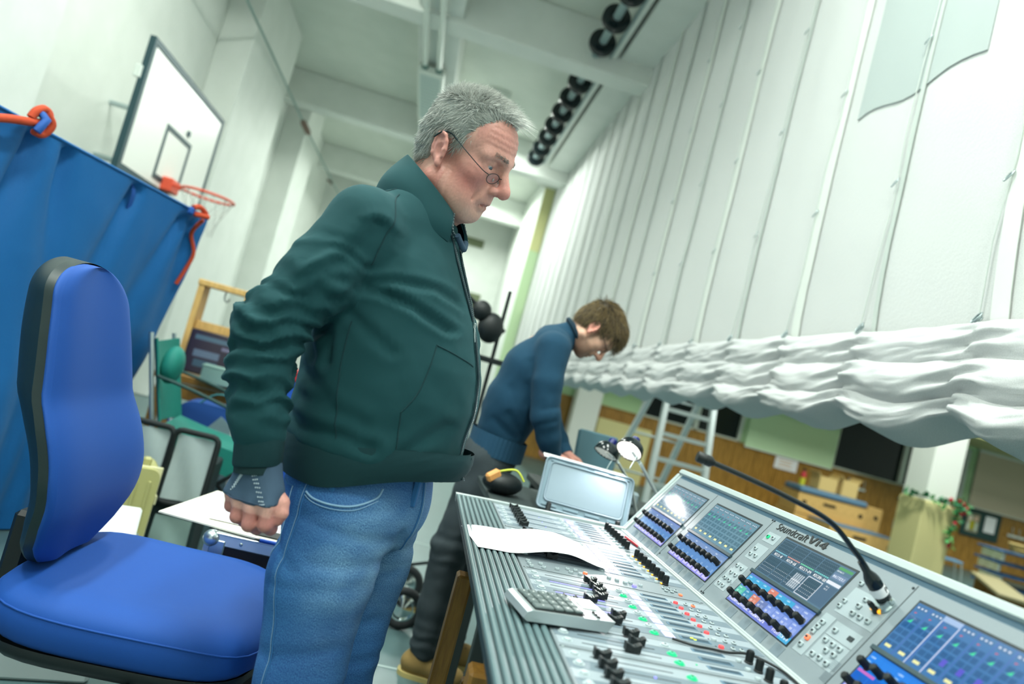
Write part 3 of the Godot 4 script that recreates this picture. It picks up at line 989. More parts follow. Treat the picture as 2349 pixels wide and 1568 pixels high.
	q.tube(spline([p0 + N * 0.05 + L * -0.06 + Vector3(0, -0.02, 0), face.call(0.10, 1.56) + N * 0.03, face.call(0.055, 1.46) + N * 0.03, face.call(0.06, 1.36) + N * 0.03, face.call(0.08, 1.27) + N * 0.03], 6), 0.011, 8)
	obj("strand", q, rm, r)
	obj("tab", boxs(p0 + N * 0.045 + Vector3(-0.02, 0.0, 0.04), Vector3(0.03, 0.04, 0.04), 0.008), M.ribbon_blue, r)

func build_camp_chair() -> void:
	var gr := grained(mat("camp_green", hx("0f8a7c"), 0.7), TX.fine, 8.0, TX.softn, 0.2)
	var dk := mat("camp_dark", hx("0c3a38"), 0.7)
	var t := thing("camping_chair", "folding camping chair with a turquoise green fabric seat beside the blue mat", "chair", Vector3(-0.98, 0, -3.98), 0.12)
	var q := Shape.new()
	q.sheet(12, 16, func(u: float, v: float) -> Vector3:
		var z := (u - 0.5) * 0.5
		var hang := 0.05 * (1.0 - pow(2 * u - 1, 2))
		return Vector3(-0.2 - 0.13 * v - hang, 0.55 + 0.43 * v - 0.03 * sin(PI * u) * v, z), Vector3(-0.008, 0, 0))
	obj("back_panel", q, gr, t)
	q = Shape.new()
	q.ball(Vector3(-0.24, 0.86, 0.16), Vector3(0.055, 0.10, 0.10), 14, 10)
	obj("head_cushion", q, gr, t)
	q = Shape.new()
	q.sheet(12, 12, func(u: float, v: float) -> Vector3:
		return Vector3(-0.2 + 0.5 * u, 0.56 - 0.06 * u - 0.04 * sin(PI * u) * (0.4 + sin(PI * v)), (v - 0.5) * -0.5), Vector3(0, 0.008, 0))
	obj("seat", q, gr, t)
	q = Shape.new()
	q.sheet(10, 4, func(u: float, v: float) -> Vector3:
		return Vector3(-0.2 + 0.5 * u, 0.56 - 0.06 * u - 0.13 * v, 0.27 + 0.01 * sin(u * 8.0)), Vector3(0, 0, 0.004))
	obj("seat_skirt", q, gr, t)
	for sz in [-0.27, 0.27]:
		obj("arm_rest", tubes(spline([Vector3(-0.27, 0.80, sz), Vector3(-0.1, 0.77, sz), Vector3(0.12, 0.72, sz), Vector3(0.3, 0.70, sz)], 5), 0.018, 8, true, 0.5), dk, t)
		obj("back_post", tubes([Vector3(-0.16, 0.02, sz), Vector3(-0.23, 0.55, sz), Vector3(-0.36, 1.0, sz * 0.95)], 0.012, 8), M.steel, t)
		obj("cross_leg", tubes([Vector3(-0.18, 0.02, sz), Vector3(0.3, 0.5, sz)], 0.011, 8), M.black, t)
		obj("cross_leg", tubes([Vector3(0.28, 0.02, sz), Vector3(-0.2, 0.52, sz)], 0.011, 8), M.black, t)
		obj("front_post", tubes([Vector3(0.3, 0.48, sz), Vector3(0.3, 0.70, sz)], 0.011, 8), M.steel, t)
	for sx in [-0.18, 0.28]:
		obj("cross_bar", tubes([Vector3(sx, 0.03, -0.27), Vector3(sx, 0.03, 0.27)], 0.01, 8), M.black, t)

func build_cases() -> void:
	# soft crate with see-through grey panels and black piping
	var bk := mat("piping_black", hx("0b1718"), 0.7)
	var pn := mat("mesh_grey", hx("a9b8b8"), 0.5)
	var t := thing("folding_crate", "soft folding crate with black edges and silvery grey mesh panels below the camping chair", "crate", Vector3(-0.98, 0.0, -3.42), 0.05)
	var w := 0.40
	q_crate(t, bk, pn, w)
	# beige hard case standing on end
	t = thing("suitcase", "pale olive hard shell case standing on end in front of the folding crate", "case", Vector3(-0.94, 0.0, -3.14), 0.45)
	var m := mat("case_olive", hx("b9b678"), 0.45)
	var q := Shape.new()
	q.extrude(rrect(0.13, 0.47, 0.035, 5), -0.17, 0.0, Transform3D(Basis.IDENTITY, Vector3(-0.035, 0.25, 0.0)), true)
	obj("shell", q, m, t)
	q = Shape.new()
	q.extrude(rrect(0.12, 0.46, 0.04, 5), 0.0, 0.03, Transform3D(Basis.IDENTITY, Vector3(-0.035, 0.25, 0.0)), true)
	obj("lid", q, m, t)
	for k in 2:
		obj("rib", boxs(Vector3(-0.06 + 0.05 * k, 0.25, 0.032), Vector3(0.012, 0.36, 0.01), 0.003), m, t)
	obj("band", boxs(Vector3(-0.035, 0.25, 0.0), Vector3(0.135, 0.474, 0.008), 0.003), mat("case_band", hx("e0dcb0"), 0.4), t)
	obj("handle", boxs(Vector3(-0.035, 0.5, -0.02), Vector3(0.035, 0.04, 0.03), 0.008), m, t)
	for k in 2:
		obj("latch", boxs(Vector3(-0.035 + 0.068, 0.15 + 0.2 * k, 0.0), Vector3(0.01, 0.04, 0.035), 0.003), M.case_band, t)
	# pale grey storage box beside the seat
	t = thing("storage_box", "pale grey storage box with a flat lid just behind the blue office chair", "box", Vector3(-0.88, 0, -2.42), 0.3)
	obj("body", boxs(Vector3(0, 0.21, 0), Vector3(0.28, 0.42, 0.36), 0.012), mat("box_grey", hx("c2cccb"), 0.5), t)
	obj("lid", boxs(Vector3(0, 0.435, 0), Vector3(0.30, 0.03, 0.38), 0.008), M.white_plastic, t)
	obj("clip", boxs(Vector3(0.152, 0.41, 0.05), Vector3(0.012, 0.03, 0.05), 0.003), M.steel, t)
	# flight case
	t = thing("flight_case", "black flight case with aluminium edging, ball corners and a butterfly latch behind the man's hand", "case", Vector3(-0.412, 0, -2.22), 0.03)
	var pan := grained(mat("case_black", hx("1c1a22"), 0.6), TX.fine, 20.0, TX.finen, 0.5)
	var W := 0.40
	var Hh := 0.60
	var Dp := 0.46
	obj("panel", boxs(Vector3(W * 0.5, Hh * 0.5 + 0.01, 0), Vector3(W, Hh - 0.02, Dp), 0.004), pan, t)
	for sy in [0.02, Hh]:
		for sz in [-Dp * 0.5, Dp * 0.5]:
			q = boxs(Vector3(W * 0.5, sy, sz), Vector3(W, 0.032, 0.012), 0.003)
			q.box(Vector3(W * 0.5, sy + (0.016 if sy > 0.1 else -0.012), sz * 0.97), Vector3(W, 0.006, 0.03), 0.002)
			obj("edging", q, M.alu, t)
		for sx in [0.0, W]:
			obj("edging", boxs(Vector3(sx, sy, 0), Vector3(0.012, 0.032, Dp), 0.003), M.alu, t)
	for sx in [0.0, W]:
		for sz in [-Dp * 0.5, Dp * 0.5]:
			obj("edging", boxs(Vector3(sx, Hh * 0.5, sz), Vector3(0.03, Hh, 0.012), 0.003), M.alu, t)
			q = Shape.new()
			q.ball(Vector3(sx, Hh, sz), Vector3(0.023, 0.023, 0.023), 14, 8)
			obj("ball_corner", q, M.steel, t)
			obj("corner_plate", boxs(Vector3(sx + (0.02 if sx < 0.1 else -0.02), Hh - 0.02, sz * 1.02), Vector3(0.04, 0.04, 0.008), 0.003), M.steel, t)
	for k in 3:
		q = Shape.new()
		q.ball(Vector3(0.08 + k * 0.1, Hh, Dp * 0.5 + 0.006), Vector3(0.005, 0.005, 0.003), 8, 6)
		obj("rivet", q, M.steel, t)
	q = boxs(Vector3(0.19, 0.47, Dp * 0.5 + 0.006), Vector3(0.11, 0.10, 0.006), 0.002)
	q.box(Vector3(0.19, 0.47, Dp * 0.5 + 0.014), Vector3(0.04, 0.03, 0.012), 0.003)
	q.tube([Vector3(0.165, 0.49, Dp * 0.5 + 0.014), Vector3(0.215, 0.49, Dp * 0.5 + 0.014)], 0.005, 8)
	obj("latch", q, M.chrome, t)
	# card, paper and pen on the case
	t = thing("card_sheet", "large cream card sheet overhanging the left side of the flight case", "card", Vector3(-0.332, 0.6225, -2.186), -0.143)
	obj("sheet", boxs(Vector3(0, 0.002, 0), Vector3(0.42, 0.004, 0.38), 0.0), mat("card_cream", hx("e6e4d4"), 0.8), t)
	t = thing("paper_sheet", "white paper sheet lying on the flight case under the gloved hand", "paper", Vector3(-0.265, 0.630, -2.185), 0.03)
	obj("sheet", boxs(Vector3.ZERO, Vector3(0.36, 0.002, 0.24), 0.0), M.paper, t)
	t = thing("pen", "blue pen lying on the front edge of the flight case", "pen", Vector3(-0.22, 0.6245, -1.985), 0.05)
	obj("barrel", tubes([Vector3(-0.06, 0.0, 0.0), Vector3(0.06, 0.0, 0.0)], 0.005, 8), M.blue, t)
	obj("tip", tubes([Vector3(-0.06, 0, 0), Vector3(-0.075, 0, 0)], [0.005, 0.001], 8), M.black, t)
	t = thing("folder", "thin dark folder with a red corner lying under the white paper on the flight case", "folder", Vector3(-0.16, 0.6265, -2.11), 0.0)
	obj("cover", boxs(Vector3(0, 0.002, 0), Vector3(0.28, 0.004, 0.2), 0.0), M.black, t)
	obj("corner", boxs(Vector3(0.1, 0.002, 0.075), Vector3(0.09, 0.0045, 0.055), 0.0), mat("corner_red", hx("c8553a"), 0.6), t)
	# hand truck lying on the floor: two wheels on one axle
	t = thing("hand_truck", "hand truck with two black tyres and shiny metal hubs between the two men's legs", "trolley", Vector3(0.255, 0, -3.42))
	for k in 2:
		var z := 0.15 - 0.36 * k
		q = Shape.new()
		var tr := []
		for a in 24:
			tr.append(Vector3(-0.02 + 0.0, 0.098 + 0.078 * sin(a * TAU / 24.0), z + 0.0) + Vector3(0.078 * cos(a * TAU / 24.0), 0, 0))
		q.tube(tr, 0.02, 8, false, 1.0, Vector3.UP, true)
		obj("tyre", q, M.rubber, t)
		q = Shape.new()
		q.lathe(Vector3(-0.02, 0.098, z), Vector3.BACK, [Vector2(0.062, -0.012), Vector2(0.064, 0.008), Vector2(0.05, 0.012), Vector2(0.045, 0.004), Vector2(0.02, 0.012), Vector2(0.008, 0.016), Vector2(0.0, 0.016)], 24)
		obj("hub", q, M.chrome, t)
	obj("axle", tubes([Vector3(-0.02, 0.098, 0.15), Vector3(-0.02, 0.098, -0.21)], 0.01, 8), M.steel, t)
	obj("frame", tubes(spline([Vector3(-0.02, 0.12, 0.07), Vector3(-0.15, 0.35, 0.07), Vector3(-0.3, 0.8, 0.07), Vector3(-0.33, 1.0, -0.03), Vector3(-0.3, 0.8, -0.13), Vector3(-0.15, 0.35, -0.13), Vector3(-0.02, 0.12, -0.13)], 4), 0.012, 8), M.steel, t)
	obj("toe_plate", boxs(Vector3(0.05, 0.012, -0.03), Vector3(0.12, 0.008, 0.24), 0.002), M.white_plastic, t)

func q_crate(t: Node3D, bk: Material, pn: Material, w: float) -> void:
	var h := 0.5
	var q := boxs(Vector3(0, h * 0.5, -0.12), Vector3(w * 0.98, h * 0.96, 0.24), 0.01)
	obj("bag_body", q, mat("bag_dark", hx("12282a"), 0.7), t)
	for k in 2:
		var cx := -0.1 + 0.2 * k
		var s := Shape.new()
		s.sheet(8, 8, func(u: float, v: float) -> Vector3: return Vector3(cx + (u - 0.5) * 0.165, 0.30 + 0.30 * v, 0.022 + 0.008 * sin(u * 7.0 + v * 5.0 + k)), Vector3(0, 0, 0.004))
		obj("mesh_panel", s, pn, t)
		var fr := Shape.new()
		var rr := rrect(0.195, 0.335, 0.03, 3)
		var pts := []
		for p in rr:
			pts.append(Vector3(cx + p.x, 0.45 + p.y, 0.022))
		fr.tube(pts, 0.014, 6, false, 1.0, Vector3.BACK, true)
		obj("piping", fr, bk, t)
		s = Shape.new()
		s.sheet(5, 5, func(u: float, v: float) -> Vector3: return Vector3(cx + (u - 0.5) * 0.165, 0.05 + 0.17 * v, 0.012 + 0.012 * sin(u * 5.0 + v * 3.0)), Vector3(0, 0, 0.004))
		obj("lower_panel", s, mat("panel_green", hx("8fa8a4"), 0.4), t)

func build_shelf() -> void:
	# plywood shelf frame on the table against the far left
	var wl: Material = M.wood_light
	var t := thing("work_table", "brown table standing behind the camping chair", "table", Vector3(-1.2, 0, -5.05), 0.1)
	obj("top", boxs(Vector3(0, 0.70, 0), Vector3(0.86, 0.05, 0.5), 0.006), M.wood_brown, t)
	obj("apron", boxs(Vector3(0, 0.62, 0.22), Vector3(0.78, 0.1, 0.03), 0.004), M.wood_brown, t)
	for sx in [-0.38, 0.38]:
		for sz in [-0.2, 0.2]:
			obj("leg", boxs(Vector3(sx, 0.34, sz), Vector3(0.055, 0.675, 0.055), 0.005), M.wood_brown, t)
	obj("lower_shelf", boxs(Vector3(0, 0.34, 0), Vector3(0.76, 0.03, 0.42), 0.004), M.wood_brown, t)
	t = thing("plywood_frame", "open plywood shelf frame standing on the brown table", "shelf", Vector3(-1.36, 0.727, -5.12), 0.1)
	for sx in [-0.2, 0.11]:
		obj("side", boxs(Vector3(sx, 0.3, 0), Vector3(0.04, 0.6, 0.22), 0.004), wl, t)
	obj("top_board", boxs(Vector3(-0.045, 0.62, 0), Vector3(0.36, 0.04, 0.24), 0.004), wl, t)
	obj("lower_board", boxs(Vector3(0.06, 0.33, 0), Vector3(0.5, 0.06, 0.1), 0.004), wl, t)
	obj("hook", tubes(spline([Vector3(-0.05, 0.6, 0.02), Vector3(-0.05, 0.55, 0.02), Vector3(-0.03, 0.53, 0.02), Vector3(-0.015, 0.555, 0.02)], 4), 0.006, 6), M.steel, t)
	t = thing("dark_screen", "dark flat screen with pale blurred bars leaning on the table", "screen", Vector3(-1.24, 0.727, -4.93), 0.14)
	obj("bezel", boxs(Vector3(0, 0.16, 0), Vector3(0.52, 0.29, 0.03), 0.006, Basis(Vector3.RIGHT, -0.12)), mat("screen_dark", hx("221a2c"), 0.25), t)
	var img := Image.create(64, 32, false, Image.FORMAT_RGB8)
	img.fill(hx("2a2134"))  # dark display with pale bars drawn into its image
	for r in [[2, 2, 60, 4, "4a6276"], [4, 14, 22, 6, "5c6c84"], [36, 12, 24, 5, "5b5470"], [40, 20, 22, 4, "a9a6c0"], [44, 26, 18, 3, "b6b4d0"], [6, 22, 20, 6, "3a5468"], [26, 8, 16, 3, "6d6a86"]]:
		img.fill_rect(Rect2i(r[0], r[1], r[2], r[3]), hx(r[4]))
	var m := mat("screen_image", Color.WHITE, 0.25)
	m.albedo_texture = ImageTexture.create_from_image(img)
	var q := Shape.new()
	var bs := Basis(Vector3.RIGHT, -0.12)
	var c := Vector3(0, 0.16, 0)
	q.quad(c + bs * Vector3(-0.24, -0.13, 0.0165), c + bs * Vector3(0.24, -0.13, 0.0165), c + bs * Vector3(0.24, 0.13, 0.0165), c + bs * Vector3(-0.24, 0.13, 0.0165))
	obj("display", q, m, t)
	var arc := []
	for a in 10:
		arc.append(c + bs * Vector3(0.0 + 0.06 * sin(a * 0.3), -0.08 + 0.07 * (1.0 - cos(a * 0.3)), 0.018))
	obj("arc_mark", tubes(arc, 0.006, 5), mat("arc_pale", hx("b9b2d0"), 0.5), t)
	t = thing("grey_box", "flat grey green box under the dark screen", "box", Vector3(-1.12, 0.727, -4.72), 0.1)
	obj("body", boxs(Vector3(0, 0.05, 0), Vector3(0.36, 0.1, 0.12), 0.006), mat("box_sage", hx("83a59c"), 0.6), t)
	obj("lid", boxs(Vector3(0, 0.105, 0), Vector3(0.37, 0.014, 0.125), 0.004), M.box_sage, t)
	# small goods on the lower shelf
	var goods := [["blue", Vector3(-1.4, 0.357, -4.87), Vector3(0.12, 0.1, 0.1), "blue carton on the lower table shelf, first from the left"], ["wood_light", Vector3(-1.24, 0.357, -4.86), Vector3(0.15, 0.11, 0.1), "light wooden box on the lower table shelf"], ["blue", Vector3(-1.0, 0.357, -4.84), Vector3(0.13, 0.1, 0.1), "blue carton on the lower table shelf near the sleeve"]]
	for g in goods:
		t = thing("small_box", g[3], "box", g[1], 0.08, "boxes on the lower table shelf")
		var s: Vector3 = g[2]
		obj("body", boxs(Vector3(0, s.y * 0.5, 0), s, 0.004), M[g[0]], t)
		obj("label_strip", boxs(Vector3(-s.x * 0.3, s.y * 0.5, s.z * 0.5 + 0.001), Vector3(s.x * 0.22, s.y * 0.7, 0.002)), M.white_plastic, t)
	t = thing("duffel_bag", "blue and grey bag with a white end standing behind the camping chair's arm rest", "bag", Vector3(-1.06, 0, -4.5), 0.1)
	q = Shape.new()
	q.extrude(rrect(0.5, 0.62, 0.1, 5), -0.12, 0.1, Transform3D(Basis.IDENTITY, Vector3(0, 0.32, 0)), true)
	obj("body", q, mat("bag_blue", hx("174a94"), 0.7), t)
	q = Shape.new()
	q.extrude(PackedVector2Array([Vector2(-0.16, -0.3), Vector2(0.12, -0.3), Vector2(0.02, 0.22), Vector2(-0.05, 0.26), Vector2(-0.12, 0.16)]), 0.1, 0.115, Transform3D(Basis.IDENTITY, Vector3(0.06, 0.32, 0)))
	obj("grey_panel", q, mat("bag_grey", hx("7f98a0"), 0.7), t)
	q = Shape.new()
	q.extrude(PackedVector2Array([Vector2(0.12, -0.3), Vector2(0.2, -0.3), Vector2(0.2, 0.18), Vector2(0.02, 0.22)]), 0.1, 0.115, Transform3D(Basis.IDENTITY, Vector3(0.06, 0.32, 0)))
	obj("white_panel", q, M.white_plastic, t)
	obj("strap", tubes(spline([Vector3(-0.15, 0.6, 0.08), Vector3(-0.05, 0.7, 0.1), Vector3(0.08, 0.69, 0.1), Vector3(0.16, 0.6, 0.08)], 5), 0.012, 6, true, 0.4), mat("strap_teal", hx("3f8a90"), 0.7), t)
	# toy coloured goods seen between the sleeve and the jacket
	var stack := [["red", 0.0, 0.12, Vector3(0.3, 0.12, 0.2), "lower red crate of the small stack glimpsed past the sleeve"], ["blue", 0.122, 0.3, Vector3(0.28, 0.3, 0.2), "tall blue crate of the stack glimpsed past the sleeve"], ["white_plastic", 0.424, 0.16, Vector3(0.26, 0.2, 0.2), "white tub on the blue crate, glimpsed past the sleeve"], ["black", 0.626, 0.1, Vector3(0.26, 0.12, 0.2), "black box on the white tub, glimpsed past the sleeve"], ["blue", 0.748, 0.1, Vector3(0.28, 0.14, 0.2), "flat blue crate near the top of the stack glimpsed past the sleeve"], ["red", 0.89, 0.06, Vector3(0.3, 0.07, 0.22), "red lid box topping the stack glimpsed past the sleeve"]]
	for s in stack:
		t = thing("storage_crate", s[4], "crate", Vector3(-0.62, s[1], -4.5), 0.1)
		var z: Vector3 = s[3]
		obj("body", boxs(Vector3(0, z.y * 0.5, 0), z, 0.01), M[s[0]], t)
		obj("rim", boxs(Vector3(0, z.y - 0.012, 0), Vector3(z.x + 0.016, 0.02, z.z + 0.016), 0.004), M[s[0]], t)
# ---------------------------------------------------------------- office chair
func build_office_chair() -> void:
	var fab := grained(mat("chair_fabric", hx("0052b0"), 0.75), TX.fine, 14.0, TX.finen, 0.12)
	fab.rim_enabled = true
	fab.rim = 0.12
	fab.rim_tint = 0.7
	var t := thing("office_chair", "bright blue upholstered office chair with a black back shell in the left foreground", "chair", Vector3(-0.42, 0, -1.70))
	# seat cushion: superellipse plan, waterfall front
	var q := Shape.new()
	var plan := func(a: float, r: float) -> Vector2:
		var c := cos(a)
		var s := sin(a)
		var k := pow(pow(absf(c), 4.2) + pow(absf(s), 4.2), -1.0 / 4.2)
		return Vector2(c * k * r * 0.275, s * k * r * 0.272)
	var prof := [[0.0, 0.0], [0.3, 0.0], [0.55, 0.003], [0.72, 0.006], [0.84, 0.004], [0.91, -0.003], [0.96, -0.013], [0.985, -0.024], [1.0, -0.04], [1.0, -0.06], [0.985, -0.08], [0.95, -0.092], [0.8, -0.097], [0.0, -0.097]]
	q.grid(64, prof.size() - 1, func(u: float, v: float) -> Vector3:
		var i := v * (prof.size() - 1)
		var k := mini(int(i + 0.001), prof.size() - 1)
		var pr: Array = prof[k]
		var p: Vector2 = plan.call(u * TAU, pr[0])
		var dish := -0.012 * exp(-(pow(p.x / 0.15, 2) + pow(p.y / 0.15, 2))) if k < 7 else 0.0
		var fall := -0.02 * pow(maxf(0.0, (p.x - 0.1) / 0.17), 2.0) if k < 10 else 0.0
		return Vector3(p.x, 0.578 + pr[1] + dish + fall + 0.012 * pow(maxf(0.0, -p.x / 0.275), 2.0), p.y))
	obj("seat", q, fab, t)
	var pts := []
	for k in 64:
		var p: Vector2 = plan.call(TAU * k / 64.0, 0.992)
		pts.append(Vector3(p.x, 0.578 - 0.028 - 0.02 * pow(maxf(0.0, (p.x - 0.1) / 0.17), 2.0) + 0.012 * pow(maxf(0.0, -p.x / 0.275), 2.0), p.y))
	q = Shape.new()
	q.tube(pts, 0.0022, 6, false, 1.0, Vector3.UP, true)
	obj("seat_piping", q, fab, t)
	q = Shape.new()
	q.grid(48, 3, func(u: float, v: float) -> Vector3:
		var r: float = [0.97, 0.98, 0.93, 0.0][int(v * 3.0 + 0.01)]
		var p: Vector2 = plan.call(u * TAU, r)
		return Vector3(p.x, 0.487 - [0.0, 0.014, 0.03, 0.03][int(v * 3.0 + 0.01)], p.y))
	obj("seat_pan", q, M.black, t)
	# backrest
	var xs := func(y: float) -> float:
		var k := (y - 0.60) / 0.62
		return -0.205 + 0.035 * sin(clampf(k / 0.55, 0.0, 1.0) * PI) - 0.115 * pow(clampf((k - 0.2) / 0.8, 0.0, 1.0), 1.3)
	var hw := func(y: float) -> float:
		var ks := [0.60, 0.64, 0.70, 0.78, 0.88, 0.97, 1.06, 1.13, 1.18, 1.205, 1.22]
		var ws := [0.10, 0.165, 0.203, 0.216, 0.212, 0.195, 0.182, 0.168, 0.135, 0.09, 0.0]
		for i in ks.size() - 1:
			if y <= ks[i + 1]:
				var s: float = (y - ks[i]) / (ks[i + 1] - ks[i])
				if i >= 7:
					return 0.168 * sqrt(maxf(0.0, 1.0 - pow((y - 1.13) / 0.09, 2.0)))
				return lerpf(ws[i], ws[i + 1], s)
		return 0.0
	var zc := 0.02
	var back := func(u: float, v: float, off: float, grow: float) -> Vector3:
		var y := 0.60 + 0.62 * (1.0 - pow(1.0 - v, 1.7))
		var s := 2.0 * u - 1.0
		var w: float = hw.call(y) * grow
		var edge := pow(absf(s), 5.0)
		var wing := 0.018 * s * s
		return Vector3(xs.call(y) + off + wing - (0.022 * edge if off > -0.03 else -0.02 * edge), y, zc - s * w)
	q = Shape.new()
	q.grid(26, 44, func(u: float, v: float) -> Vector3: return back.call(u, v, 0.0, 1.0))
	q.grid(26, 44, func(u: float, v: float) -> Vector3: return back.call(u, v, -0.06, 1.0), true)
	for sd in [0.0, 1.0]:
		q.grid(6, 44, func(u: float, v: float) -> Vector3:
			var a: Vector3 = back.call(sd, v, 0.0, 1.0)
			var b: Vector3 = back.call(sd, v, -0.06, 1.0)
			var m := a.lerp(b, u)
			m.z += (0.012 if sd == 0.0 else -0.012) * sin(PI * u)
			return m, sd == 0.0)
	obj("backrest", q, fab, t)
	q = Shape.new()
	var shell := func(u: float, v: float, off: float) -> Vector3:
		var p: Vector3 = back.call(u, v, off, 1.03)
		return p + Vector3(0, 0.004 * (v * 2.0 - 1.0), 0)
	q.grid(26, 44, func(u: float, v: float) -> Vector3: return shell.call(u, v, -0.045) + Vector3(-0.006, 0, 0))
	q.grid(26, 44, func(u: float, v: float) -> Vector3:
		var s := 2.0 * u - 1.0
		return shell.call(u, v, -0.075) + Vector3(-0.05 * (1.0 - s * s * s * s) * sin(PI * v), 0, 0), true)
	for sd in [0.0, 1.0]:
		q.grid(2, 44, func(u: float, v: float) -> Vector3: return (shell.call(sd, v, -0.045) + Vector3(-0.006, 0, 0)).lerp(shell.call(sd, v, -0.075), u), sd == 0.0)
	obj("back_shell", q, mat("shell_black", hx("14282a"), 0.45), t)
	q = boxs(Vector3(-0.30, 0.52, 0.02), Vector3(0.05, 0.30, 0.08), 0.01)
	q.box(Vector3(-0.15, 0.44, 0.02), Vector3(0.32, 0.03, 0.08), 0.008)
	obj("back_bracket", q, M.black, t)
	q = Shape.new()
	q.lathe(Vector3(0, 0.09, 0.0), Vector3.UP, [Vector2(0.05, 0.0), Vector2(0.045, 0.1), Vector2(0.028, 0.11), Vector2(0.025, 0.37)], 16)
	obj("gas_column", q, M.black, t)
	for k in 5:
		var a := TAU * k / 5.0 + 0.62
		var d := Vector3(cos(a), 0, sin(a))
		obj("base_arm", tubes([Vector3(0, 0.13, 0) + d * 0.03, Vector3(0, 0.085, 0) + d * 0.25], [0.032, 0.022], 8), M.black, t)
		q = Shape.new()
		for s in [-1.0, 1.0]:
			q.lathe(Vector3(0, 0.028, 0) + d * 0.25 + Vector3(-d.z, 0, d.x) * 0.014 * s, Vector3(-d.z, 0, d.x), [Vector2(0.0, -0.009), Vector2(0.028, -0.009), Vector2(0.028, 0.009), Vector2(0.0, 0.009)], 14)
		q.cyl(Vector3(0, 0.03, 0) + d * 0.25, Vector3(0, 0.09, 0) + d * 0.25, 0.009)
		obj("castor", q, M.rubber, t)
	obj("lever", tubes([Vector3(0.05, 0.455, 0.1), Vector3(0.05, 0.45, 0.3)], 0.006, 8), M.black, t)
# ---------------------------------------------------------------- mixing console
# local axes: x from the arm rest towards the screens, y up, z along the desk towards the camera
const SL := 0.0349
const STH := 0.841
const STV := 0.541
const PITCH := 0.0314
const BAYS := [0.0, 0.303, 0.66, 1.06]
const GLYPH := {"0": 31599, "1": 11415, "2": 29671, "3": 29647, "4": 23497, "5": 31183, "6": 31215, "7": 29257, "8": 31727, "9": 31695, "A": 11245, "B": 27566, "C": 14627, "D": 27502, "F": 31140, "G": 14699, "H": 23533, "I": 29847, "M": 24557, "N": 27501, "O": 11114, "P": 27556, "R": 27565, "S": 14478, "T": 29842, "V": 23378, "W": 23549, "E": 31143, "L": 18727, "U": 23407, "X": 23213, "-": 448, ".": 2}

func pixel_text(im: Image, x: int, y: int, s: String, c: Color, k := 1) -> void:
	for ch in s:
		if GLYPH.has(ch):
			var g: int = GLYPH[ch]
			for r in 5:
				for q in 3:
					if g & (1 << (14 - r * 3 - q)):
						im.fill_rect(Rect2i(x + q * k, y + r * k, k, k), c)
		x += 4 * k

func screen_mat(called: String, im: Image, e: float) -> StandardMaterial3D:
	var m := mat(called, Color(0.02, 0.025, 0.03), 0.14)
	m.emission_enabled = true
	m.emission_texture = ImageTexture.create_from_image(im)
	m.emission = Color.WHITE
	m.emission_operator = BaseMaterial3D.EMISSION_OP_MULTIPLY
	m.emission_energy_multiplier = e
	return m

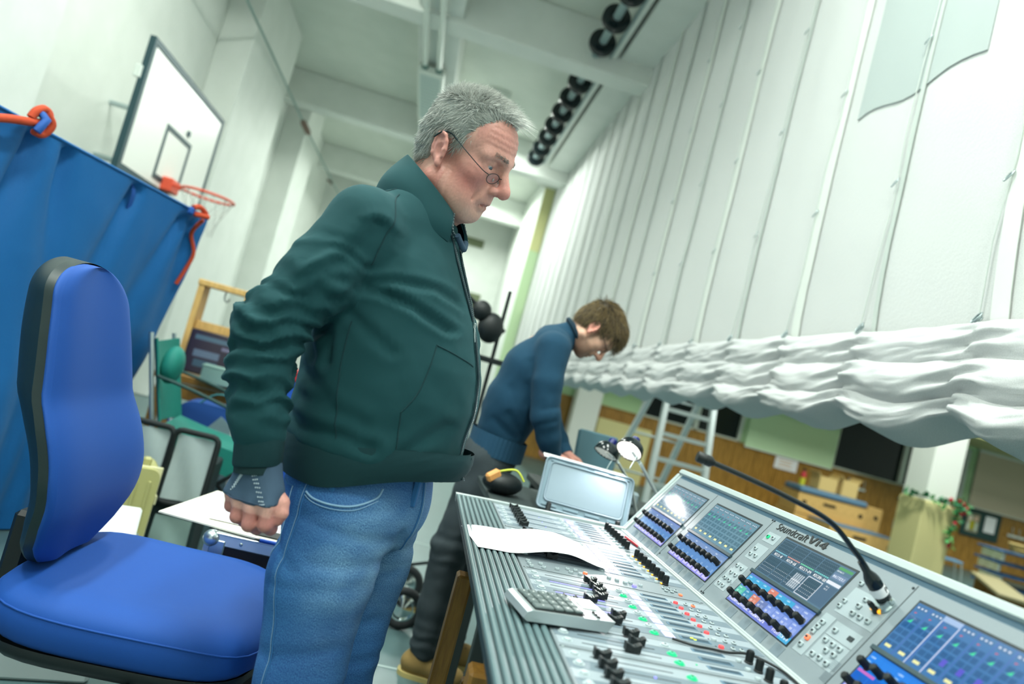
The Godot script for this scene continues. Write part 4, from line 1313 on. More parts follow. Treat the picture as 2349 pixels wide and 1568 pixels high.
func touch_image(kind: int) -> Image:
	var im := Image.create(384, 160, false, Image.FORMAT_RGB8)
	var rng := RandomNumberGenerator.new()
	rng.seed = 40 + kind
	if kind == 2:
		im.fill(hx("5b7c92"))
		for c in 4:
			for r in 2:
				var x := 4 + c * 78
				var y := 4 + r * 78
				im.fill_rect(Rect2i(x, y, 75, 74), hx("415d70"))
				for i in 8:
					im.fill_rect(Rect2i(x + 3 + i * 9, y + 3, 5, 46), hx("33505f"))
					for j in 5:
						im.fill_rect(Rect2i(x + 4 + i * 9, y + 6 + j * 13, 2, 3), hx("7d9aa8") if r == 0 else hx("e8eef2") if j > 1 else hx("4f7080"))
				if r == 0:
					for i in 8:
						im.fill_rect(Rect2i(x + 4 + i * 9, y + 52, 7, 5), [hx("7fc4d4"), hx("d49a90"), hx("74d4a8"), hx("78d0cc")][c])
					pixel_text(im, x + 12, y + 62, ["MIC1-8", "MIC9-16", "MIC17-24", "MIC25-32"][c], Color.WHITE, 2)
				else:
					if c == 2:
						for i in 5:
							im.fill_rect(Rect2i(x + 22 + i * 10, y + 10, 7, 56), hx("aebcc6"))
						im.fill_rect(Rect2i(x + 20, y + 36, 52, 3), hx("d6dde2"))
					if c == 3:
						for b in [[0, 0, 75, 3], [0, 71, 75, 3], [0, 0, 3, 74], [72, 0, 3, 74]]:
							im.fill_rect(Rect2i(x + b[0], y + b[1], b[2], b[3]), hx("d7dde6"))
		im.fill_rect(Rect2i(316, 6, 64, 10), hx("58a06a"))
		pixel_text(im, 318, 20, "DEFAULTS", Color.WHITE, 1)
		im.fill_rect(Rect2i(316, 30, 64, 24), hx("6c86a4"))
		pixel_text(im, 320, 38, "MASTERS", hx("dfe8f4"), 2)
		im.fill_rect(Rect2i(316, 62, 64, 12), hx("dfe6f2"))
		im.fill_rect(Rect2i(316, 78, 64, 76), hx("4f6c84"))
		pixel_text(im, 330, 82, "CH.1", Color.WHITE, 1)
		pixel_text(im, 330, 92, "CH.2", Color.WHITE, 1)
		return im
	im.fill([hx("7a9aa8"), hx("6c93a4"), Color.BLACK, hx("3f76ac")][kind])
	for c in 8:
		var x := c * 48
		im.fill_rect(Rect2i(x + 46, 0, 2, 160), [hx("54788a"), hx("54788a"), Color.BLACK, hx("4a64b4")][kind])
		var cell: Color = [hx("5c7f90"), hx("517686"), Color.BLACK, hx("2c5f92")][kind]
		im.fill_rect(Rect2i(x + 4, 6, 36, 14), cell.lightened(0.12))
		for r in 5:
			im.fill_rect(Rect2i(x + 4, 40 + r * 22, 18, 16), cell)
			im.fill_rect(Rect2i(x + 25, 40 + r * 22, 16, 16), cell)
		for r in 3:
			im.fill_rect(Rect2i(x + 6 + r * 12, 10, 6, 5), hx("d2dcec"))
		for j in 4:
			im.fill_rect(Rect2i(x + 10, 28, 8 - 2 * j, 1 + j), hx("e0525e"))
		for j in 12:
			im.fill_rect(Rect2i(x + 22 - j, 48 + j, 1 + j, 1), hx("3fd89a"))
		im.fill_rect(Rect2i(x + 10, 138, 20, 9), hx("e8e8a8"))
		if kind == 3 and c > 2:
			im.fill_rect(Rect2i(x + 20, 100, 14, 20), hx("5b58c8"))
	if kind == 3:
		im.fill_rect(Rect2i(88, 0, 3, 160), hx("d8def0"))
		im.fill_rect(Rect2i(140, 0, 3, 160), hx("d8def0"))
		im.fill_rect(Rect2i(88, 0, 55, 16), hx("9fbade"))
	return im

func lower_image(kind: int) -> Image:
	var im := Image.create(384, 128, false, Image.FORMAT_RGB8)
	im.fill([hx("7088c0"), hx("5b82b4"), hx("5f7fc4"), hx("1c78d8")][kind])
	var rows := [[8, 38], [58, 38]]
	for r in 2:
		for c in 8:
			var x := c * 48
			var y: int = rows[r][0]
			var col: Color
			if kind == 2:
				col = (hx("d4806e") if c == 3 else hx("41a8d4") if c < 6 else hx("7b94d4")) if r == 0 else (hx("59c0a8") if c == 0 else hx("3f8fb4") if c == 1 else hx("d0806c") if c == 2 else hx("6d80b4") if c < 4 else hx("7e98dc"))
			elif kind == 3:
				col = hx("1f7fe0") if r == 0 else hx("0c60c4")
			else:
				col = hx("5f8cc4") if r == 1 else hx("7490bc")
			im.fill_rect(Rect2i(x + 1, y, 46, 36), col)
			im.fill_rect(Rect2i(x + 24, y + 16, 14, 18), col.lightened(0.2) if kind != 3 else hx("1464b8"))
			if kind == 2 or (r == 0 and c % 2 == 0):
				pixel_text(im, x + 4, y + 4, "-10DB", Color(0.9, 0.95, 1.0), 1)
				im.fill_rect(Rect2i(x + 6, y + 18, 12, 8), col.lightened(0.45))
	if kind == 3:
		im.fill_rect(Rect2i(2, 56, 60, 8), hx("c46ac0"))
	im.fill_rect(Rect2i(0, 104, 384, 24), hx("8f8ee0") if kind < 2 else hx("6f7fd0"))
	if kind == 2:
		im.fill_rect(Rect2i(330, 104, 54, 24), hx("45a9d8"))
		var tx := ["VCA1DM", "VCA2VO.", "VCA3C.", "VCA5DW", "VCA6FB", "", "VTINST", "CH7FD"]
		for c in 8:
			pixel_text(im, c * 48 + 2, 110, tx[c], Color.WHITE, 2)
	else:
		for c in 8:
			im.fill_rect(Rect2i(c * 48 + 4, 109, 38, 14), hx("c6c4f4"))
	return im

func build_console() -> void:
	var panel := grained(mat("panel_grey", hx("93a0a7"), 0.45), TX.fine, 30.0)
	var strip := mat("strip_grey", hx("6f7f89"), 0.5)
	var strip_l := mat("strip_light", hx("98a4ac"), 0.5)
	var body := mat("body_dark", hx("24383c"), 0.55)
	var rib_m := mat("rib_grey", hx("5a7276"), 0.42)
	var edge := mat("edge_pale", hx("b3c0bf"), 0.4)
	var slate := mat("slate", hx("58788e"), 0.5)
	var dark := mat("slot_dark", hx("17262c"), 0.5)
	var metal := mat("meter_metal", hx("8fa6b0"), 0.35, 0.2)
	var green := glow("led_green", hx("14d888"), 0.6, hx("1c9a6c"))
	var redl := glow("led_red", hx("ff4048"), 0.7, hx("b84a4c"))
	var orange := glow("led_orange", hx("ff6a3a"), 0.8, hx("e07a5c"))
	var violet := glow("led_violet", hx("6a60ff"), 1.1, hx("8a86d8"))
	var yellow := glow("led_yellow", hx("ffa818"), 1.1, hx("f0b030"))
	var label_m := glow("led_label", hx("cfccff"), 0.45, hx("b8b4e0"))
	var t := thing("mixing_console", "large digital mixing console with faders, ribbed arm rest and four lit screens", "mixing console", Vector3(0.216, 0.855, -2.05), -deg_to_rad(1.2))
	var H := func(v: float) -> float: return v * SL
	var U0 := -0.02
	var U1 := 1.40
	var ln := U1 - U0
	var uc := (U0 + U1) * 0.5
	var tilt := Basis(Vector3.BACK, atan(SL))
	# hull: cross section swept along the desk
	var hull := PackedVector2Array([Vector2(0.004, -0.012), Vector2(0.03, -0.07), Vector2(0.2, -0.105), Vector2(0.62, -0.105), Vector2(0.70, 0.0), Vector2(0.68, 0.21), Vector2(0.655, 0.205), Vector2(0.53, 0.004), Vector2(0.105, -0.006)])
	var q := Shape.new()
	q.extrude(hull, U0, U1)
	obj("hull", q, body, t)
	# end cheek, pale, and its rim
	q = Shape.new()
	q.extrude(PackedVector2Array([Vector2(-0.004, 0.004), Vector2(0.0, -0.02), Vector2(0.03, -0.072), Vector2(0.2, -0.108), Vector2(0.63, -0.108), Vector2(0.712, 0.0), Vector2(0.692, 0.235), Vector2(0.66, 0.236), Vector2(0.52, 0.026), Vector2(0.11, 0.010)]), U0 - 0.022, U0)
	obj("end_cheek", q, edge, t)
	# arm rest and its ribs
	q = Shape.new()
	q.extrude(PackedVector2Array([Vector2(-0.003, 0.0), Vector2(0.0, -0.02), Vector2(0.012, -0.04), Vector2(0.108, -0.02), Vector2(0.108, 0.0035)]), U0, U1)
	obj("arm_rest", q, body, t)
	for k in 8:
		var v := 0.004 + k * 0.0134
		q = Shape.new()
		q.tube([Vector3(v, H.call(v) + 0.0005, U0 + 0.002), Vector3(v, H.call(v) + 0.0005, U1)], 0.0054, 10, true, 0.8, Vector3.UP)
		obj("rib", q, rib_m, t)
	# fader panel
	q = boxs(Vector3(0.314, H.call(0.314) - 0.006, uc), Vector3(0.41, 0.012, ln), 0.001, tilt)
	obj("fader_panel", q, panel, t)
	for k in 2:
		var v := 0.509 + k * 0.009
		obj("hinge_rail", tubes([Vector3(v, H.call(v) + 0.001, U0), Vector3(v, H.call(v) + 0.001, U1)], 0.0032, 8), edge, t)
	var flat_box := func(v0: float, v1: float, u0: float, u1: float, hh: float) -> Shape:
		var vm := (v0 + v1) * 0.5
		return boxs(Vector3(vm, H.call(vm) + hh * 0.5, (u0 + u1) * 0.5), Vector3(v1 - v0, hh, u1 - u0), 0.0003, tilt)
	# fader cap: a saddle with ridges
	var cap_s := Shape.new()
	var pf := PackedVector2Array([Vector2(-0.012, 0.0), Vector2(0.012, 0.0), Vector2(0.0125, 0.012), Vector2(0.009, 0.0115), Vector2(0.005, 0.0085), Vector2(0.0, 0.0072), Vector2(-0.005, 0.0085), Vector2(-0.009, 0.0115), Vector2(-0.0125, 0.012)])
	cap_s.extrude(pf, -0.006, 0.006, Transform3D(Basis.IDENTITY, Vector3(0, 0.003, 0)))
	cap_s.box(Vector3(0, 0.0015, 0), Vector3(0.006, 0.004, 0.003))
	var cap_mesh := cap_s.mesh()
	var line_s := Shape.new()
	for k in 5:
		var x := (k - 2) * 0.0042
		line_s.box(Vector3(x, 0.0105 + absf(x) * 0.33, 0), Vector3(0.0009, 0.0012, 0.0115))
	var line_mesh := line_s.mesh()
	var btn_s := Shape.new()
	btn_s.lathe(Vector3.ZERO, Vector3.UP, [Vector2(0.0085, 0.0), Vector2(0.0085, 0.0008), Vector2(0.0062, 0.001), Vector2(0.006, 0.003), Vector2(0.005, 0.0038), Vector2(0.0, 0.004)], 18)
	var btn_mesh := btn_s.mesh()
	btn_s = Shape.new()
	btn_s.lathe(Vector3.ZERO, Vector3.UP, [Vector2(0.005, 0.0), Vector2(0.0048, 0.003), Vector2(0.004, 0.004), Vector2(0.0, 0.0042)], 14)
	var small_mesh := btn_s.mesh()
	btn_s = Shape.new()
	btn_s.box(Vector3(0, 0.0018, 0), Vector3(0.0075, 0.0036, 0.0085), 0.0012)
	var key_mesh := btn_s.mesh()
	var ico := boxs(Vector3(0, 0.0039, 0), Vector3(0.003, 0.0005, 0.004)).mesh()
	var knob_s := Shape.new()
	knob_s.lathe(Vector3.ZERO, Vector3.UP, [Vector2(0.0072, 0.0), Vector2(0.0075, 0.002), Vector2(0.006, 0.003), Vector2(0.0056, 0.019), Vector2(0.0048, 0.0205), Vector2(0.0, 0.021)], 16)
	for k in 10:
		var a := TAU * k / 10.0
		knob_s.box(Vector3(cos(a) * 0.0058, 0.011, sin(a) * 0.0058), Vector3(0.0012, 0.015, 0.0012), 0.0, Basis(Vector3.UP, -a))
	var knob_mesh := knob_s.mesh()
	var put := func(called: String, mesh: Mesh, m: Material, v: float, u: float, h := 0.0005) -> MeshInstance3D:
		var o := obj(called, mesh, m, t)
		o.transform = Transform3D(tilt, Vector3(v, H.call(v) + h, u))
		return o
	var btn_m := mat("button_grey", hx("aebcc0"), 0.45)
	var rng := RandomNumberGenerator.new()
	rng.seed = 77
	# channels of the bays: [start, count, cap positions, lit]
	var chan := []
	for k in 8:
		chan.append([0.018 + k * PITCH, 0, 0.165 + 0.001 * (k % 2), k])
	for k in 8:
		chan.append([0.313 + k * PITCH, 1, 0.165 if k < 6 else 0.19, k])
	var pos3 := [0.244, 0.248, 0.247, 0.242, 0.215, 0.169, 0.250, 0.235]
	for k in 8:
		chan.append([0.673 + k * 0.0317, 2, pos3[k], k])
	for k in 3:
		chan.append([0.949 + k * 0.0335, 4, [0.247, 0.247, 0.230][k], k])
	for k in 10:
		chan.append([1.067 + k * 0.0317, 3, 0.169, k])
	for ch in chan:
		var u: float = ch[0]
		var bay: int = ch[1]
		var k: int = ch[3]
		obj("channel_strip", flat_box.call(0.113, 0.50, u - PITCH * 0.5 + 0.0004, u + PITCH * 0.5 - 0.0004, 0.0006), strip if k % 2 == 1 else strip_l, t)
		obj("fader_slot", flat_box.call(0.152, 0.278, u - 0.0012, u + 0.0012, 0.001), dark, t)
		var cap := put.call("fader_cap", cap_mesh, M.black, ch[2], u) as MeshInstance3D
		var ridge := obj("ridges", line_mesh, M.white_plastic if bay == 2 and k < 6 else body, cap)
		put.call("button", btn_mesh, btn_m, 0.129, u)
		var lit := (bay == 2 and k % 2 == 1) or (bay == 4 and k > 0) or (bay == 3 and k % 2 == 0)
		var b := put.call("button", btn_mesh, green if lit else btn_m, 0.304, u + 0.007) as MeshInstance3D
		obj("icon", ico, dark, b)
		if bay == 2 and k in [1, 3, 4, 5]:
			obj("lit_slot", flat_box.call(0.155, 0.250, u - 0.0015 + 0.008, u + 0.0015 + 0.008, 0.0013), violet, t)
		if bay < 3:
			obj("name_display", flat_box.call(0.322, 0.341, u - 0.0125, u + 0.0125, 0.0016), label_m if bay == 2 else violet if k % 2 == 0 else label_m, t)
		# meter window: dark frame, two pale bars and a centre mark
		var mw := obj("meter_window", flat_box.call(0.352, 0.408, u - 0.0065, u + 0.0065, 0.0014), slate, t)
		if bay != 1 or k > 3:
			obj("meter_bar", flat_box.call(0.356, 0.405, u - 0.0042, u - 0.0016, 0.0019), dark, mw)
			obj("meter_bar", flat_box.call(0.356, 0.405, u + 0.0016, u + 0.0042, 0.0019), dark, mw)
			if bay == 2 and k == 7:
				obj("lit_segment", flat_box.call(0.372, 0.377, u - 0.0042, u - 0.0016, 0.0026), glow("led_lime", hx("d8ee30"), 1.2), mw)
				obj("lit_segment", flat_box.call(0.376, 0.381, u + 0.0016, u + 0.0042, 0.0026), M.led_lime, mw)
		else:
			obj("meter_bar", flat_box.call(0.356, 0.405, u - 0.001, u + 0.001, 0.0019), metal, mw)
		if bay == 2:
			put.call("button", small_mesh, redl if k < 6 or k == 7 else btn_m, 0.421, u + 0.014)
			put.call("led", boxs(Vector3.ZERO, Vector3(0.002, 0.0015, 0.003)).mesh(), dark, 0.4125, u + 0.012)
			for c in 2:
				var kb := put.call("button", key_mesh, orange if (k == 0 and c == 1) else btn_m, 0.443 + 0.016 * c, u + 0.012) as MeshInstance3D
				obj("icon", ico, dark, kb)
		elif bay == 1 or bay == 0 or bay == 4:
			var kn := put.call("encoder", knob_mesh, M.black, 0.447, u + 0.018 if bay == 1 else u + 0.009) as MeshInstance3D
			if bay == 1:
				var gl := obj("lit_ring", boxs(Vector3(-0.0095, 0.002, 0.0), Vector3(0.004, 0.0024, 0.0075), 0.001), yellow, kn)
			put.call("button", small_mesh, btn_m, 0.428, u + 0.012)
		else:
			put.call("encoder", knob_mesh, M.black, 0.447, u)
	# control section between the bays, round buttons in rows
	for p in [[0.128, 0.592], [0.128, 0.612], [0.13, 0.63], [0.155, 0.598], [0.158, 0.622], [0.188, 0.612], [0.214, 0.595], [0.217, 0.615], [0.232, 0.592], [0.238, 0.614], [0.252, 0.6], [0.264, 0.62], [0.306, 0.594], [0.322, 0.6], [0.338, 0.608], [0.352, 0.6], [0.354, 0.622], [0.372, 0.606], [0.43, 0.588], [0.43, 0.606], [0.443, 0.588], [0.443, 0.606], [0.456, 0.592]]:
		var m: Material = orange if p == [0.252, 0.6] else violet if p == [0.354, 0.622] else btn_m
		var b := put.call("button", small_mesh if p[0] < 0.42 else key_mesh, m, p[0], p[1]) as MeshInstance3D
		obj("icon", ico, dark, b)
	put.call("button", key_mesh, orange, 0.458, 0.617)
	for u in [0.278, 0.64, 0.935, 1.042]:
		obj("module_seam", flat_box.call(0.112, 0.5, u - 0.0006, u + 0.0006, 0.0007), dark, t)
	for p in [[0.1165, 0.27], [0.49, 0.27], [0.1165, 0.645], [0.49, 0.645], [0.1165, 1.045], [0.49, 1.045]]:
		put.call("screw", btn_s.mesh() if false else boxs(Vector3(0, 0.0004, 0), Vector3(0.004, 0.001, 0.004), 0.0004).mesh(), M.steel, p[0], p[1])
	put.call("led", boxs(Vector3(0, 0.001, 0), Vector3(0.004, 0.002, 0.004), 0.001).mesh(), violet, 0.24, 1.099)
	put.call("led", boxs(Vector3(0, 0.001, 0), Vector3(0.003, 0.002, 0.003), 0.001).mesh(), green, 0.334, 1.016)
	for k in 4:
		put.call("led", boxs(Vector3(0, 0.001, 0), Vector3(0.0022, 0.0015, 0.0022), 0.0008).mesh(), violet, 0.235, 0.07 + k * 0.06)
	build_bridge(t, panel, strip, edge, dark, btn_m, knob_mesh, key_mesh, ico, green, orange, yellow)

func build_bridge(t: Node3D, panel: Material, strip: Material, edge: Material, dark: Material, btn_m: Material, knob_mesh: Mesh, key_mesh: Mesh, ico: Mesh, green: Material, orange: Material, yellow: Material) -> void:
	var s := Node3D.new()
	s.name = "screen_bridge"
	t.add_child(s)
	# part axes: x up the slope, y out of it, z along the desk
	s.transform = Transform3D(Basis(Vector3(STV, STH, 0), Vector3(-STH, STV, 0), Vector3.BACK), Vector3(0.52, 0.018, 0))
	var U0 := -0.035
	var U1 := 1.40
	var uc := (U0 + U1) * 0.5
	obj("bridge_panel", boxs(Vector3(0.117, -0.006, uc), Vector3(0.234, 0.012, U1 - U0), 0.001), panel, s)
	var q := Shape.new()
	q.extrude(PackedVector2Array([Vector2(0.232, -0.004), Vector2(0.244, -0.003), Vector2(0.247, 0.008), Vector2(0.258, 0.009), Vector2(0.263, 0.003), Vector2(0.25, -0.03), Vector2(0.226, -0.02)]), U0 - 0.006, U1)
	obj("top_lip", q, edge, s)
	obj("lip_groove", boxs(Vector3(0.2385, -0.0025, uc), Vector3(0.0125, 0.002, U1 - U0), 0.0), mat("groove_blue", hx("3f647a"), 0.5), s)
	var place := func(called: String, mesh: Mesh, m: Material, x: float, z: float, y := 0.0) -> MeshInstance3D:
		var o := obj(called, mesh, m, s)
		o.position = Vector3(x, y, z)
		return o
	for b in 4:
		var u: float = BAYS[b]
		var bz := boxs(Vector3(0.120, 0.0004, u + 0.123), Vector3(0.184, 0.0012, 0.25), 0.0004)
		obj("screen_frame", bz, dark, s)
		q = Shape.new()
		q.quad(Vector3(0.114, 0.0014, u + 0.002), Vector3(0.114, 0.0014, u + 0.244), Vector3(0.207, 0.0014, u + 0.244), Vector3(0.207, 0.0014, u + 0.002))
		obj("touch_screen", q, screen_mat("touch_screen_%d" % b, touch_image(b), 1.0), s)
		q = Shape.new()
		q.quad(Vector3(0.030, 0.0014, u + 0.002), Vector3(0.030, 0.0014, u + 0.244), Vector3(0.105, 0.0014, u + 0.244), Vector3(0.105, 0.0014, u + 0.002))
		obj("encoder_screen", q, screen_mat("encoder_screen_%d" % b, lower_image(b), 1.0), s)
		obj("screen_bar", boxs(Vector3(0.1095, 0.003, u + 0.123), Vector3(0.008, 0.006, 0.256), 0.001), mat("bar_dark", hx("2c444c"), 0.4), s)
		for r in 2:
			for k in 8:
				var o: MeshInstance3D = place.call("knob", knob_mesh, M.black, [0.0455, 0.0795][r], u + 0.016 + k * 0.0308)
				o.scale = Vector3(1.0, 1.05, 1.0)
		for k in 8:
			if k % 2 == 1:
				obj("strip_mark", boxs(Vector3(0.0125, 0.0003, u + 0.016 + k * 0.0312), Vector3(0.024, 0.0006, 0.0305)), strip, s)
	for u in [0.573, 0.267, 1.035]:
		obj("module_seam", boxs(Vector3(0.116, 0.0002, u), Vector3(0.232, 0.0006, 0.0012)), dark, s)
	for p in [[0.008, 0.567], [0.008, 0.579], [0.015, 0.272], [0.232, 0.567], [0.232, 0.577], [0.225, 1.03]]:
		obj("screw", boxs(Vector3(p[0], 0.001, p[1]), Vector3(0.004, 0.002, 0.004), 0.0008), dark, s)
	# maker's lettering on the bridge
	var tb := Basis(Vector3(0, 0, 1), Vector3(1, 0, 0), Vector3(0, 1, 0))
	var l1 := obj("lettering", text_mesh("Soundcraft", 0.0225, 0.0008, 400, true), M.black, s)
	var w1: float = l1.mesh.get_aabb().size.x
	l1.transform = Transform3D(tb.scaled_local(Vector3(0.118 / w1, 1.0, 1.0)), Vector3(0.2245, 0.001, 0.662))
	var l2 := obj("lettering", text_mesh("Vi4", 0.0235, 0.0008, 800, true), M.black, s)
	var w2: float = l2.mesh.get_aabb().size.x
	l2.transform = Transform3D(tb.scaled_local(Vector3(0.064 / w2, 1.0, 1.0)), Vector3(0.2275, 0.001, 0.756))
	# bordered fields and push keys between the screens
	var field := mat("field_grey", hx("9daab0"), 0.5)
	for f in [[0.192, 0.618, 0.026, 0.05], [0.148, 0.616, 0.042, 0.05], [0.1, 0.614, 0.02, 0.045], [0.075, 0.61, 0.03, 0.05], [0.05, 0.607, 0.026, 0.05], [0.075, 0.935, 0.085, 0.03], [0.155, 0.98, 0.055, 0.1], [0.1, 0.99, 0.03, 0.07], [0.062, 0.99, 0.05, 0.07]]:
		obj("key_field", boxs(Vector3(f[0], 0.0002, f[1]), Vector3(f[2], 0.0006, f[3])), field, s)
	var keys := [[0.192, 0.606], [0.194, 0.626], [0.155, 0.604], [0.139, 0.604], [0.14, 0.625], [0.101, 0.6], [0.1, 0.622], [0.081, 0.602], [0.081, 0.623], [0.064, 0.6], [0.064, 0.62], [0.047, 0.597], [0.047, 0.616], [0.192, 0.935], [0.151, 0.935], [0.139, 0.934], [0.17, 0.971], [0.155, 0.97], [0.139, 0.971], [0.139, 0.99], [0.14, 1.01], [0.191, 0.971], [0.099, 0.933], [0.088, 0.932], [0.077, 0.931], [0.063, 0.932], [0.047, 0.931], [0.099, 0.97], [0.077, 0.969], [0.077, 0.989], [0.063, 0.987], [0.077, 1.008], [0.064, 1.007], [0.046, 0.969], [0.047, 0.988], [0.046, 1.008]]
	for k in keys.size():
		var p: Array = keys[k]
		var m: Material = green if k == 0 else orange if k == 25 else btn_m
		var o: MeshInstance3D = place.call("key", key_mesh, m, p[0], p[1])
		o.scale = Vector3(1.25, 1.3, 1.25) if k > 16 or k == 25 else Vector3(1.1, 1.2, 1.1)
		obj("icon", ico, dark, o)
	obj("slot", boxs(Vector3(0.101, 0.0008, 1.008), Vector3(0.008, 0.0016, 0.013)), dark, s)
	for f in [[0.03, 1.025], [0.052, 1.022]]:
		for k in 6:
			obj("vent_line", boxs(Vector3(f[0] - 0.008 + k * 0.003, 0.0004, f[1]), Vector3(0.0008, 0.0008, 0.018)), strip, s)
	# small stalk lamp socket glowing amber, and the talkback microphone socket
	q = Shape.new()
	q.lathe(Vector3(0.163, 0, 1.006), Vector3.UP, [Vector2(0.0072, 0.0), Vector2(0.0068, 0.003), Vector2(0.0048, 0.006), Vector2(0.0044, 0.017), Vector2(0.0035, 0.02), Vector2(0.0, 0.0205)], 14)
	obj("stalk_knob", q, M.black, s)
	for d in [-0.009, 0.009]:
		obj("amber_lamp", boxs(Vector3(0.165, 0.003, 1.006 + d), Vector3(0.011, 0.006, 0.006), 0.002), yellow, s)
	q = Shape.new()
	q.lathe(Vector3(0.178, 0, 1.012), Vector3.UP, [Vector2(0.0165, 0.0), Vector2(0.0165, 0.003), Vector2(0.0135, 0.005), Vector2(0.0125, 0.012), Vector2(0.0, 0.012)], 20)
	obj("socket", q, M.steel, s)
	obj("release_tab", boxs(Vector3(0.186, 0.008, 1.026), Vector3(0.008, 0.01, 0.007), 0.002), M.chrome, s)
	obj("slope_cheek", boxs(Vector3(0.12, -0.02, U0 - 0.004), Vector3(0.25, 0.055, 0.012), 0.004), edge, s)
# ---------------------------------------------------------------- things on and round the console
func console_frame() -> Transform3D:
	return Transform3D(Basis(Vector3.UP, -deg_to_rad(1.2)), Vector3(0.216, 0.855, -2.05))

func build_console_things() -> void:
	var cf := console_frame()
	# wooden stand under the console
	var t := thing("console_table", "brown wooden trestle table carrying the mixing console", "table", cf * Vector3(0, -0.855, 0), -deg_to_rad(1.2))
	var wb: Material = M.wood_brown
	obj("table_top", boxs(Vector3(0.36, 0.735, 0.68), Vector3(0.56, 0.025, 1.36), 0.004), wb, t)
	for u in [0.45, 0.95]:
		for v in [0.026, 0.62]:
			var lh := 0.765 if v < 0.1 else 0.722
			obj("leg", boxs(Vector3(v, lh * 0.5 + 0.001, u), Vector3(0.036, lh, 0.05), 0.005), wb, t)
		obj("cross_rail", boxs(Vector3(0.34, 0.5, u), Vector3(0.52, 0.08, 0.03), 0.004), wb, t)
	obj("side_rail", boxs(Vector3(0.12, 0.68, 0.70), Vector3(0.025, 0.08, 0.50), 0.004), wb, t)
	# sheet of paper with printed tables lying over arm rest and faders
	var im := Image.create(256, 360, false, Image.FORMAT_RGB8)
	im.fill(hx("f6f6f9"))
	var ink := hx("7f7fa6")
	for b in [[40, 96, 14], [40, 190, 12]]:
		for r in b[2]:
			im.fill_rect(Rect2i(b[0], b[1] + r * 5, 12, 1), ink)
			im.fill_rect(Rect2i(b[0] + 18, b[1] + r * 5, 60 + (r * 37) % 22, 1), ink)
		im.fill_rect(Rect2i(b[0] + 108, b[1] - 2, 1, b[2] * 5 + 4), ink)
	for r in 26:
		im.fill_rect(Rect2i(170, 84 + r * 5, 30 + (r * 53) % 34, 1), hx("9c9cb8"))
	for r in 14:
		im.fill_rect(Rect2i(40, 266 + r * 5, 110 + (r * 29) % 40, 1), hx("a6a6c0"))
	im.fill_rect(Rect2i(60, 70, 3, 3), hx("b0b0b8"))
	var pm := mat("printed_paper", Color.WHITE, 0.75)
	pm.albedo_texture = ImageTexture.create_from_image(im)
	t = thing("paper_sheet", "white printed paper sheet lying across the ribbed arm rest and the faders", "paper", cf.origin, -deg_to_rad(1.2))
	var q := Shape.new()
	q.sheet(12, 30, func(u: float, v: float) -> Vector3:
		var c00 := Vector2(0.372, -0.004)
		var e1 := Vector2(0.208, 0.024)
		var e2 := Vector2(-0.032, 0.296)
		var p := c00 + e1 * u + e2 * v
		var h := 0.006 + p.y * SL
		h += 0.018 * smoothstep(0.08, 0.19, p.y) * (1.0 - smoothstep(0.21, 0.31, p.y) * 0.9)
		h += 0.006 * sin(v * 7.0 + u * 2.0) * v * (1.0 - v) + 0.004 * u * (1.0 - u)
		h -= 0.008 * (1.0 - u) * exp(-v / 0.05)
		return Vector3(p.y, h, p.x), Vector3(0, 0.0006, 0))
	obj("sheet", q, pm, t)
	# numeric keypad
	t = thing("numeric_keypad", "silver numeric keypad with black keys propped on the arm rest and panel", "keypad", cf * Vector3(0.052, 0.0, 0.945), -deg_to_rad(1.2) + deg_to_rad(13.0))
	t.rotate_object_local(Vector3.BACK, 0.035)
	q = Shape.new()
	q.extrude(PackedVector2Array([Vector2(0.0, 0.014), Vector2(0.006, 0.010), Vector2(0.02, 0.010), Vector2(0.146, 0.006), Vector2(0.155, 0.018), Vector2(0.158, 0.0235), Vector2(0.03, 0.0265), Vector2(0.012, 0.027), Vector2(0.004, 0.024)]), -0.048, 0.048)
	obj("casing", q, mat("keypad_silver", hx("b9c4c6"), 0.32, 0.5), t)
	obj("base", boxs(Vector3(0.082, 0.0105, 0), Vector3(0.13, 0.012, 0.088), 0.003), mat("keypad_base", hx("30464c"), 0.5), t)
	obj("key_well", boxs(Vector3(0.062, 0.0266, 0.0), Vector3(0.088, 0.0016, 0.086), 0.0005), M.black, t)
	var kd := mat("keypad_key", hx("5c6a6a"), 0.4)
	for r in 4:
		for c in 5:
			if r == 3 and c == 1:
				continue
			var wide := r == 3 and c == 0
			var x := 0.0265 + c * 0.0172 + (0.0086 if wide else 0.0)
			var h := 0.0295 if r > 0 else 0.0285
			var kk := obj("key", boxs(Vector3(x, h, -0.032 + r * 0.0213), Vector3(0.0150 + (0.0172 if wide else 0.0), 0.0045, 0.0180), 0.0014), kd, t)
			obj("legend", boxs(Vector3(x, h + 0.0023, -0.032 + r * 0.0213), Vector3(0.002, 0.0003, 0.0035)), M.white_plastic, kk)
	for k in 3:
		var b := Shape.new()
		b.ball(Vector3(0.132, 0.025, 0.018 + k * 0.010), Vector3(0.0032, 0.002, 0.0032), 10, 6)
		obj("indicator", b, M.black, t)
	obj("mark", boxs(Vector3(0.112, 0.0255, -0.03), Vector3(0.002, 0.0012, 0.002)), M.hoop_orange, t)
	obj("thumb_pad", boxs(Vector3(0.135, 0.0249, -0.012), Vector3(0.028, 0.0008, 0.03), 0.0003), mat("pad_pale", hx("cfd6d4"), 0.4), t)
	# gooseneck talkback microphone
	t = thing("gooseneck_microphone", "black gooseneck microphone with a white label band rising from the console and bending left", "microphone", cf * Vector3(0.612, 0.176, 1.012), -deg_to_rad(1.2))
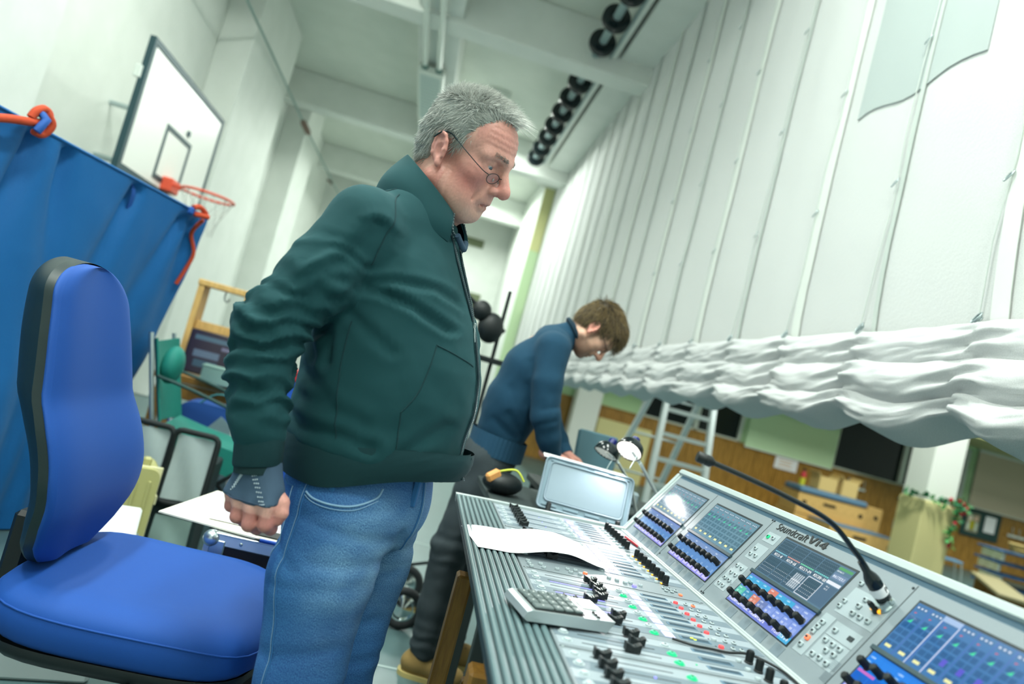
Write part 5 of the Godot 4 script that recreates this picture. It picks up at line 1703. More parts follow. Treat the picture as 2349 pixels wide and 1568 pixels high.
	var pts := [Vector3(0.0, 0.0, 0.0), Vector3(-0.018, 0.018, 0.001), Vector3(-0.042, 0.040, 0.003), Vector3(-0.072, 0.062, 0.008), Vector3(-0.138, 0.100, 0.026), Vector3(-0.223, 0.120, 0.036), Vector3(-0.295, 0.133, 0.033), Vector3(-0.350, 0.141, 0.027)]
	var sp := spline(pts, 8)
	obj("gooseneck", tubes(sp.slice(10), 0.0042, 10), M.black_gloss, t)
	var d0 := Vector3(-0.75, 0.66, 0.04).normalized()
	q = Shape.new()
	q.lathe(Vector3(0.0, 0.0, 0), d0, [Vector2(0.0, -0.004), Vector2(0.0118, 0.0), Vector2(0.0122, 0.014), Vector2(0.0122, 0.038), Vector2(0.0105, 0.046), Vector2(0.0062, 0.056), Vector2(0.005, 0.075), Vector2(0.0, 0.075)], 20)
	obj("connector", q, M.black_gloss, t)
	q = Shape.new()
	q.lathe(d0 * 0.012, d0, [Vector2(0.0124, 0.0), Vector2(0.0126, 0.0), Vector2(0.0126, 0.015), Vector2(0.0124, 0.015)], 20)
	obj("label_band", q, M.paper, t)
	for k in 3:
		# characters set round the band
		var ang: float = -2.05 + 0.55 * (k - 1)
		var bs := Shape.frame_of(d0)
		var rad := bs.x * cos(ang + PI) + bs.y * sin(ang + PI)
		var ch := obj("band_lettering", text_mesh("P48"[k], 0.0125, 0.0005), M.black, t)
		var yax := d0
		ch.transform = Transform3D(Basis(yax.cross(rad).normalized(), yax, rad), d0 * 0.0195 + rad * 0.0128)
	var dend: Vector3 = (sp[-1] - sp[-4]).normalized()
	q = Shape.new()
	q.lathe(sp[-1] - dend * 0.012, dend, [Vector2(0.0042, 0.0), Vector2(0.0085, 0.006), Vector2(0.0085, 0.014), Vector2(0.0078, 0.0145), Vector2(0.0078, 0.016), Vector2(0.0086, 0.0165), Vector2(0.0086, 0.026), Vector2(0.0075, 0.028), Vector2(0.0, 0.028)], 16)
	obj("capsule", q, M.black, t)
	# red pen and thin black cable on the panel
	t = thing("pen", "red pen lying in front of the screen bridge beside the far encoders", "pen", cf * Vector3(0.488, 0.0225, 0.16), -deg_to_rad(1.2))
	obj("barrel", tubes([Vector3(-0.006, 0, -0.05), Vector3(0.004, 0, 0.05)], 0.0042, 8), M.red, t)
	obj("tip", tubes([Vector3(0.004, 0, 0.05), Vector3(0.0055, 0, 0.066)], [0.0042, 0.001], 8), M.steel, t)
	obj("clip", boxs(Vector3(0.0, 0.005, -0.03), Vector3(0.002, 0.0015, 0.03)), M.steel, t)
	t = thing("thin_cable", "thin black cable looping over the near encoders of the console", "cable", cf.origin, -deg_to_rad(1.2))
	obj("cable", tubes(spline([Vector3(0.328, 0.0155, 0.922), Vector3(0.36, 0.0165, 0.935), Vector3(0.39, 0.0175, 0.935), Vector3(0.42, 0.019, 0.938), Vector3(0.452, 0.023, 0.935), Vector3(0.478, 0.022, 0.945), Vector3(0.497, 0.0215, 0.985), Vector3(0.492, 0.021, 1.06), Vector3(0.47, 0.020, 1.12)], 8), 0.0022, 6), M.black, t)
	build_table_behind()

func build_table_behind() -> void:
	var wb: Material = mat("table_dark", hx("2f3a3a"), 0.55)
	var t := thing("side_table", "narrow dark table behind the far end of the mixing console", "table", Vector3(0.88, 0, -2.41), 0.0)
	obj("top", boxs(Vector3(0.0, 0.83, 0.0), Vector3(1.08, 0.03, 0.56), 0.004), wb, t)
	for sx in [-0.46, 0.48]:
		for sz in [-0.22, 0.22]:
			obj("leg", boxs(Vector3(sx, 0.408, sz), Vector3(0.045, 0.814, 0.045), 0.004), wb, t)
	# grey euro crate with its framed lid leaning towards the camera
	var cr := mat("crate_grey", hx("7c95a2"), 0.42)
	var cr2 := mat("crate_pale", hx("8599a5"), 0.38)
	t = thing("plastic_crate", "grey plastic crate with a framed lid and black clips at the console's far end", "crate", Vector3(0.635, 0.8465, -2.215), -deg_to_rad(10.0))
	var lean := Basis(Vector3.RIGHT, -0.36)
	var W := 0.30
	var Hh := 0.172
	var o := Vector3(0, 0.006, 0)
	var q := Shape.new()
	q.extrude(PackedVector2Array([Vector2(0.014, 0.0), Vector2(0.014 + 0.055, 0.152), Vector2(0.185, 0.148), Vector2(0.165, 0.0)]), -W * 0.465, W * 0.465, Transform3D(Basis(Vector3(0, 0, -1), Vector3(0, 1, 0), Vector3(1, 0, 0)), Vector3.ZERO))
	obj("body", q, cr, t)
	for k in 3:
		obj("side_rib", boxs(Vector3(-W * 0.465, 0.035 + 0.04 * k, -0.105), Vector3(0.008, 0.010, 0.10), 0.002), cr, t)
	obj("side_grip", boxs(Vector3(-W * 0.468, 0.135, -0.125), Vector3(0.010, 0.02, 0.07), 0.004), M.black, t)
	q = Shape.new()
	q.extrude(rrect(W, Hh, 0.018, 4), -0.008, 0.004, Transform3D(lean, o + lean * Vector3(0, Hh * 0.5, 0)), true)
	var lid := obj("lid", q, cr, t)
	for f in [[W - 0.004, Hh - 0.004, 0.0035], [W - 0.04, Hh - 0.042, 0.003]]:
		var fr := Shape.new()
		var ring := []
		for p in rrect(f[0], f[1], 0.014, 3):
			ring.append(o + lean * Vector3(p.x, Hh * 0.5 + p.y + (0.006 if f[0] < W - 0.01 else 0.0), 0.006))
		fr.tube(ring, f[2], 6, false, 1.0, Vector3.BACK, true)
		obj("lid_rim", fr, cr2, lid)
	q = Shape.new()
	q.extrude(rrect(W - 0.05, Hh - 0.052, 0.008, 3), 0.003, 0.0055, Transform3D(lean, o + lean * Vector3(0, Hh * 0.5 + 0.006, 0)))
	obj("lid_panel", q, cr2, lid)
	for k in 4:
		obj("rib_tick", boxs(o + lean * Vector3(-W * 0.36 + k * W * 0.24, Hh - 0.011, 0.006), Vector3(0.05, 0.006, 0.004), 0.001, lean), cr, lid)
		obj("rib_tick", boxs(o + lean * Vector3(-W * 0.36 + k * W * 0.24, 0.014, 0.006), Vector3(0.05, 0.008, 0.004), 0.001, lean), cr, lid)
	for sx in [-0.36, 0.40]:
		obj("clip", boxs(o + lean * Vector3(sx * W, 0.004, 0.012), Vector3(0.016, 0.036, 0.014), 0.004, lean), M.black, t)
	t = thing("paper_sheet", "bright white paper lying on the top edge of the grey plastic crate", "paper", Vector3(0.63, 0.850, -2.215), -deg_to_rad(10.0))
	obj("sheet", boxs(Vector3(-0.01, 0.160, -0.135), Vector3(0.29, 0.002, 0.14), 0.0), M.paper, t)
	# black headphone case or pouch and odds and ends left of the crate
	t = thing("tool_pouch", "black pouch with an orange tag lying left of the grey crate", "pouch", Vector3(0.385, 0.8465, -2.36), 0.4)
	q = Shape.new()
	q.ball(Vector3(0, 0.035, 0), Vector3(0.075, 0.038, 0.055), 16, 10)
	obj("body", q, M.black, t)
	obj("tag", boxs(Vector3(-0.055, 0.058, 0.02), Vector3(0.05, 0.03, 0.025), 0.006, Basis(Vector3.BACK, 0.6)), mat("tag_orange", hx("e8a35c"), 0.6), t)
	obj("cord", tubes(spline([Vector3(-0.03, 0.07, 0.0), Vector3(0.02, 0.09, 0.03), Vector3(0.05, 0.06, 0.05)], 5), 0.004, 6), mat("tag_yellow", hx("cfd84a"), 0.6), t)
	# electronics the younger man works on, on a second small table
	t = thing("side_table", "second small dark table in front of the younger man's hands", "table", Vector3(0.98, 0, -2.96), 0.0)
	obj("top", boxs(Vector3(0, 0.83, 0), Vector3(0.72, 0.03, 0.46), 0.004), wb, t)
	for sx in [-0.32, 0.32]:
		for sz in [-0.18, 0.18]:
			obj("leg", boxs(Vector3(sx, 0.408, sz), Vector3(0.045, 0.814, 0.045), 0.004), wb, t)
	t = thing("equipment_case", "grey equipment case with a raised lid under the younger man's hands", "case", Vector3(0.92, 0.8465, -3.0), 0.12)
	obj("base", boxs(Vector3(0, 0.03, 0), Vector3(0.26, 0.06, 0.24), 0.01), mat("equipment_grey", hx("8fa0a6"), 0.5), t)
	obj("lid", boxs(Vector3(-0.02, 0.16, -0.115), Vector3(0.2, 0.2, 0.025), 0.008, Basis(Vector3.RIGHT, -0.2)), mat("equipment_teal", hx("4f7480"), 0.5), t)
	for k in 4:
		obj("module", boxs(Vector3(-0.085 + k * 0.057, 0.065, 0.02), Vector3(0.045, 0.012, 0.14), 0.003), M.black if k % 2 else M.white_plastic, t)
	desk_lamp("small black desk lamp with a silver arm nearer the younger man's hands", Vector3(0.90, 0.8465, -2.44), [Vector3(0.0, 0.03, 0.0), Vector3(-0.05, 0.13, 0.0), Vector3(-0.115, 0.195, 0.0)], Vector3(-0.168, 0.225, 0.01), Vector3(-0.35, -0.9, 0.25), false)
	desk_lamp("larger lit black desk lamp shining on the crate and the console", Vector3(0.95, 0.8465, -2.26), [Vector3(0.0, 0.03, 0.0), Vector3(-0.06, 0.13, 0.0), Vector3(-0.15, 0.225, 0.0)], Vector3(-0.198, 0.262, 0.01), Vector3(-0.42, -0.72, 0.55), true)
	# microphone stand and dark gear behind the younger man
	t = thing("microphone_stand", "black microphone stand with folded boom and clamp behind the younger man", "stand", Vector3(0.36, 0, -4.0), 0.3)
	obj("pole", tubes([Vector3(0.05, 0.1, 0), Vector3(0.05, 1.74, 0)], 0.012, 8), M.black, t)
	obj("boom", tubes([Vector3(-0.2, 1.64, 0.0), Vector3(0.07, 1.5, 0.02)], 0.014, 8), M.black, t)
	for k in 3:
		var a := TAU * k / 3.0
		obj("leg", tubes([Vector3(0.05, 0.14, 0), Vector3(0.05 + cos(a) * 0.28, 0.012, sin(a) * 0.28)], 0.01, 6), M.black, t)
	q = Shape.new()
	q.ball(Vector3(-0.02, 1.50, 0.02), Vector3(0.08, 0.09, 0.06), 14, 10)
	obj("clamp", q, M.black, t)
	q = Shape.new()
	q.ball(Vector3(-0.1, 1.58, 0.02), Vector3(0.06, 0.06, 0.05), 14, 10)
	obj("counterweight", q, M.black, t)
	obj("tray", boxs(Vector3(0.02, 1.32, 0.02), Vector3(0.2, 0.03, 0.14), 0.006), M.black, t)

func desk_lamp(label: String, base: Vector3, joints: Array, head: Vector3, aim: Vector3, lit: bool) -> void:
	var t := thing("desk_lamp", label, "lamp", base)
	var q := Shape.new()
	q.lathe(Vector3.ZERO, Vector3.UP, [Vector2(0.0, 0.0), Vector2(0.06, 0.0), Vector2(0.06, 0.012), Vector2(0.045, 0.026), Vector2(0.012, 0.034), Vector2(0.0, 0.034)], 20)
	obj("base", q, M.black_gloss, t)
	var off := Vector3(0, 0, 0.008)
	for s in [-1.0, 1.0]:
		obj("lower_arm", tubes([joints[0] + off * s, joints[1] + off * s], 0.0042, 8), M.alu, t)
		obj("upper_arm", tubes([joints[1] + off * s, joints[2] + off * s], 0.0042, 8), M.alu, t)
	q = Shape.new()
	q.ball(joints[1], Vector3(0.012, 0.012, 0.014), 10, 8)
	obj("joint", q, M.black, t)
	obj("neck", tubes([joints[2], head], 0.006, 8), M.alu, t)
	var d := aim.normalized()
	q = Shape.new()
	var pr := [Vector2(0.0, -0.034), Vector2(0.012, -0.033), Vector2(0.03, -0.026), Vector2(0.042, -0.012), Vector2(0.046, 0.006), Vector2(0.046, 0.012)]
	q.lathe(head, d, pr, 24)
	var inner := []
	for k in pr.size():
		inner.append(Vector2(maxf(pr[pr.size() - 1 - k].x - 0.0025, 0.0), pr[pr.size() - 1 - k].y + 0.001))
	q.lathe(head, d, inner, 24)
	obj("shade", q, M.black_gloss, t)
	q = Shape.new()
	q.lathe(head, d, [Vector2(0.044, 0.0105), Vector2(0.04, -0.006), Vector2(0.03, -0.02), Vector2(0.0, -0.027)], 20)
	obj("reflector", q, mat("reflector_white", hx("f2f2ee"), 0.3), t)
	q = Shape.new()
	q.lathe(head - d * 0.034, -d, [Vector2(0.016, -0.004), Vector2(0.015, 0.014), Vector2(0.008, 0.02), Vector2(0.0, 0.02)], 14)
	obj("socket", q, mat("socket_blue", hx("16206c"), 0.3), t)
	obj("handle", tubes([head + Vector3(0.02, -0.01, 0.03), head + Vector3(0.0, -0.06, 0.045)], 0.002, 6), M.steel, t)
	q = Shape.new()
	q.ball(head - d * 0.004, Vector3(0.013, 0.013, 0.013), 12, 8)
	obj("bulb", q, glow("bulb_glow", Color(1.0, 0.97, 0.95), 9.0) if lit else mat("bulb_off", hx("d8d8d0"), 0.2), t)
	if lit:
		var l := SpotLight3D.new()
		l.name = "bulb_light"
		l.light_energy = 0.15
		l.light_color = Color(1.0, 0.97, 0.97)
		l.light_size = 0.012
		l.spot_angle = 55.0
		l.spot_angle_attenuation = 0.5
		l.spot_range = 20.0
		l.shadow_enabled = true
		t.add_child(l)
		l.transform = Transform3D(Basis.looking_at(d), head + d * 0.016)
# ---------------------------------------------------------------- distance-field bodies
class Prim:
	var kind := 0          # 0 tapered capsule, 1 ellipsoid, 2 stack of ellipses
	var a := Vector3.ZERO
	var ba := Vector3.ZERO
	var bb := 1.0
	var ra := 0.0
	var rb := 0.0
	var r := Vector3.ONE
	var rm := 0.0
	var inv := Basis.IDENTITY
	var k := 0.02
	var cut := false
	var bc := Vector3.ZERO
	var br := 0.0
	var rings := []
	func d(p: Vector3) -> float:
		if kind == 0:
			var pa := p - a
			var t := clampf(pa.dot(ba) / bb, 0.0, 1.0)
			return (pa - ba * t).length() - (ra + (rb - ra) * t)
		if kind == 1:
			var q := inv * (p - a)
			var k0 := (q / r).length()
			var k1 := (q / (r * r)).length()
			return k0 * (k0 - 1.0) / maxf(k1, 1e-6)
		var y := p.y
		var n := rings.size()
		var yy := clampf(y, rings[0][0], rings[n - 1][0])
		var i := 0
		while i < n - 2 and yy > rings[i + 1][0]:
			i += 1
		var A: Array = rings[i]
		var B: Array = rings[i + 1]
		var s: float = (yy - A[0]) / (B[0] - A[0])
		var dx: float = p.x - lerpf(A[1], B[1], s)
		var dz: float = p.z - lerpf(A[2], B[2], s)
		var rx: float = lerpf(A[3], B[3], s)
		var rz: float = lerpf(A[4], B[4], s)
		var q0 := sqrt(dx * dx / (rx * rx) + dz * dz / (rz * rz))
		var q1 := sqrt(dx * dx / (rx * rx * rx * rx) + dz * dz / (rz * rz * rz * rz))
		var e := q0 * (q0 - 1.0) / maxf(q1, 1e-5)
		var ey := absf(y - yy)
		if ey > 0.0:
			return sqrt(maxf(e, 0.0) * maxf(e, 0.0) + ey * ey) if e > 0.0 else ey
		return e

class Sdf:
	var P: Array[Prim] = []
	var kk := 0.02
	func add(q: Prim, k: float, cut: bool) -> void:
		q.k = kk if k < 0.0 else k
		q.cut = cut
		P.append(q)
	func cap(a: Vector3, b: Vector3, ra: float, rb := -1.0, k := -1.0, cut := false) -> void:
		var q := Prim.new()
		q.a = a
		q.ba = b - a
		q.bb = maxf(q.ba.length_squared(), 1e-9)
		q.ra = ra
		q.rb = ra if rb < 0.0 else rb
		q.bc = (a + b) * 0.5
		q.br = q.ba.length() * 0.5 + maxf(q.ra, q.rb)
		add(q, k, cut)
	func chain(p: Array, r: Array, k := -1.0, cut := false) -> void:
		for i in p.size() - 1:
			cap(p[i], p[i + 1], r[i], r[i + 1], k, cut)
	func ell(c: Vector3, r: Vector3, k := -1.0, bs := Basis.IDENTITY, cut := false) -> void:
		var q := Prim.new()
		q.kind = 1
		q.a = c
		q.r = r
		q.inv = bs.inverse()
		q.bc = c
		q.br = maxf(r.x, maxf(r.y, r.z))
		add(q, k, cut)
	func stack(rings: Array, k := -1.0) -> void:
		var q := Prim.new()
		q.kind = 2
		q.rings = rings
		var lo: float = rings[0][0]
		var hi: float = rings[-1][0]
		q.bc = Vector3(0, (lo + hi) * 0.5, 0)
		q.br = (hi - lo) * 0.5 + 0.3
		add(q, k, false)
	func dist(p: Vector3, ids: PackedInt32Array) -> float:
		var d := 10.0
		for i in ids:
			var q := P[i]
			var e := q.d(p)
			if q.cut:
				e = -e
				var h := maxf(q.k - absf(d - e), 0.0) / q.k
				d = maxf(d, e) + h * h * q.k * 0.25
			else:
				var h := maxf(q.k - absf(d - e), 0.0) / q.k
				d = minf(d, e) - h * h * q.k * 0.25
		return d
	func all() -> PackedInt32Array:
		return PackedInt32Array(range(P.size()))
	func grad(p: Vector3, ids: PackedInt32Array) -> Vector3:
		var e := 0.0015
		return Vector3(dist(p + Vector3(e, 0, 0), ids) - dist(p - Vector3(e, 0, 0), ids), dist(p + Vector3(0, e, 0), ids) - dist(p - Vector3(0, e, 0), ids), dist(p + Vector3(0, 0, e), ids) - dist(p - Vector3(0, 0, e), ids)).normalized()
	# the nearest point of the surface, lifted by off
	func onto(p: Vector3, off := 0.0) -> Vector3:
		var ids := all()
		for i in 6:
			p -= grad(p, ids) * dist(p, ids) * 0.9
		return p + grad(p, ids) * off
	func mesh(cell: float, disp = null, colour = null) -> ArrayMesh:
		var lo := Vector3.INF
		var hi := -Vector3.INF
		for q in P:
			if q.cut:
				continue
			lo = lo.min(q.bc - Vector3.ONE * (q.br + cell))
			hi = hi.max(q.bc + Vector3.ONE * (q.br + cell))
		var N := 8
		var bl := cell * N
		var nb := ((hi - lo) / bl).ceil()
		var rad := bl * 0.87
		var cells := {}
		var verts := PackedVector3Array()
		var edges := []      # [axis, key, flip]
		var vals := PackedFloat32Array()
		var M1 := N + 1
		vals.resize(M1 * M1 * M1)
		var SY := 2048
		var SZ := 2048 * 2048
		var co := [Vector3i(0, 0, 0), Vector3i(1, 0, 0), Vector3i(0, 1, 0), Vector3i(1, 1, 0), Vector3i(0, 0, 1), Vector3i(1, 0, 1), Vector3i(0, 1, 1), Vector3i(1, 1, 1)]
		var off := PackedInt32Array()
		for c in co:
			off.append(c.x + c.y * M1 + c.z * M1 * M1)
		var eds := [[0, 1], [2, 3], [4, 5], [6, 7], [0, 2], [1, 3], [4, 6], [5, 7], [0, 4], [1, 5], [2, 6], [3, 7]]
		for bz in int(nb.z):
			for by in int(nb.y):
				for bx in int(nb.x):
					var o := lo + Vector3(bx, by, bz) * bl
					var c := o + Vector3.ONE * bl * 0.5
					var ids := PackedInt32Array()
					var solid := false
					for i in P.size():
						var q := P[i]
						if c.distance_to(q.bc) < q.br + rad + q.k + 0.04:
							ids.append(i)
							if not q.cut:
								solid = true
					if not solid:
						continue
					if absf(dist(c, ids)) > rad * 2.6 + 0.02:
						continue
					var at := 0
					var neg := false
					var pos := false
					for z in M1:
						for y in M1:
							for x in M1:
								var v := dist(lo + Vector3(bx * N + x, by * N + y, bz * N + z) * cell, ids)
								vals[at] = v
								at += 1
								if v < 0.0:
									neg = true
								else:
									pos = true
					if not (neg and pos):
						continue
					for z in N:
						for y in N:
							for x in N:
								var base := x + y * M1 + z * M1 * M1
								var mask := 0
								for k in 8:
									if vals[base + off[k]] < 0.0:
										mask |= 1 << k
								if mask == 0 or mask == 255:
									continue
								var s := Vector3.ZERO
								var cnt := 0
								for e in eds:
									var a: int = e[0]
									var b: int = e[1]
									if ((mask >> a) & 1) != ((mask >> b) & 1):
										var va := vals[base + off[a]]
										var vb := vals[base + off[b]]
										s += Vector3(co[a]).lerp(Vector3(co[b]), va / (va - vb))
										cnt += 1
								var gx := bx * N + x
								var gy := by * N + y
								var gz := bz * N + z
								var key := gx + gy * SY + gz * SZ
								cells[key] = verts.size()
								verts.append(o + (Vector3(x, y, z) + s / cnt) * cell)
								var m0 := mask & 1
								if m0 != ((mask >> 1) & 1):
									edges.append([0, key, m0])
								if m0 != ((mask >> 2) & 1):
									edges.append([1, key, m0])
								if m0 != ((mask >> 4) & 1):
									edges.append([2, key, m0])
		var ix := PackedInt32Array()
		var st := [[SY, SZ], [SZ, 1], [1, SY]]
		for e in edges:
			var u: int = st[e[0]][0]
			var w: int = st[e[0]][1]
			var key: int = e[1]
			var a: int = cells.get(key, -1)
			var b: int = cells.get(key - u, -1)
			var c: int = cells.get(key - u - w, -1)
			var d: int = cells.get(key - w, -1)
			if b < 0 or c < 0 or d < 0:
				continue
			if e[2] == 1:
				ix.append_array([a, c, b, a, d, c])
			else:
				ix.append_array([a, b, c, a, c, d])
		var nr := normals(verts, ix)
		if disp != null:
			for i in verts.size():
				verts[i] += nr[i] * float(disp.call(verts[i], nr[i]))
			nr = normals(verts, ix)
		var arr := []
		arr.resize(Mesh.ARRAY_MAX)
		arr[Mesh.ARRAY_VERTEX] = verts
		arr[Mesh.ARRAY_NORMAL] = nr
		arr[Mesh.ARRAY_INDEX] = ix
		var cs := PackedColorArray()
		cs.resize(verts.size())
		for i in verts.size():
			cs[i] = colour.call(verts[i], nr[i]) if colour != null else Color.WHITE
		arr[Mesh.ARRAY_COLOR] = cs
		var m := ArrayMesh.new()
		m.add_surface_from_arrays(Mesh.PRIMITIVE_TRIANGLES, arr)
		return m
	# clockwise faces: normals by area
	static func normals(verts: PackedVector3Array, ix: PackedInt32Array) -> PackedVector3Array:
		var nr := PackedVector3Array()
		nr.resize(verts.size())
		for i in range(0, ix.size(), 3):
			var a := ix[i]
			var b := ix[i + 1]
			var c := ix[i + 2]
			var n := (verts[c] - verts[a]).cross(verts[b] - verts[a])
			nr[a] += n
			nr[b] += n
			nr[c] += n
		for i in nr.size():
			nr[i] = nr[i].normalized()
		return nr

func join_meshes(list: Array) -> ArrayMesh:
	# [mesh, transform] pairs become one surface
	var v := PackedVector3Array()
	var n := PackedVector3Array()
	var c := PackedColorArray()
	var ix := PackedInt32Array()
	for e in list:
		var a: Array = e[0].surface_get_arrays(0)
		var t: Transform3D = e[1]
		var base := v.size()
		var bn := t.basis.orthonormalized()
		for p in a[Mesh.ARRAY_VERTEX]:
			v.append(t * p)
		for p in a[Mesh.ARRAY_NORMAL]:
			n.append(bn * p)
		c.append_array(a[Mesh.ARRAY_COLOR])
		for i in a[Mesh.ARRAY_INDEX]:
			ix.append(base + i)
	var arr := []
	arr.resize(Mesh.ARRAY_MAX)
	arr[Mesh.ARRAY_VERTEX] = v
	arr[Mesh.ARRAY_NORMAL] = n
	arr[Mesh.ARRAY_COLOR] = c
	arr[Mesh.ARRAY_INDEX] = ix
	var m := ArrayMesh.new()
	m.add_surface_from_arrays(Mesh.PRIMITIVE_TRIANGLES, arr)
	return m

func lin(s: String) -> Color:
	return hx(s).srgb_to_linear()

func mixc(a: Color, b: Color, t: float) -> Color:
	return a.lerp(b, clampf(t, 0.0, 1.0))

func skin_mat(called: String, rough := 0.48) -> StandardMaterial3D:
	var m := mat(called, Color.WHITE, rough)
	m.vertex_color_use_as_albedo = true
	m.subsurf_scatter_enabled = true
	m.subsurf_scatter_strength = 0.12
	return m

# a head in its own axes: x to the face, y up, z to its right; scale 1 is about 24 cm tall
func head_sdf(full: bool) -> Sdf:
	var s := Sdf.new()
	s.kk = 0.018
	s.ell(Vector3(-0.010, 0.047, 0), Vector3(0.084, 0.078, 0.073))
	s.ell(Vector3(0.042, 0.048, 0), Vector3(0.069, 0.068, 0.066), 0.03)
	s.ell(Vector3(0.05, -0.03, 0), Vector3(0.048, 0.072, 0.056), 0.03)
	for z in [-1.0, 1.0]:
		s.cap(Vector3(0.005, -0.062, 0.05 * z), Vector3(0.062, -0.092, 0.022 * z), 0.028, 0.026, 0.03)
		s.ell(Vector3(0.064, -0.016, 0.042 * z), Vector3(0.026, 0.022, 0.022), 0.022)
		s.ell(Vector3(0.046, -0.068, 0.042 * z), Vector3(0.036, 0.034, 0.02), 0.02)
		s.cap(Vector3(0.104, 0.027, 0.012 * z), Vector3(0.081, 0.027, 0.05 * z), 0.0115, 0.010, 0.016)
	s.ell(Vector3(0.074, -0.096, 0), Vector3(0.022, 0.02, 0.024), 0.016)
	s.ell(Vector3(0.092, -0.052, 0), Vector3(0.014, 0.022, 0.03), 0.014)
	# nose
	s.cap(Vector3(0.104, 0.018, 0), Vector3(0.126, -0.022, 0), 0.0085, 0.0115, 0.014)
	s.ell(Vector3(0.1265, -0.030, 0), Vector3(0.0155, 0.0135, 0.0145), 0.008)
	for z in [-1.0, 1.0]:
		s.ell(Vector3(0.109, -0.034, 0.0145 * z), Vector3(0.0125, 0.0095, 0.0085), 0.006)
		s.ell(Vector3(0.1165, -0.0425, 0.0075 * z), Vector3(0.006, 0.004, 0.0035), 0.004, Basis.IDENTITY, true)
	if full:
		# eye hollows, lids, bags
		for z in [-1.0, 1.0]:
			s.ell(Vector3(0.102, 0.009, 0.0325 * z), Vector3(0.014, 0.0125, 0.019), 0.012, Basis.IDENTITY, true)
			s.cap(Vector3(0.0930, 0.0125, 0.018 * z), Vector3(0.0925, 0.0149, 0.031 * z), 0.0044, 0.0052, 0.006)
			s.cap(Vector3(0.0925, 0.0149, 0.031 * z), Vector3(0.083, 0.0090, 0.047 * z), 0.0052, 0.0042, 0.006)
			s.cap(Vector3(0.094, 0.001, 0.02 * z), Vector3(0.091, -0.003, 0.034 * z), 0.0042, 0.0046, 0.008)
			s.cap(Vector3(0.091, -0.003, 0.034 * z), Vector3(0.082, 0.002, 0.047 * z), 0.0046, 0.004, 0.008)
			# folds beside the nose and mouth, jowl crease
			s.chain([Vector3(0.108, -0.03, 0.024 * z), Vector3(0.093, -0.052, 0.036 * z), Vector3(0.079, -0.074, 0.037 * z)], [0.0012, 0.0016, 0.0004], 0.010, true)
			s.chain([Vector3(0.072, -0.078, 0.036 * z), Vector3(0.062, -0.098, 0.038 * z), Vector3(0.052, -0.112, 0.032 * z)], [0.001, 0.002, 0.001], 0.010, true)
		# lips
		s.chain([Vector3(0.082, -0.068, -0.025), Vector3(0.0985, -0.0625, -0.010), Vector3(0.100, -0.0635, 0.0), Vector3(0.0985, -0.0625, 0.010), Vector3(0.082, -0.068, 0.025)], [0.0035, 0.0058, 0.0058, 0.0058, 0.0035], 0.006)
		s.chain([Vector3(0.08, -0.0705, -0.022), Vector3(0.0945, -0.0755, -0.008), Vector3(0.0945, -0.0755, 0.008), Vector3(0.08, -0.0705, 0.022)], [0.0035, 0.0068, 0.0068, 0.0035], 0.006)
		s.chain([Vector3(0.076, -0.0705, -0.029), Vector3(0.100, -0.0693, -0.012), Vector3(0.104, -0.0695, 0.0), Vector3(0.100, -0.0693, 0.012), Vector3(0.076, -0.0705, 0.029)], [0.0012, 0.0018, 0.0018, 0.0018, 0.0012], 0.004, true)
		s.cap(Vector3(0.086, -0.085, -0.016), Vector3(0.086, -0.085, 0.016), 0.002, 0.002, 0.010, true)
	# ears
	for z in [-1.0, 1.0]:
		var tb := Basis(Vector3.BACK, 0.16) * Basis(Vector3.UP, -0.32 * z)
		var c := Vector3(-0.006, -0.002, 0.0765 * z)
		s.ell(c, Vector3(0.0185, 0.031, 0.007), 0.006, tb)
		s.ell(c + tb * Vector3(0.003, -0.004, 0.0085 * z), Vector3(0.0105, 0.0165, 0.0085), 0.003, tb, true)
		s.ell(c + tb * Vector3(0.001, 0.0185, 0.0075 * z), Vector3(0.0095, 0.0075, 0.0050), 0.003, tb, true)
		var rim := []
		for k in 9:
			var a := -0.55 + k * 0.52
			rim.append(c + tb * Vector3(cos(a) * 0.0185, sin(a) * 0.031, 0.0038 * z))
		for k in 8:
			s.cap(rim[k], rim[k + 1], 0.0036, 0.0036, 0.003)
		s.ell(c + tb * Vector3(0.006, -0.030, 0.002 * z), Vector3(0.0085, 0.0095, 0.0055), 0.005, tb)
		s.ell(c + tb * Vector3(0.0135, -0.004, 0.004 * z), Vector3(0.0045, 0.0065, 0.004), 0.004, tb)
	return s

# tapering strands as slim three-sided blades; roots: [position, direction, length, width, colour, bend]
func strands(roots: Array) -> ArrayMesh:
	var v := PackedVector3Array()
	var n := PackedVector3Array()
	var c := PackedColorArray()
	var ix := PackedInt32Array()
	for r in roots:
		var p: Vector3 = r[0]
		var d: Vector3 = r[1]
		var l: float = r[2]
		var w: float = r[3]
		var bend: Vector3 = r[5]
		var x := d.cross(Vector3(0.31, 0.77, 0.55)).normalized()
		var y := d.cross(x)
		var base := v.size()
		for s in 4:
			var t := s / 3.0
			var q := p + d * l * t + bend * l * t * t
			var ww := w * (1.0 - t * t * 0.9)
			for k in 3:
				var a := TAU * k / 3.0
				var o := x * cos(a) + y * sin(a)
				v.append(q + o * ww)
				n.append(o)
				c.append(r[4])
		for s in 3:
			for k in 3:
				var a := base + s * 3 + k
				var b := base + s * 3 + (k + 1) % 3
				ix.append_array([a, b + 3, b, a, a + 3, b + 3])
	var arr := []
	arr.resize(Mesh.ARRAY_MAX)
	arr[Mesh.ARRAY_VERTEX] = v
	arr[Mesh.ARRAY_NORMAL] = n
	arr[Mesh.ARRAY_COLOR] = c
	arr[Mesh.ARRAY_INDEX] = ix
	var m := ArrayMesh.new()
	m.add_surface_from_arrays(Mesh.PRIMITIVE_TRIANGLES, arr)
	return m
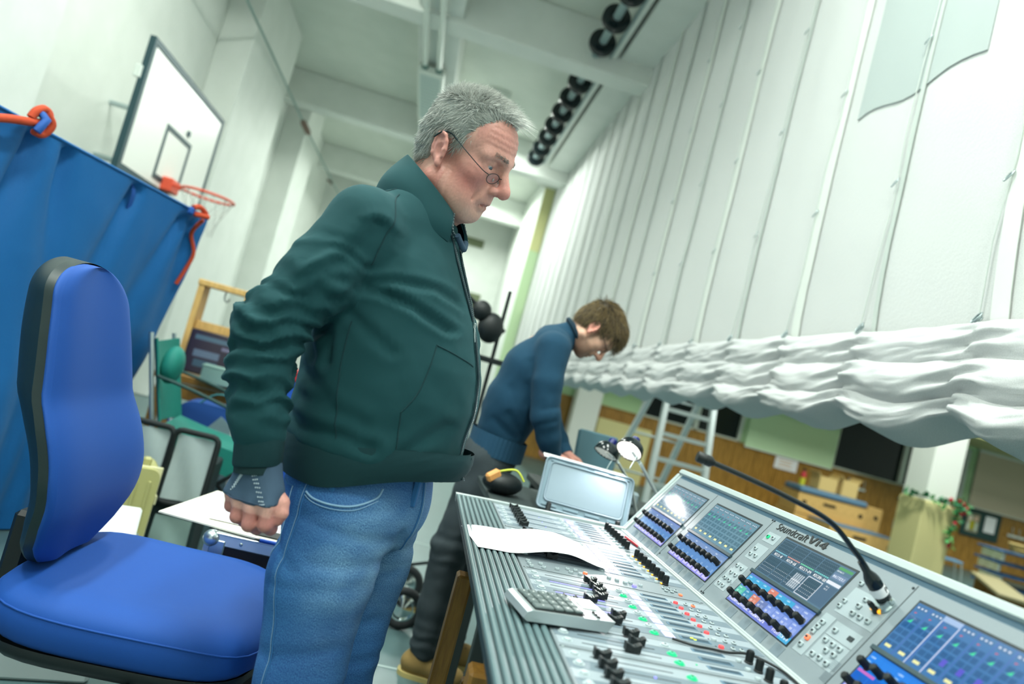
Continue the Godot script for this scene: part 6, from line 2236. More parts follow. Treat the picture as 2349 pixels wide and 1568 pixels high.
# ---------------------------------------------------------------- the older man
func hand_prims(s: Sdf, grow: float, fingers: bool, sz: float) -> void:
	var P := func(x: float, y: float, z: float) -> Vector3: return Vector3(x, y, z * sz)
	var kn := [P.call(-0.114, 0.912, 0.253), P.call(-0.092, 0.906, 0.262), P.call(-0.066, 0.904, 0.266), P.call(-0.040, 0.911, 0.263)]
	var wr := [P.call(-0.098, 0.965, 0.246), P.call(-0.089, 0.967, 0.249), P.call(-0.079, 0.968, 0.249), P.call(-0.070, 0.966, 0.246)]
	for k in 4:
		s.cap(wr[k], kn[k], 0.0155 + grow, 0.0125 + grow, 0.014)
	s.cap(P.call(-0.085, 1.0, 0.248), P.call(-0.084, 0.955, 0.246), 0.026 + grow, 0.024 + grow, 0.02)
	s.cap(P.call(-0.068, 0.955, 0.24), P.call(-0.046, 0.932, 0.244), 0.016 + grow, 0.0135 + grow, 0.016)
	if not fingers:
		return
	var fg := [
		[[P.call(-0.114, 0.912, 0.253), P.call(-0.112, 0.889, 0.250), P.call(-0.106, 0.882, 0.233), P.call(-0.102, 0.896, 0.224)], [0.0112, 0.0100, 0.0092, 0.0085]],
		[[P.call(-0.092, 0.906, 0.262), P.call(-0.089, 0.879, 0.262), P.call(-0.084, 0.870, 0.241), P.call(-0.082, 0.886, 0.228)], [0.0118, 0.0108, 0.0100, 0.0092]],
		[[P.call(-0.066, 0.904, 0.266), P.call(-0.062, 0.874, 0.266), P.call(-0.059, 0.866, 0.243), P.call(-0.059, 0.884, 0.229)], [0.0122, 0.0112, 0.0104, 0.0095]],
		[[P.call(-0.040, 0.911, 0.263), P.call(-0.036, 0.880, 0.262), P.call(-0.036, 0.871, 0.240), P.call(-0.040, 0.888, 0.228)], [0.0120, 0.0110, 0.0102, 0.0092]]]
	for f in fg:
		for i in 3:
			s.cap(f[0][i], f[0][i + 1], f[1][i], f[1][i + 1], 0.005 if i > 0 else 0.007)
	s.chain([P.call(-0.046, 0.932, 0.244), P.call(-0.028, 0.918, 0.243), P.call(-0.022, 0.903, 0.246), P.call(-0.024, 0.889, 0.247)], [0.0135, 0.0118, 0.0105, 0.0088], 0.006)

func seg_dist(p: Vector2, a: Vector2, b: Vector2) -> float:
	var t := clampf((p - a).dot(b - a) / maxf((b - a).length_squared(), 1e-9), 0.0, 1.0)
	return p.distance_to(a + (b - a) * t)

func build_engineer() -> void:
	var t := thing("person", "grey haired man with glasses low on his nose, dark green zip jacket and blue jeans", "person", Vector3(-0.043, 0, -1.421), -deg_to_rad(20.0))
	var nz := fold_noise(50, 9.0)
	var nf := fold_noise(51, 30.0)
	var hs := 0.967
	var hb := Basis(Vector3.UP, -deg_to_rad(3.7)) * Basis(Vector3.BACK, -deg_to_rad(15.5)) * Basis(Vector3.RIGHT, deg_to_rad(12.0))
	var ht := Transform3D(hb.scaled_local(Vector3.ONE * hs), Vector3(0.014, 1.630, 0.0))
	# --- skin
	var skin := skin_mat("skin_ruddy")
	var base := lin("dea698")
	var red := lin("c86f6a")
	var lip := lin("a86a66")
	var pale := lin("dcb8a4")
	var col := func(p: Vector3, n: Vector3) -> Color:
		var az := absf(p.z)
		var c := base
		c = mixc(c, red, 0.85 * exp(-(pow((p.x - 0.065) / 0.035, 2) + pow((p.y + 0.03) / 0.035, 2) + pow((az - 0.05) / 0.025, 2))))
		c = mixc(c, red, 0.7 * exp(-p.distance_squared_to(Vector3(0.125, -0.03, 0)) / 0.0006))
		c = mixc(c, red, 0.35 * exp(-pow((p.y - 0.07) / 0.03, 2)) * (1.0 if p.x > 0.05 else 0.0))
		c = mixc(c, pale, 0.5 * exp(-pow((p.y + 0.10) / 0.02, 2)))
		if az > 0.068 and p.x < 0.02:
			c = mixc(c, red, 0.35)
		var lipm := exp(-(pow((p.y + 0.0695) / 0.006, 2) + pow(p.z / 0.02, 4))) * (1.0 if p.x > 0.085 else 0.0)
		c = mixc(c, lip, 0.75 * lipm)
		c = mixc(c, lin("8a7a78"), 0.35 * exp(-(pow((p.y + 0.012) / 0.006, 2) + pow((az - 0.034) / 0.014, 2))) * (1.0 if p.x > 0.07 else 0.0))
		var m := 1.0 + 0.10 * nz.get_noise_3d(p.x * 22.0, p.y * 22.0, p.z * 22.0) + 0.05 * nf.get_noise_3d(p.x * 30.0, p.y * 30.0, p.z * 30.0)
		return Color(c.r * m, c.g * m, c.b * m)
	var wr := func(p: Vector3, n: Vector3) -> float:
		var az := absf(p.z)
		var d := 0.0005 * nz.get_noise_3d(p.x * 30.0, p.y * 60.0, p.z * 30.0)
		if p.x > 0.07 and p.y > 0.045:
			d += 0.0005 * sin(p.y * 520.0 + 2.0 * nz.get_noise_3d(p.x * 8.0, p.y * 8.0, p.z * 8.0))
		if p.y < -0.03 and p.x < 0.06 and az > 0.03:
			d -= 0.0013 * exp(-pow((p.x - 0.035 + 0.15 * (p.y + 0.06)) / 0.004, 2)) + 0.001 * exp(-pow((p.x - 0.018 + 0.1 * (p.y + 0.06)) / 0.004, 2))
		return d
	var hd := head_sdf(true)
	hd.cap(Vector3(-0.022, -0.05, 0), Vector3(-0.05, -0.19, 0.0), 0.058, 0.064, 0.03)
	hd.ell(Vector3(0.03, -0.098, 0), Vector3(0.045, 0.022, 0.04), 0.02)
	hd.ell(Vector3(0.018, -0.14, 0), Vector3(0.035, 0.045, 0.036), 0.03)
	var head := hd.mesh(0.00285, wr, col)
	var hand := func(sz: float) -> ArrayMesh:
		var s := Sdf.new()
		hand_prims(s, 0.0, true, sz)
		return s.mesh(0.003, null, func(p: Vector3, n: Vector3) -> Color:
			var c := lin("d99c90") if p.y > 0.897 else lin("c08078")
			var m := 1.0 + 0.12 * nz.get_noise_3d(p.x * 30.0, p.y * 30.0, p.z * 30.0)
			if p.y > 0.895 and p.y < 0.92 and p.z * sz > 0.268:
				c = mixc(c, lin("e8b0a4"), 0.7)
			return Color(c.r * m, c.g * m, c.b * m))
	var trunk := Sdf.new()
	trunk.cap(Vector3(-0.01, 1.0, 0), Vector3(-0.02, 1.36, 0), 0.115, 0.10)
	trunk.cap(Vector3(-0.03, 1.39, -0.13), Vector3(-0.03, 1.39, 0.13), 0.05, 0.05, 0.05)
	for s in [-1.0, 1.0]:
		trunk.chain([Vector3(-0.05, 1.40, 0.165 * s), Vector3(-0.137, 1.19, 0.248 * s), Vector3(-0.088, 0.98, 0.247 * s)], [0.045, 0.038, 0.026])
		trunk.chain([Vector3(0.0, 0.93, 0.08 * s), Vector3(0.03, 0.52, 0.095 * s), Vector3(-0.02, 0.09, 0.10 * s)], [0.075, 0.05, 0.035])
	var skin_mesh := join_meshes([[head, ht], [hand.call(1.0), Transform3D.IDENTITY], [hand.call(-1.0), Transform3D.IDENTITY], [trunk.mesh(0.016, null, func(p: Vector3, n: Vector3) -> Color: return base), Transform3D.IDENTITY]])
	obj("body", skin_mesh, skin, t)
	# --- eyes, brows, hair, glasses in head axes
	var put := func(called: String, m, ma: Material) -> MeshInstance3D:
		var o := obj(called, m, ma, t)
		o.transform = ht
		return o
	var eye_w := mat("eye_white", hx("b4aeb2"), 0.15)
	for z in [-1.0, 1.0]:
		var q := Shape.new()
		var c := Vector3(0.0832, 0.0058, 0.0325 * z)
		q.ball(c, Vector3.ONE * 0.0122, 20, 14)
		var e: MeshInstance3D = put.call("eye", q, eye_w)
		var look := Vector3(0.93, -0.26, 0.16).normalized()
		q = Shape.new()
		q.lathe(c + look * 0.0108, look, [Vector2(0.0059, 0.0), Vector2(0.0048, 0.0012), Vector2(0.0, 0.002)], 18)
		obj("iris", q, mat("iris_grey", hx("4d6272"), 0.15), e)
		q = Shape.new()
		q.lathe(c + look * 0.0116, look, [Vector2(0.0026, 0.0006), Vector2(0.0, 0.0016)], 12)
		obj("pupil", q, M.black_gloss, e)
	build_man_hair(put, hd)
	# wire glasses low on the nose
	var wire := mat("wire_dark", hx("26383c"), 0.3, 0.6)
	var lens := mat("lens_clear", Color(0.93, 0.86, 0.96, 0.10), 0.03)
	lens.transparency = BaseMaterial3D.TRANSPARENCY_ALPHA
	var fr := Shape.new()
	var lens_c := [Vector3(0.1065, -0.010, 0.0315), Vector3(0.1065, -0.010, -0.0315)]
	var gob: MeshInstance3D
	for k in 2:
		var c: Vector3 = lens_c[k]
		var sd := 1.0 if k == 0 else -1.0
		var zx := Vector3(-0.28 * sd, 0.0, 1.0).normalized()
		if k == 1:
			zx = Vector3(0.28, 0.0, 1.0).normalized()
		var yx := Vector3(0.30, 1.0, 0.0).normalized()
		var ring := []
		for i in 28:
			var a := TAU * i / 28.0
			var yy := sin(a)
			ring.append(c + zx * cos(a) * 0.0178 + yx * (yy * 0.0135 if yy < 0.0 else yy * 0.0100))
		fr.tube(ring, 0.0008, 6, false, 1.0, Vector3.RIGHT, true)
		var ls := Shape.new()
		ls.flat()
		for i in 28:
			ls.tri(c, ring[i], ring[(i + 1) % 28])
		put.call("lens", ls, lens)
		var pd := Shape.new()
		pd.ball(c + Vector3(-0.006, -0.004, -0.0175 * sd), Vector3(0.002, 0.004, 0.003), 8, 6)
		put.call("nose_pad", pd, M.steel)
	fr.tube(spline([lens_c[0] + Vector3(0.006, 0.004, -0.0165), Vector3(0.1185, -0.004, 0.0), lens_c[1] + Vector3(0.006, 0.004, 0.0165)], 5), 0.0009, 6)
	put.call("glasses_frame", fr, wire)
	for sd in [-1.0, 1.0]:
		var q := Shape.new()
		q.tube(spline([Vector3(0.1015, -0.007, 0.049 * sd), Vector3(0.088, -0.003, 0.060 * sd), Vector3(0.05, 0.014, 0.0745 * sd), Vector3(0.012, 0.0305, 0.0785 * sd)], 5), 0.0010, 6)
		q.tube(spline([Vector3(0.022, 0.0265, 0.078 * sd), Vector3(0.006, 0.0325, 0.079 * sd), Vector3(-0.012, 0.030, 0.082 * sd), Vector3(-0.026, 0.012, 0.083 * sd)], 5), 0.0018, 6)
		put.call("temple", q, wire)
	build_man_jacket(t)
	build_man_jeans(t)
	build_man_glove(t)

func build_man_hair(put: Callable, hd: Sdf) -> void:
	var rng := RandomNumberGenerator.new()
	rng.seed = 8
	# the hairline: lowest y of hair at each direction round the head
	var line := func(p: Vector3) -> float:
		var az := absf(p.z)
		if p.x > 0.075:
			return 0.098 - 0.10 * maxf(0.0, az - 0.03)
		if p.x > 0.05:
			return lerpf(0.066, 0.098, smoothstep(0.05, 0.08, p.x)) - 0.05 * maxf(0.0, az - 0.05)
		if p.x > 0.02:
			return lerpf(0.018, 0.066, smoothstep(0.022, 0.06, p.x))
		if p.x > -0.035:
			return 0.034 if p.x < 0.014 else 0.006
		return lerpf(-0.04, -0.085, smoothstep(-0.035, -0.09, p.x))
	var cap := Sdf.new()
	cap.kk = 0.02
	cap.ell(Vector3(-0.010, 0.050, 0), Vector3(0.084, 0.082, 0.0765))
	cap.ell(Vector3(0.040, 0.054, 0), Vector3(0.068, 0.066, 0.064), 0.03)
	cap.ell(Vector3(-0.036, 0.0, 0), Vector3(0.055, 0.072, 0.064), 0.03)
	var nzh := fold_noise(90, 22.0)
	var g0 := lin("c2c5bf")
	var g1 := lin("f0f1ec")
	var g2 := lin("868a86")
	var under := cap.mesh(0.005, func(p: Vector3, n: Vector3) -> float:
		return -0.016 * smoothstep(0.012, -0.006, p.y - line.call(p)), func(p: Vector3, n: Vector3) -> Color: return lin("a4a7a2"))
	put.call("hair_cap", under, skin_mat("hair_under", 0.8))
	var ids := cap.all()
	var roots := []
	var tries := 0
	while roots.size() < 9000 and tries < 60000:
		tries += 1
		var dir := Vector3(rng.randfn(), rng.randfn(), rng.randfn()).normalized()
		var p := Vector3(-0.005, 0.045, 0) + dir * 0.1
		if p.z < -0.055 and rng.randf() < 0.75:
			continue
		for i in 3:
			p -= cap.grad(p, ids) * cap.dist(p, ids)
		var h: float = p.y - line.call(p)
		if h < -0.004 + rng.randf() * 0.006 or p.x < -0.035 and p.y < -0.06:
			continue
		var n := cap.grad(p, ids)
		var top := smoothstep(0.085, 0.125, p.y)
		var front := smoothstep(0.045, 0.085, p.x) * smoothstep(0.06, 0.10, p.y)
		var side := 1.0 - top
		var flow := Vector3(0.35, 0.55, 0) * top + Vector3(0.95, 0.22, 0.05) * front + Vector3(-0.55, -0.75, 0) * side * (1.0 - front)
		if p.x > 0.03 and p.y > 0.05 and side > 0.5:
			flow = Vector3(-0.2, 0.25, 0.1 * signf(p.z)).lerp(Vector3(-0.75, 0.18, 0.0), 0.7) * 1.1
		flow += Vector3(rng.randfn(), rng.randfn(), rng.randfn()) * 0.2 + 0.55 * Vector3(nzh.get_noise_3d(p.x, p.y, p.z), nzh.get_noise_3d(p.y, p.z + 3.0, p.x), nzh.get_noise_3d(p.z, p.x, p.y + 5.0))
		var d := (n * (0.55 * top + 0.35 * front + 0.22 * side) + flow - n * flow.dot(n) * 0.8).normalized()
		var l := 0.014 + 0.016 * top + 0.020 * front + rng.randf() * 0.008
		var c := mixc(g0, g1, rng.randf() * 0.6 + 0.5 * front + 0.25 * top)
		if side > 0.6 and rng.randf() < 0.35:
			c = mixc(c, g2, 0.7)
		if top > 0.3 and front < 0.35 and rng.randf() < 0.3:
			c = mixc(c, g2, 0.5)
		var bend := Vector3(0.25, -0.1, 0) * front + Vector3(0.18, -0.25, 0) * top + Vector3(0, -0.2, 0) * side
		roots.append([p - n * 0.002, d, l, 0.00055 + 0.0003 * rng.randf(), c, bend])
	var hm := skin_mat("hair_grey", 0.55)
	hm.subsurf_scatter_enabled = false
	var o: MeshInstance3D = put.call("hair", strands(roots), hm)
	o.set_meta("kind", "stuff")
	# brows
	roots = []
	var ih := hd.all()
	for k in 340:
		var s := rng.randf() * 0.85
		var z := lerpf(0.014, 0.05, s) * (1.0 if k % 2 == 0 else -1.0)
		var p := Vector3(lerpf(0.122, 0.094, s), 0.0285 + 0.006 * sin(s * 2.6) + rng.randfn() * 0.0030, z)
		for i in 3:
			p -= hd.grad(p, ih) * hd.dist(p, ih)
		var d := (Vector3(-0.35, 0.12 - 0.3 * s, signf(z)) + hd.grad(p, ih) * 0.4 + Vector3(rng.randfn(), rng.randfn(), rng.randfn()) * 0.15).normalized()
		roots.append([p, d, 0.008, 0.00026, mixc(lin("8d8682"), lin("c8c2ba"), rng.randf()), Vector3.ZERO])
	o = put.call("eyebrows", strands(roots), hm)
	o.set_meta("kind", "stuff")

func torso_rings(off: float) -> Array:
	var r := [[0.992, 0.012, 0, 0.160, 0.180], [1.012, 0.01, 0, 0.172, 0.190], [1.04, 0.007, 0, 0.172, 0.193], [1.08, 0.006, 0, 0.173, 0.194], [1.13, 0.008, 0, 0.177, 0.195], [1.20, -0.003, 0, 0.179, 0.195], [1.27, -0.012, 0, 0.162, 0.194], [1.33, -0.016, 0, 0.138, 0.190], [1.38, -0.02, 0, 0.114, 0.180], [1.42, -0.026, 0, 0.098, 0.155], [1.455, -0.03, 0, 0.085, 0.125], [1.49, -0.03, 0, 0.072, 0.092]]
	for a in r:
		a[3] -= off
		a[4] -= off
	return r

func build_man_jacket(t: Node3D) -> void:
	var nz := fold_noise(60, 6.0)
	var nz2 := fold_noise(61, 14.0)
	var fleece := grained(mat("fleece_green", hx("03474d"), 0.9), TX.fine, 40.0, TX.finen, 0.25)
	fleece.rim_enabled = true
	fleece.rim = 0.35
	fleece.rim_tint = 0.8
	var rib := grained(mat("rib_knit", hx("033b41"), 0.92), TX.fine, 50.0, TX.finen, 0.3)
	var s := Sdf.new()
	s.kk = 0.03
	s.stack(torso_rings(0.0))
	s.cap(Vector3(-0.035, 1.455, -0.07), Vector3(-0.035, 1.455, 0.07), 0.045, 0.045, 0.05)
	for d in [-1.0, 1.0]:
		s.cap(Vector3(-0.035, 1.47, 0.05 * d), Vector3(-0.062, 1.418, 0.168 * d), 0.045, 0.062, 0.04)
		s.chain([Vector3(-0.062, 1.412, 0.17 * d), Vector3(-0.092, 1.30, 0.215 * d), Vector3(-0.135, 1.195, 0.250 * d), Vector3(-0.130, 1.12, 0.254 * d), Vector3(-0.110, 1.05, 0.252 * d), Vector3(-0.101, 1.02, 0.25 * d)], [0.069, 0.064, 0.058, 0.053, 0.047, 0.043], 0.022)
	# open collar gap down the front
	s.chain([Vector3(0.150, 1.32, 0.0), Vector3(0.112, 1.40, 0.003), Vector3(0.075, 1.47, 0.006), Vector3(0.055, 1.53, 0.008)], [0.002, 0.014, 0.026, 0.034], 0.006, true)
	# polylines in the side plane: points, width, depth
	var folds := [
		[[Vector2(-0.010, 1.405), Vector2(-0.034, 1.34), Vector2(-0.062, 1.265), Vector2(-0.085, 1.21)], 0.012, 0.013],
		[[Vector2(-0.03, 1.302), Vector2(0.03, 1.328), Vector2(0.09, 1.338), Vector2(0.142, 1.322)], 0.0085, 0.0065],
		[[Vector2(-0.04, 1.296), Vector2(0.02, 1.302), Vector2(0.07, 1.293), Vector2(0.125, 1.272)], 0.0085, 0.0085],
		[[Vector2(-0.05, 1.265), Vector2(0.0, 1.236), Vector2(0.06, 1.206)], 0.011, 0.004],
		[[Vector2(-0.078, 1.25), Vector2(-0.058, 1.20), Vector2(-0.05, 1.16)], 0.011, 0.007],
		[[Vector2(-0.13, 1.24), Vector2(-0.09, 1.16)], 0.012, 0.005],
		[[Vector2(-0.15, 1.055), Vector2(-0.06, 1.036), Vector2(0.02, 1.044), Vector2(0.07, 1.036)], 0.012, 0.006],
		[[Vector2(-0.10, 1.085), Vector2(-0.02, 1.088), Vector2(0.05, 1.07)], 0.014, 0.004],
		[[Vector2(-0.12, 1.135), Vector2(-0.03, 1.105)], 0.014, 0.0035],
		[[Vector2(0.165, 1.10), Vector2(0.12, 1.045)], 0.010, 0.004]]
	var arm_axis := [Vector3(-0.062, 1.412, 0.17), Vector3(-0.092, 1.30, 0.215), Vector3(-0.135, 1.195, 0.25), Vector3(-0.110, 1.05, 0.252), Vector3(-0.095, 0.97, 0.248)]
	var disp := func(p: Vector3, n: Vector3) -> float:
		var d := 0.0022 * nz.get_noise_3d(p.x * 1.2, p.y * 1.5, p.z * 1.2)
		var sd := signf(p.z)
		var q := Vector3(p.x, p.y, absf(p.z))
		var onarm := 0.0
		var ax := Vector3.ZERO
		if q.z > 0.15 and p.y < 1.42:
			for i in 4:
				var a: Vector3 = arm_axis[i]
				var b: Vector3 = arm_axis[i + 1]
				if p.y <= a.y and p.y > b.y:
					ax = a.lerp(b, (a.y - p.y) / (a.y - b.y))
			var rr := Vector2(q.x - ax.x, q.z - ax.z).length()
			onarm = smoothstep(0.085, 0.072, rr)
		if onarm > 0.0:
			var ang := atan2(q.z - ax.z, q.x - ax.x)
			var amp := 0.0062 * smoothstep(1.29, 1.22, p.y) * smoothstep(1.032, 1.06, p.y) + 0.003 * smoothstep(1.40, 1.33, p.y) * smoothstep(1.2, 1.3, p.y)
			var lf := clampf(0.45 + 0.9 * nz.get_noise_3d(p.x * 1.6 + 4.0, p.y * 3.2, p.z * 1.6), 0.0, 1.0)
			var ph := (p.y + 0.016 * sin(ang - 0.6) + 0.034 * nz.get_noise_3d(q.x * 1.6, q.y * 1.2, q.z * 1.6)) * TAU / 0.0355
			var w := sin(ph)
			d += onarm * amp * (0.25 + lf) * (1.6 * sqrt(absf(w)) - 0.9 if w > 0.0 else -0.9 - 0.5 * w * w)
			# elbow bunching on the back of the arm
			d += onarm * 0.006 * exp(-pow((p.y - 1.195) / 0.018, 2)) * smoothstep(0.2, -0.6, cos(ang))
		if sd > 0.0 or true:
			var ff := 0.0
			if q.z > 0.02:
				var pq := Vector2(p.x, p.y)
				for f in folds:
					var w2: float = f[1]
					var e := 1.0
					var run: Array = f[0]
					for i in run.size() - 1:
						e = minf(e, seg_dist(pq, run[i], run[i + 1]))
					if e < w2 * 3.5:
						ff += -f[2] * exp(-pow(e / w2, 2.0)) + 0.35 * f[2] * exp(-pow((e - w2 * 1.7) / w2, 2.0))
				d += ff * smoothstep(0.02, 0.07, q.z) * (1.0 - 0.6 * onarm)
		d += 0.0012 * nz2.get_noise_3d(p.x, p.y * 1.3, p.z)
		return d
	var jacket := obj("jacket", s.mesh(0.0062, disp), fleece, t)
	# waistband, lifted over the belly
	var q := Shape.new()
	var ringf := func(a: float, v: float, grow: float) -> Vector3:
		var x := cos(a)
		var z := sin(a)
		var lift := 0.055 * smoothstep(-0.2, 1.0, x)
		var y := 0.945 + 0.078 * v + lift * (1.0 - 0.45 * v)
		var rx := 0.160 + grow + 0.006 * sin(PI * v) + 0.010 * v + (0.026 if x > 0.0 else 0.0) * x
		var rz := 0.182 + grow + 0.005 * sin(PI * v) + 0.007 * v
		return Vector3(0.008 + x * rx, y, z * rz)
	q.grid(90, 10, func(u: float, v: float) -> Vector3: return ringf.call(-u * TAU, v, 0.0012 * nz.get_noise_2d(u * 30.0, v)))
	q.grid(90, 10, func(u: float, v: float) -> Vector3: return ringf.call(-u * TAU, v, -0.007), true)
	q.grid(90, 2, func(u: float, v: float) -> Vector3: return ringf.call(-u * TAU, 0.0, -0.007 + 0.007 * v))
	obj("waistband", q, rib, jacket)
	# cuffs
	for d in [-1.0, 1.0]:
		q = Shape.new()
		q.tube([Vector3(-0.104, 1.034, 0.251 * d), Vector3(-0.100, 1.030, 0.251 * d), Vector3(-0.094, 1.0, 0.249 * d), Vector3(-0.088, 0.968, 0.248 * d), Vector3(-0.087, 0.964, 0.248 * d)], [0.040, 0.0425, 0.0405, 0.0400, 0.0385], 28, true)
		obj("cuff", q, rib, jacket)
		q = Shape.new()
		q.tube([Vector3(-0.088, 0.968, 0.247 * d), Vector3(-0.085, 0.952, 0.247 * d)], [0.0375, 0.0370], 24, true)
		obj("inner_cuff", q, mat("inner_dark", hx("0a2c30"), 0.9), jacket)
	# stand-up collar round the neck, open at the front
	var colf := func(u: float, v: float, th: float) -> Vector3:
		var a := PI + (u - 0.5) * 5.35      # from one front edge round the back to the other
		var ca := cos(a)
		var sa := sin(a)
		var back := 0.5 - 0.5 * ca
		var y0 := lerpf(1.437, 1.515, back)
		var y1 := lerpf(1.492, 1.602, pow(back, 0.8))
		var flare := 0.010 * sin(v * PI) - 0.004 * v
		var rx := lerpf(0.096, 0.074, v) + flare + th
		var rz := lerpf(0.112, 0.082, v) + flare + th
		return Vector3(-0.030 + 0.012 * v + rx * ca, lerpf(y0, y1, v), rz * sa + 0.003 * sin(u * 21.0 + v * 4.0))
	q = Shape.new()
	q.grid(60, 10, func(u: float, v: float) -> Vector3: return colf.call(1.0 - u, v, 0.003))
	q.grid(60, 10, func(u: float, v: float) -> Vector3: return colf.call(1.0 - u, v, -0.004), true)
	q.grid(60, 4, func(u: float, v: float) -> Vector3: return colf.call(1.0 - u, 1.0, lerpf(0.003, -0.004, v)) + Vector3(0, 0.003 * sin(v * PI), 0))
	for e in [0.0, 1.0]:
		q.grid(3, 10, func(u: float, v: float) -> Vector3: return colf.call(e, v, lerpf(0.003, -0.004, u)), e == 1.0)
	obj("collar", q, fleece, jacket)
	var col_lining := mat("collar_navy", hx("0a2740"), 0.9)
	q = Shape.new()
	q.grid(60, 6, func(u: float, v: float) -> Vector3: return colf.call(1.0 - u, 0.1 + 0.88 * v, -0.0055), true)
	obj("collar_lining", q, col_lining, jacket)
	# shirt seen in the gap
	var sh := Sdf.new()
	sh.stack(torso_rings(0.012))
	sh.cap(Vector3(-0.03, 1.44, -0.05), Vector3(-0.03, 1.44, 0.05), 0.05, 0.05, 0.05)
	obj("shirt", sh.mesh(0.012), grained(mat("shirt_slate", hx("3d5a72"), 0.85), TX.fine, 30.0), t)
	q = Shape.new()
	q.tube(spline([Vector3(0.066, 1.462, 0.030), Vector3(0.072, 1.448, 0.006), Vector3(0.075, 1.444, -0.006), Vector3(0.066, 1.462, -0.03)], 5), 0.006, 8)
	obj("shirt_collar", q, M.shirt_slate, t)
	# zip: two toothed tapes above the slider, one line below it
	var zip := mat("zip_dark", hx("16333c"), 0.5)
	var teeth := mat("zip_teeth", hx("7f9498"), 0.35, 0.5)
	for d in [-1.0, 1.0]:
		var path := []
		for k in 9:
			var f := k / 8.0
			var y := lerpf(1.318, 1.475, f)
			path.append(s.onto(Vector3(lerpf(0.16, 0.075, f), y, (0.003 + 0.024 * pow(f, 0.8)) * d), 0.002))
		path.append(colf.call(0.0 if d < 0.0 else 1.0, 0.35, 0.003))
		path.append(colf.call(0.0 if d < 0.0 else 1.0, 0.97, 0.003))
		obj("zip_tape", tubes(spline(path, 4), 0.0026, 6), zip, jacket)
		var sp := spline(path, 12)
		var tq := Shape.new()
		for k in range(0, sp.size(), 2):
			tq.box(sp[k] + Vector3(0.0022, 0, -0.0012 * d), Vector3(0.0018, 0.0016, 0.0030))
		var zt := obj("zip_teeth", tq, teeth, jacket)
		zt.set_meta("kind", "stuff")
	var low := []
	for k in 14:
		var y := lerpf(1.318, 1.035, k / 13.0)
		low.append(s.onto(Vector3(0.19, y, 0.002), 0.0015))
	low.append(Vector3(0.200, 1.005, 0.002))
	obj("zip_tape", tubes(spline(low, 3), 0.0030, 6), zip, jacket)
	var tl := Shape.new()
	var lsp := spline(low, 14)
	for k in range(0, lsp.size(), 2):
		tl.box(lsp[k] + Vector3(0.0028, 0, 0), Vector3(0.0014, 0.0014, 0.003))
	obj("zip_teeth", tl, teeth, jacket).set_meta("kind", "stuff")
	for off in [0.012, -0.012]:
		var pl := []
		for k in 12:
			var y := lerpf(1.31, 1.04, k / 11.0)
			pl.append(s.onto(Vector3(0.19, y, off), 0.0004))
		obj("front_seam", tubes(spline(pl, 3), 0.0011, 5), rib, jacket)
	var zp := s.onto(Vector3(0.17, 1.312, 0.002), 0.004)
	obj("zip_slider", boxs(zp, Vector3(0.005, 0.012, 0.008), 0.0015), M.steel, jacket)
	obj("zip_pull", boxs(zp + Vector3(0.006, -0.018, 0.002), Vector3(0.0025, 0.028, 0.007), 0.001, Basis(Vector3.BACK, 0.3)), M.steel, jacket)
	# seams and pocket edge stitched on the right side
	var lines := {
		"shoulder_seam": [Vector3(-0.03, 1.49, 0.13), Vector3(-0.025, 1.455, 0.17), Vector3(-0.012, 1.42, 0.19), Vector3(-0.012, 1.38, 0.2), Vector3(-0.02, 1.345, 0.2)],
		"side_seam": [Vector3(-0.022, 1.24, 0.2), Vector3(-0.018, 1.16, 0.2), Vector3(-0.004, 1.09, 0.2), Vector3(0.008, 1.035, 0.2)],
		"pocket_edge": [Vector3(0.137, 1.245, 0.14), Vector3(0.136, 1.21, 0.15), Vector3(0.130, 1.16, 0.16), Vector3(0.118, 1.125, 0.17), Vector3(0.112, 1.108, 0.18)],
		"pocket_top_seam": [Vector3(0.137, 1.245, 0.14), Vector3(0.160, 1.235, 0.09), Vector3(0.178, 1.224, 0.03)],
		"pocket_hem": [Vector3(0.112, 1.108, 0.18), Vector3(0.120, 1.075, 0.18), Vector3(0.126, 1.045, 0.18)],
		"shoulder_yoke": [Vector3(-0.03, 1.52, 0.06), Vector3(-0.045, 1.505, 0.10), Vector3(-0.055, 1.485, 0.14)]}
	for k in lines:
		var pts := []
		for p in spline(lines[k], 6):
			var e := s.onto(p, 0.0)
			var g := s.grad(e, s.all())
			pts.append(e + g * (disp.call(e, g) + 0.0004))
		obj(k, tubes(pts, 0.0013, 5), rib, jacket)
	# small white mark on the left chest
	var lp := s.onto(Vector3(0.11, 1.41, -0.045), 0.0012)
	var lb := Shape.frame_of(s.grad(lp, s.all()))
	var mk := Shape.new()
	mk.extrude(PackedVector2Array([Vector2(-0.014, 0.008), Vector2(-0.008, 0.0), Vector2(0.0, -0.002), Vector2(0.018, 0.008), Vector2(0.002, -0.006), Vector2(-0.008, -0.006), Vector2(-0.013, 0.0)]), -0.0006, 0.0006, Transform3D(lb, lp))
	obj("chest_mark", mk, M.white_plastic, jacket)

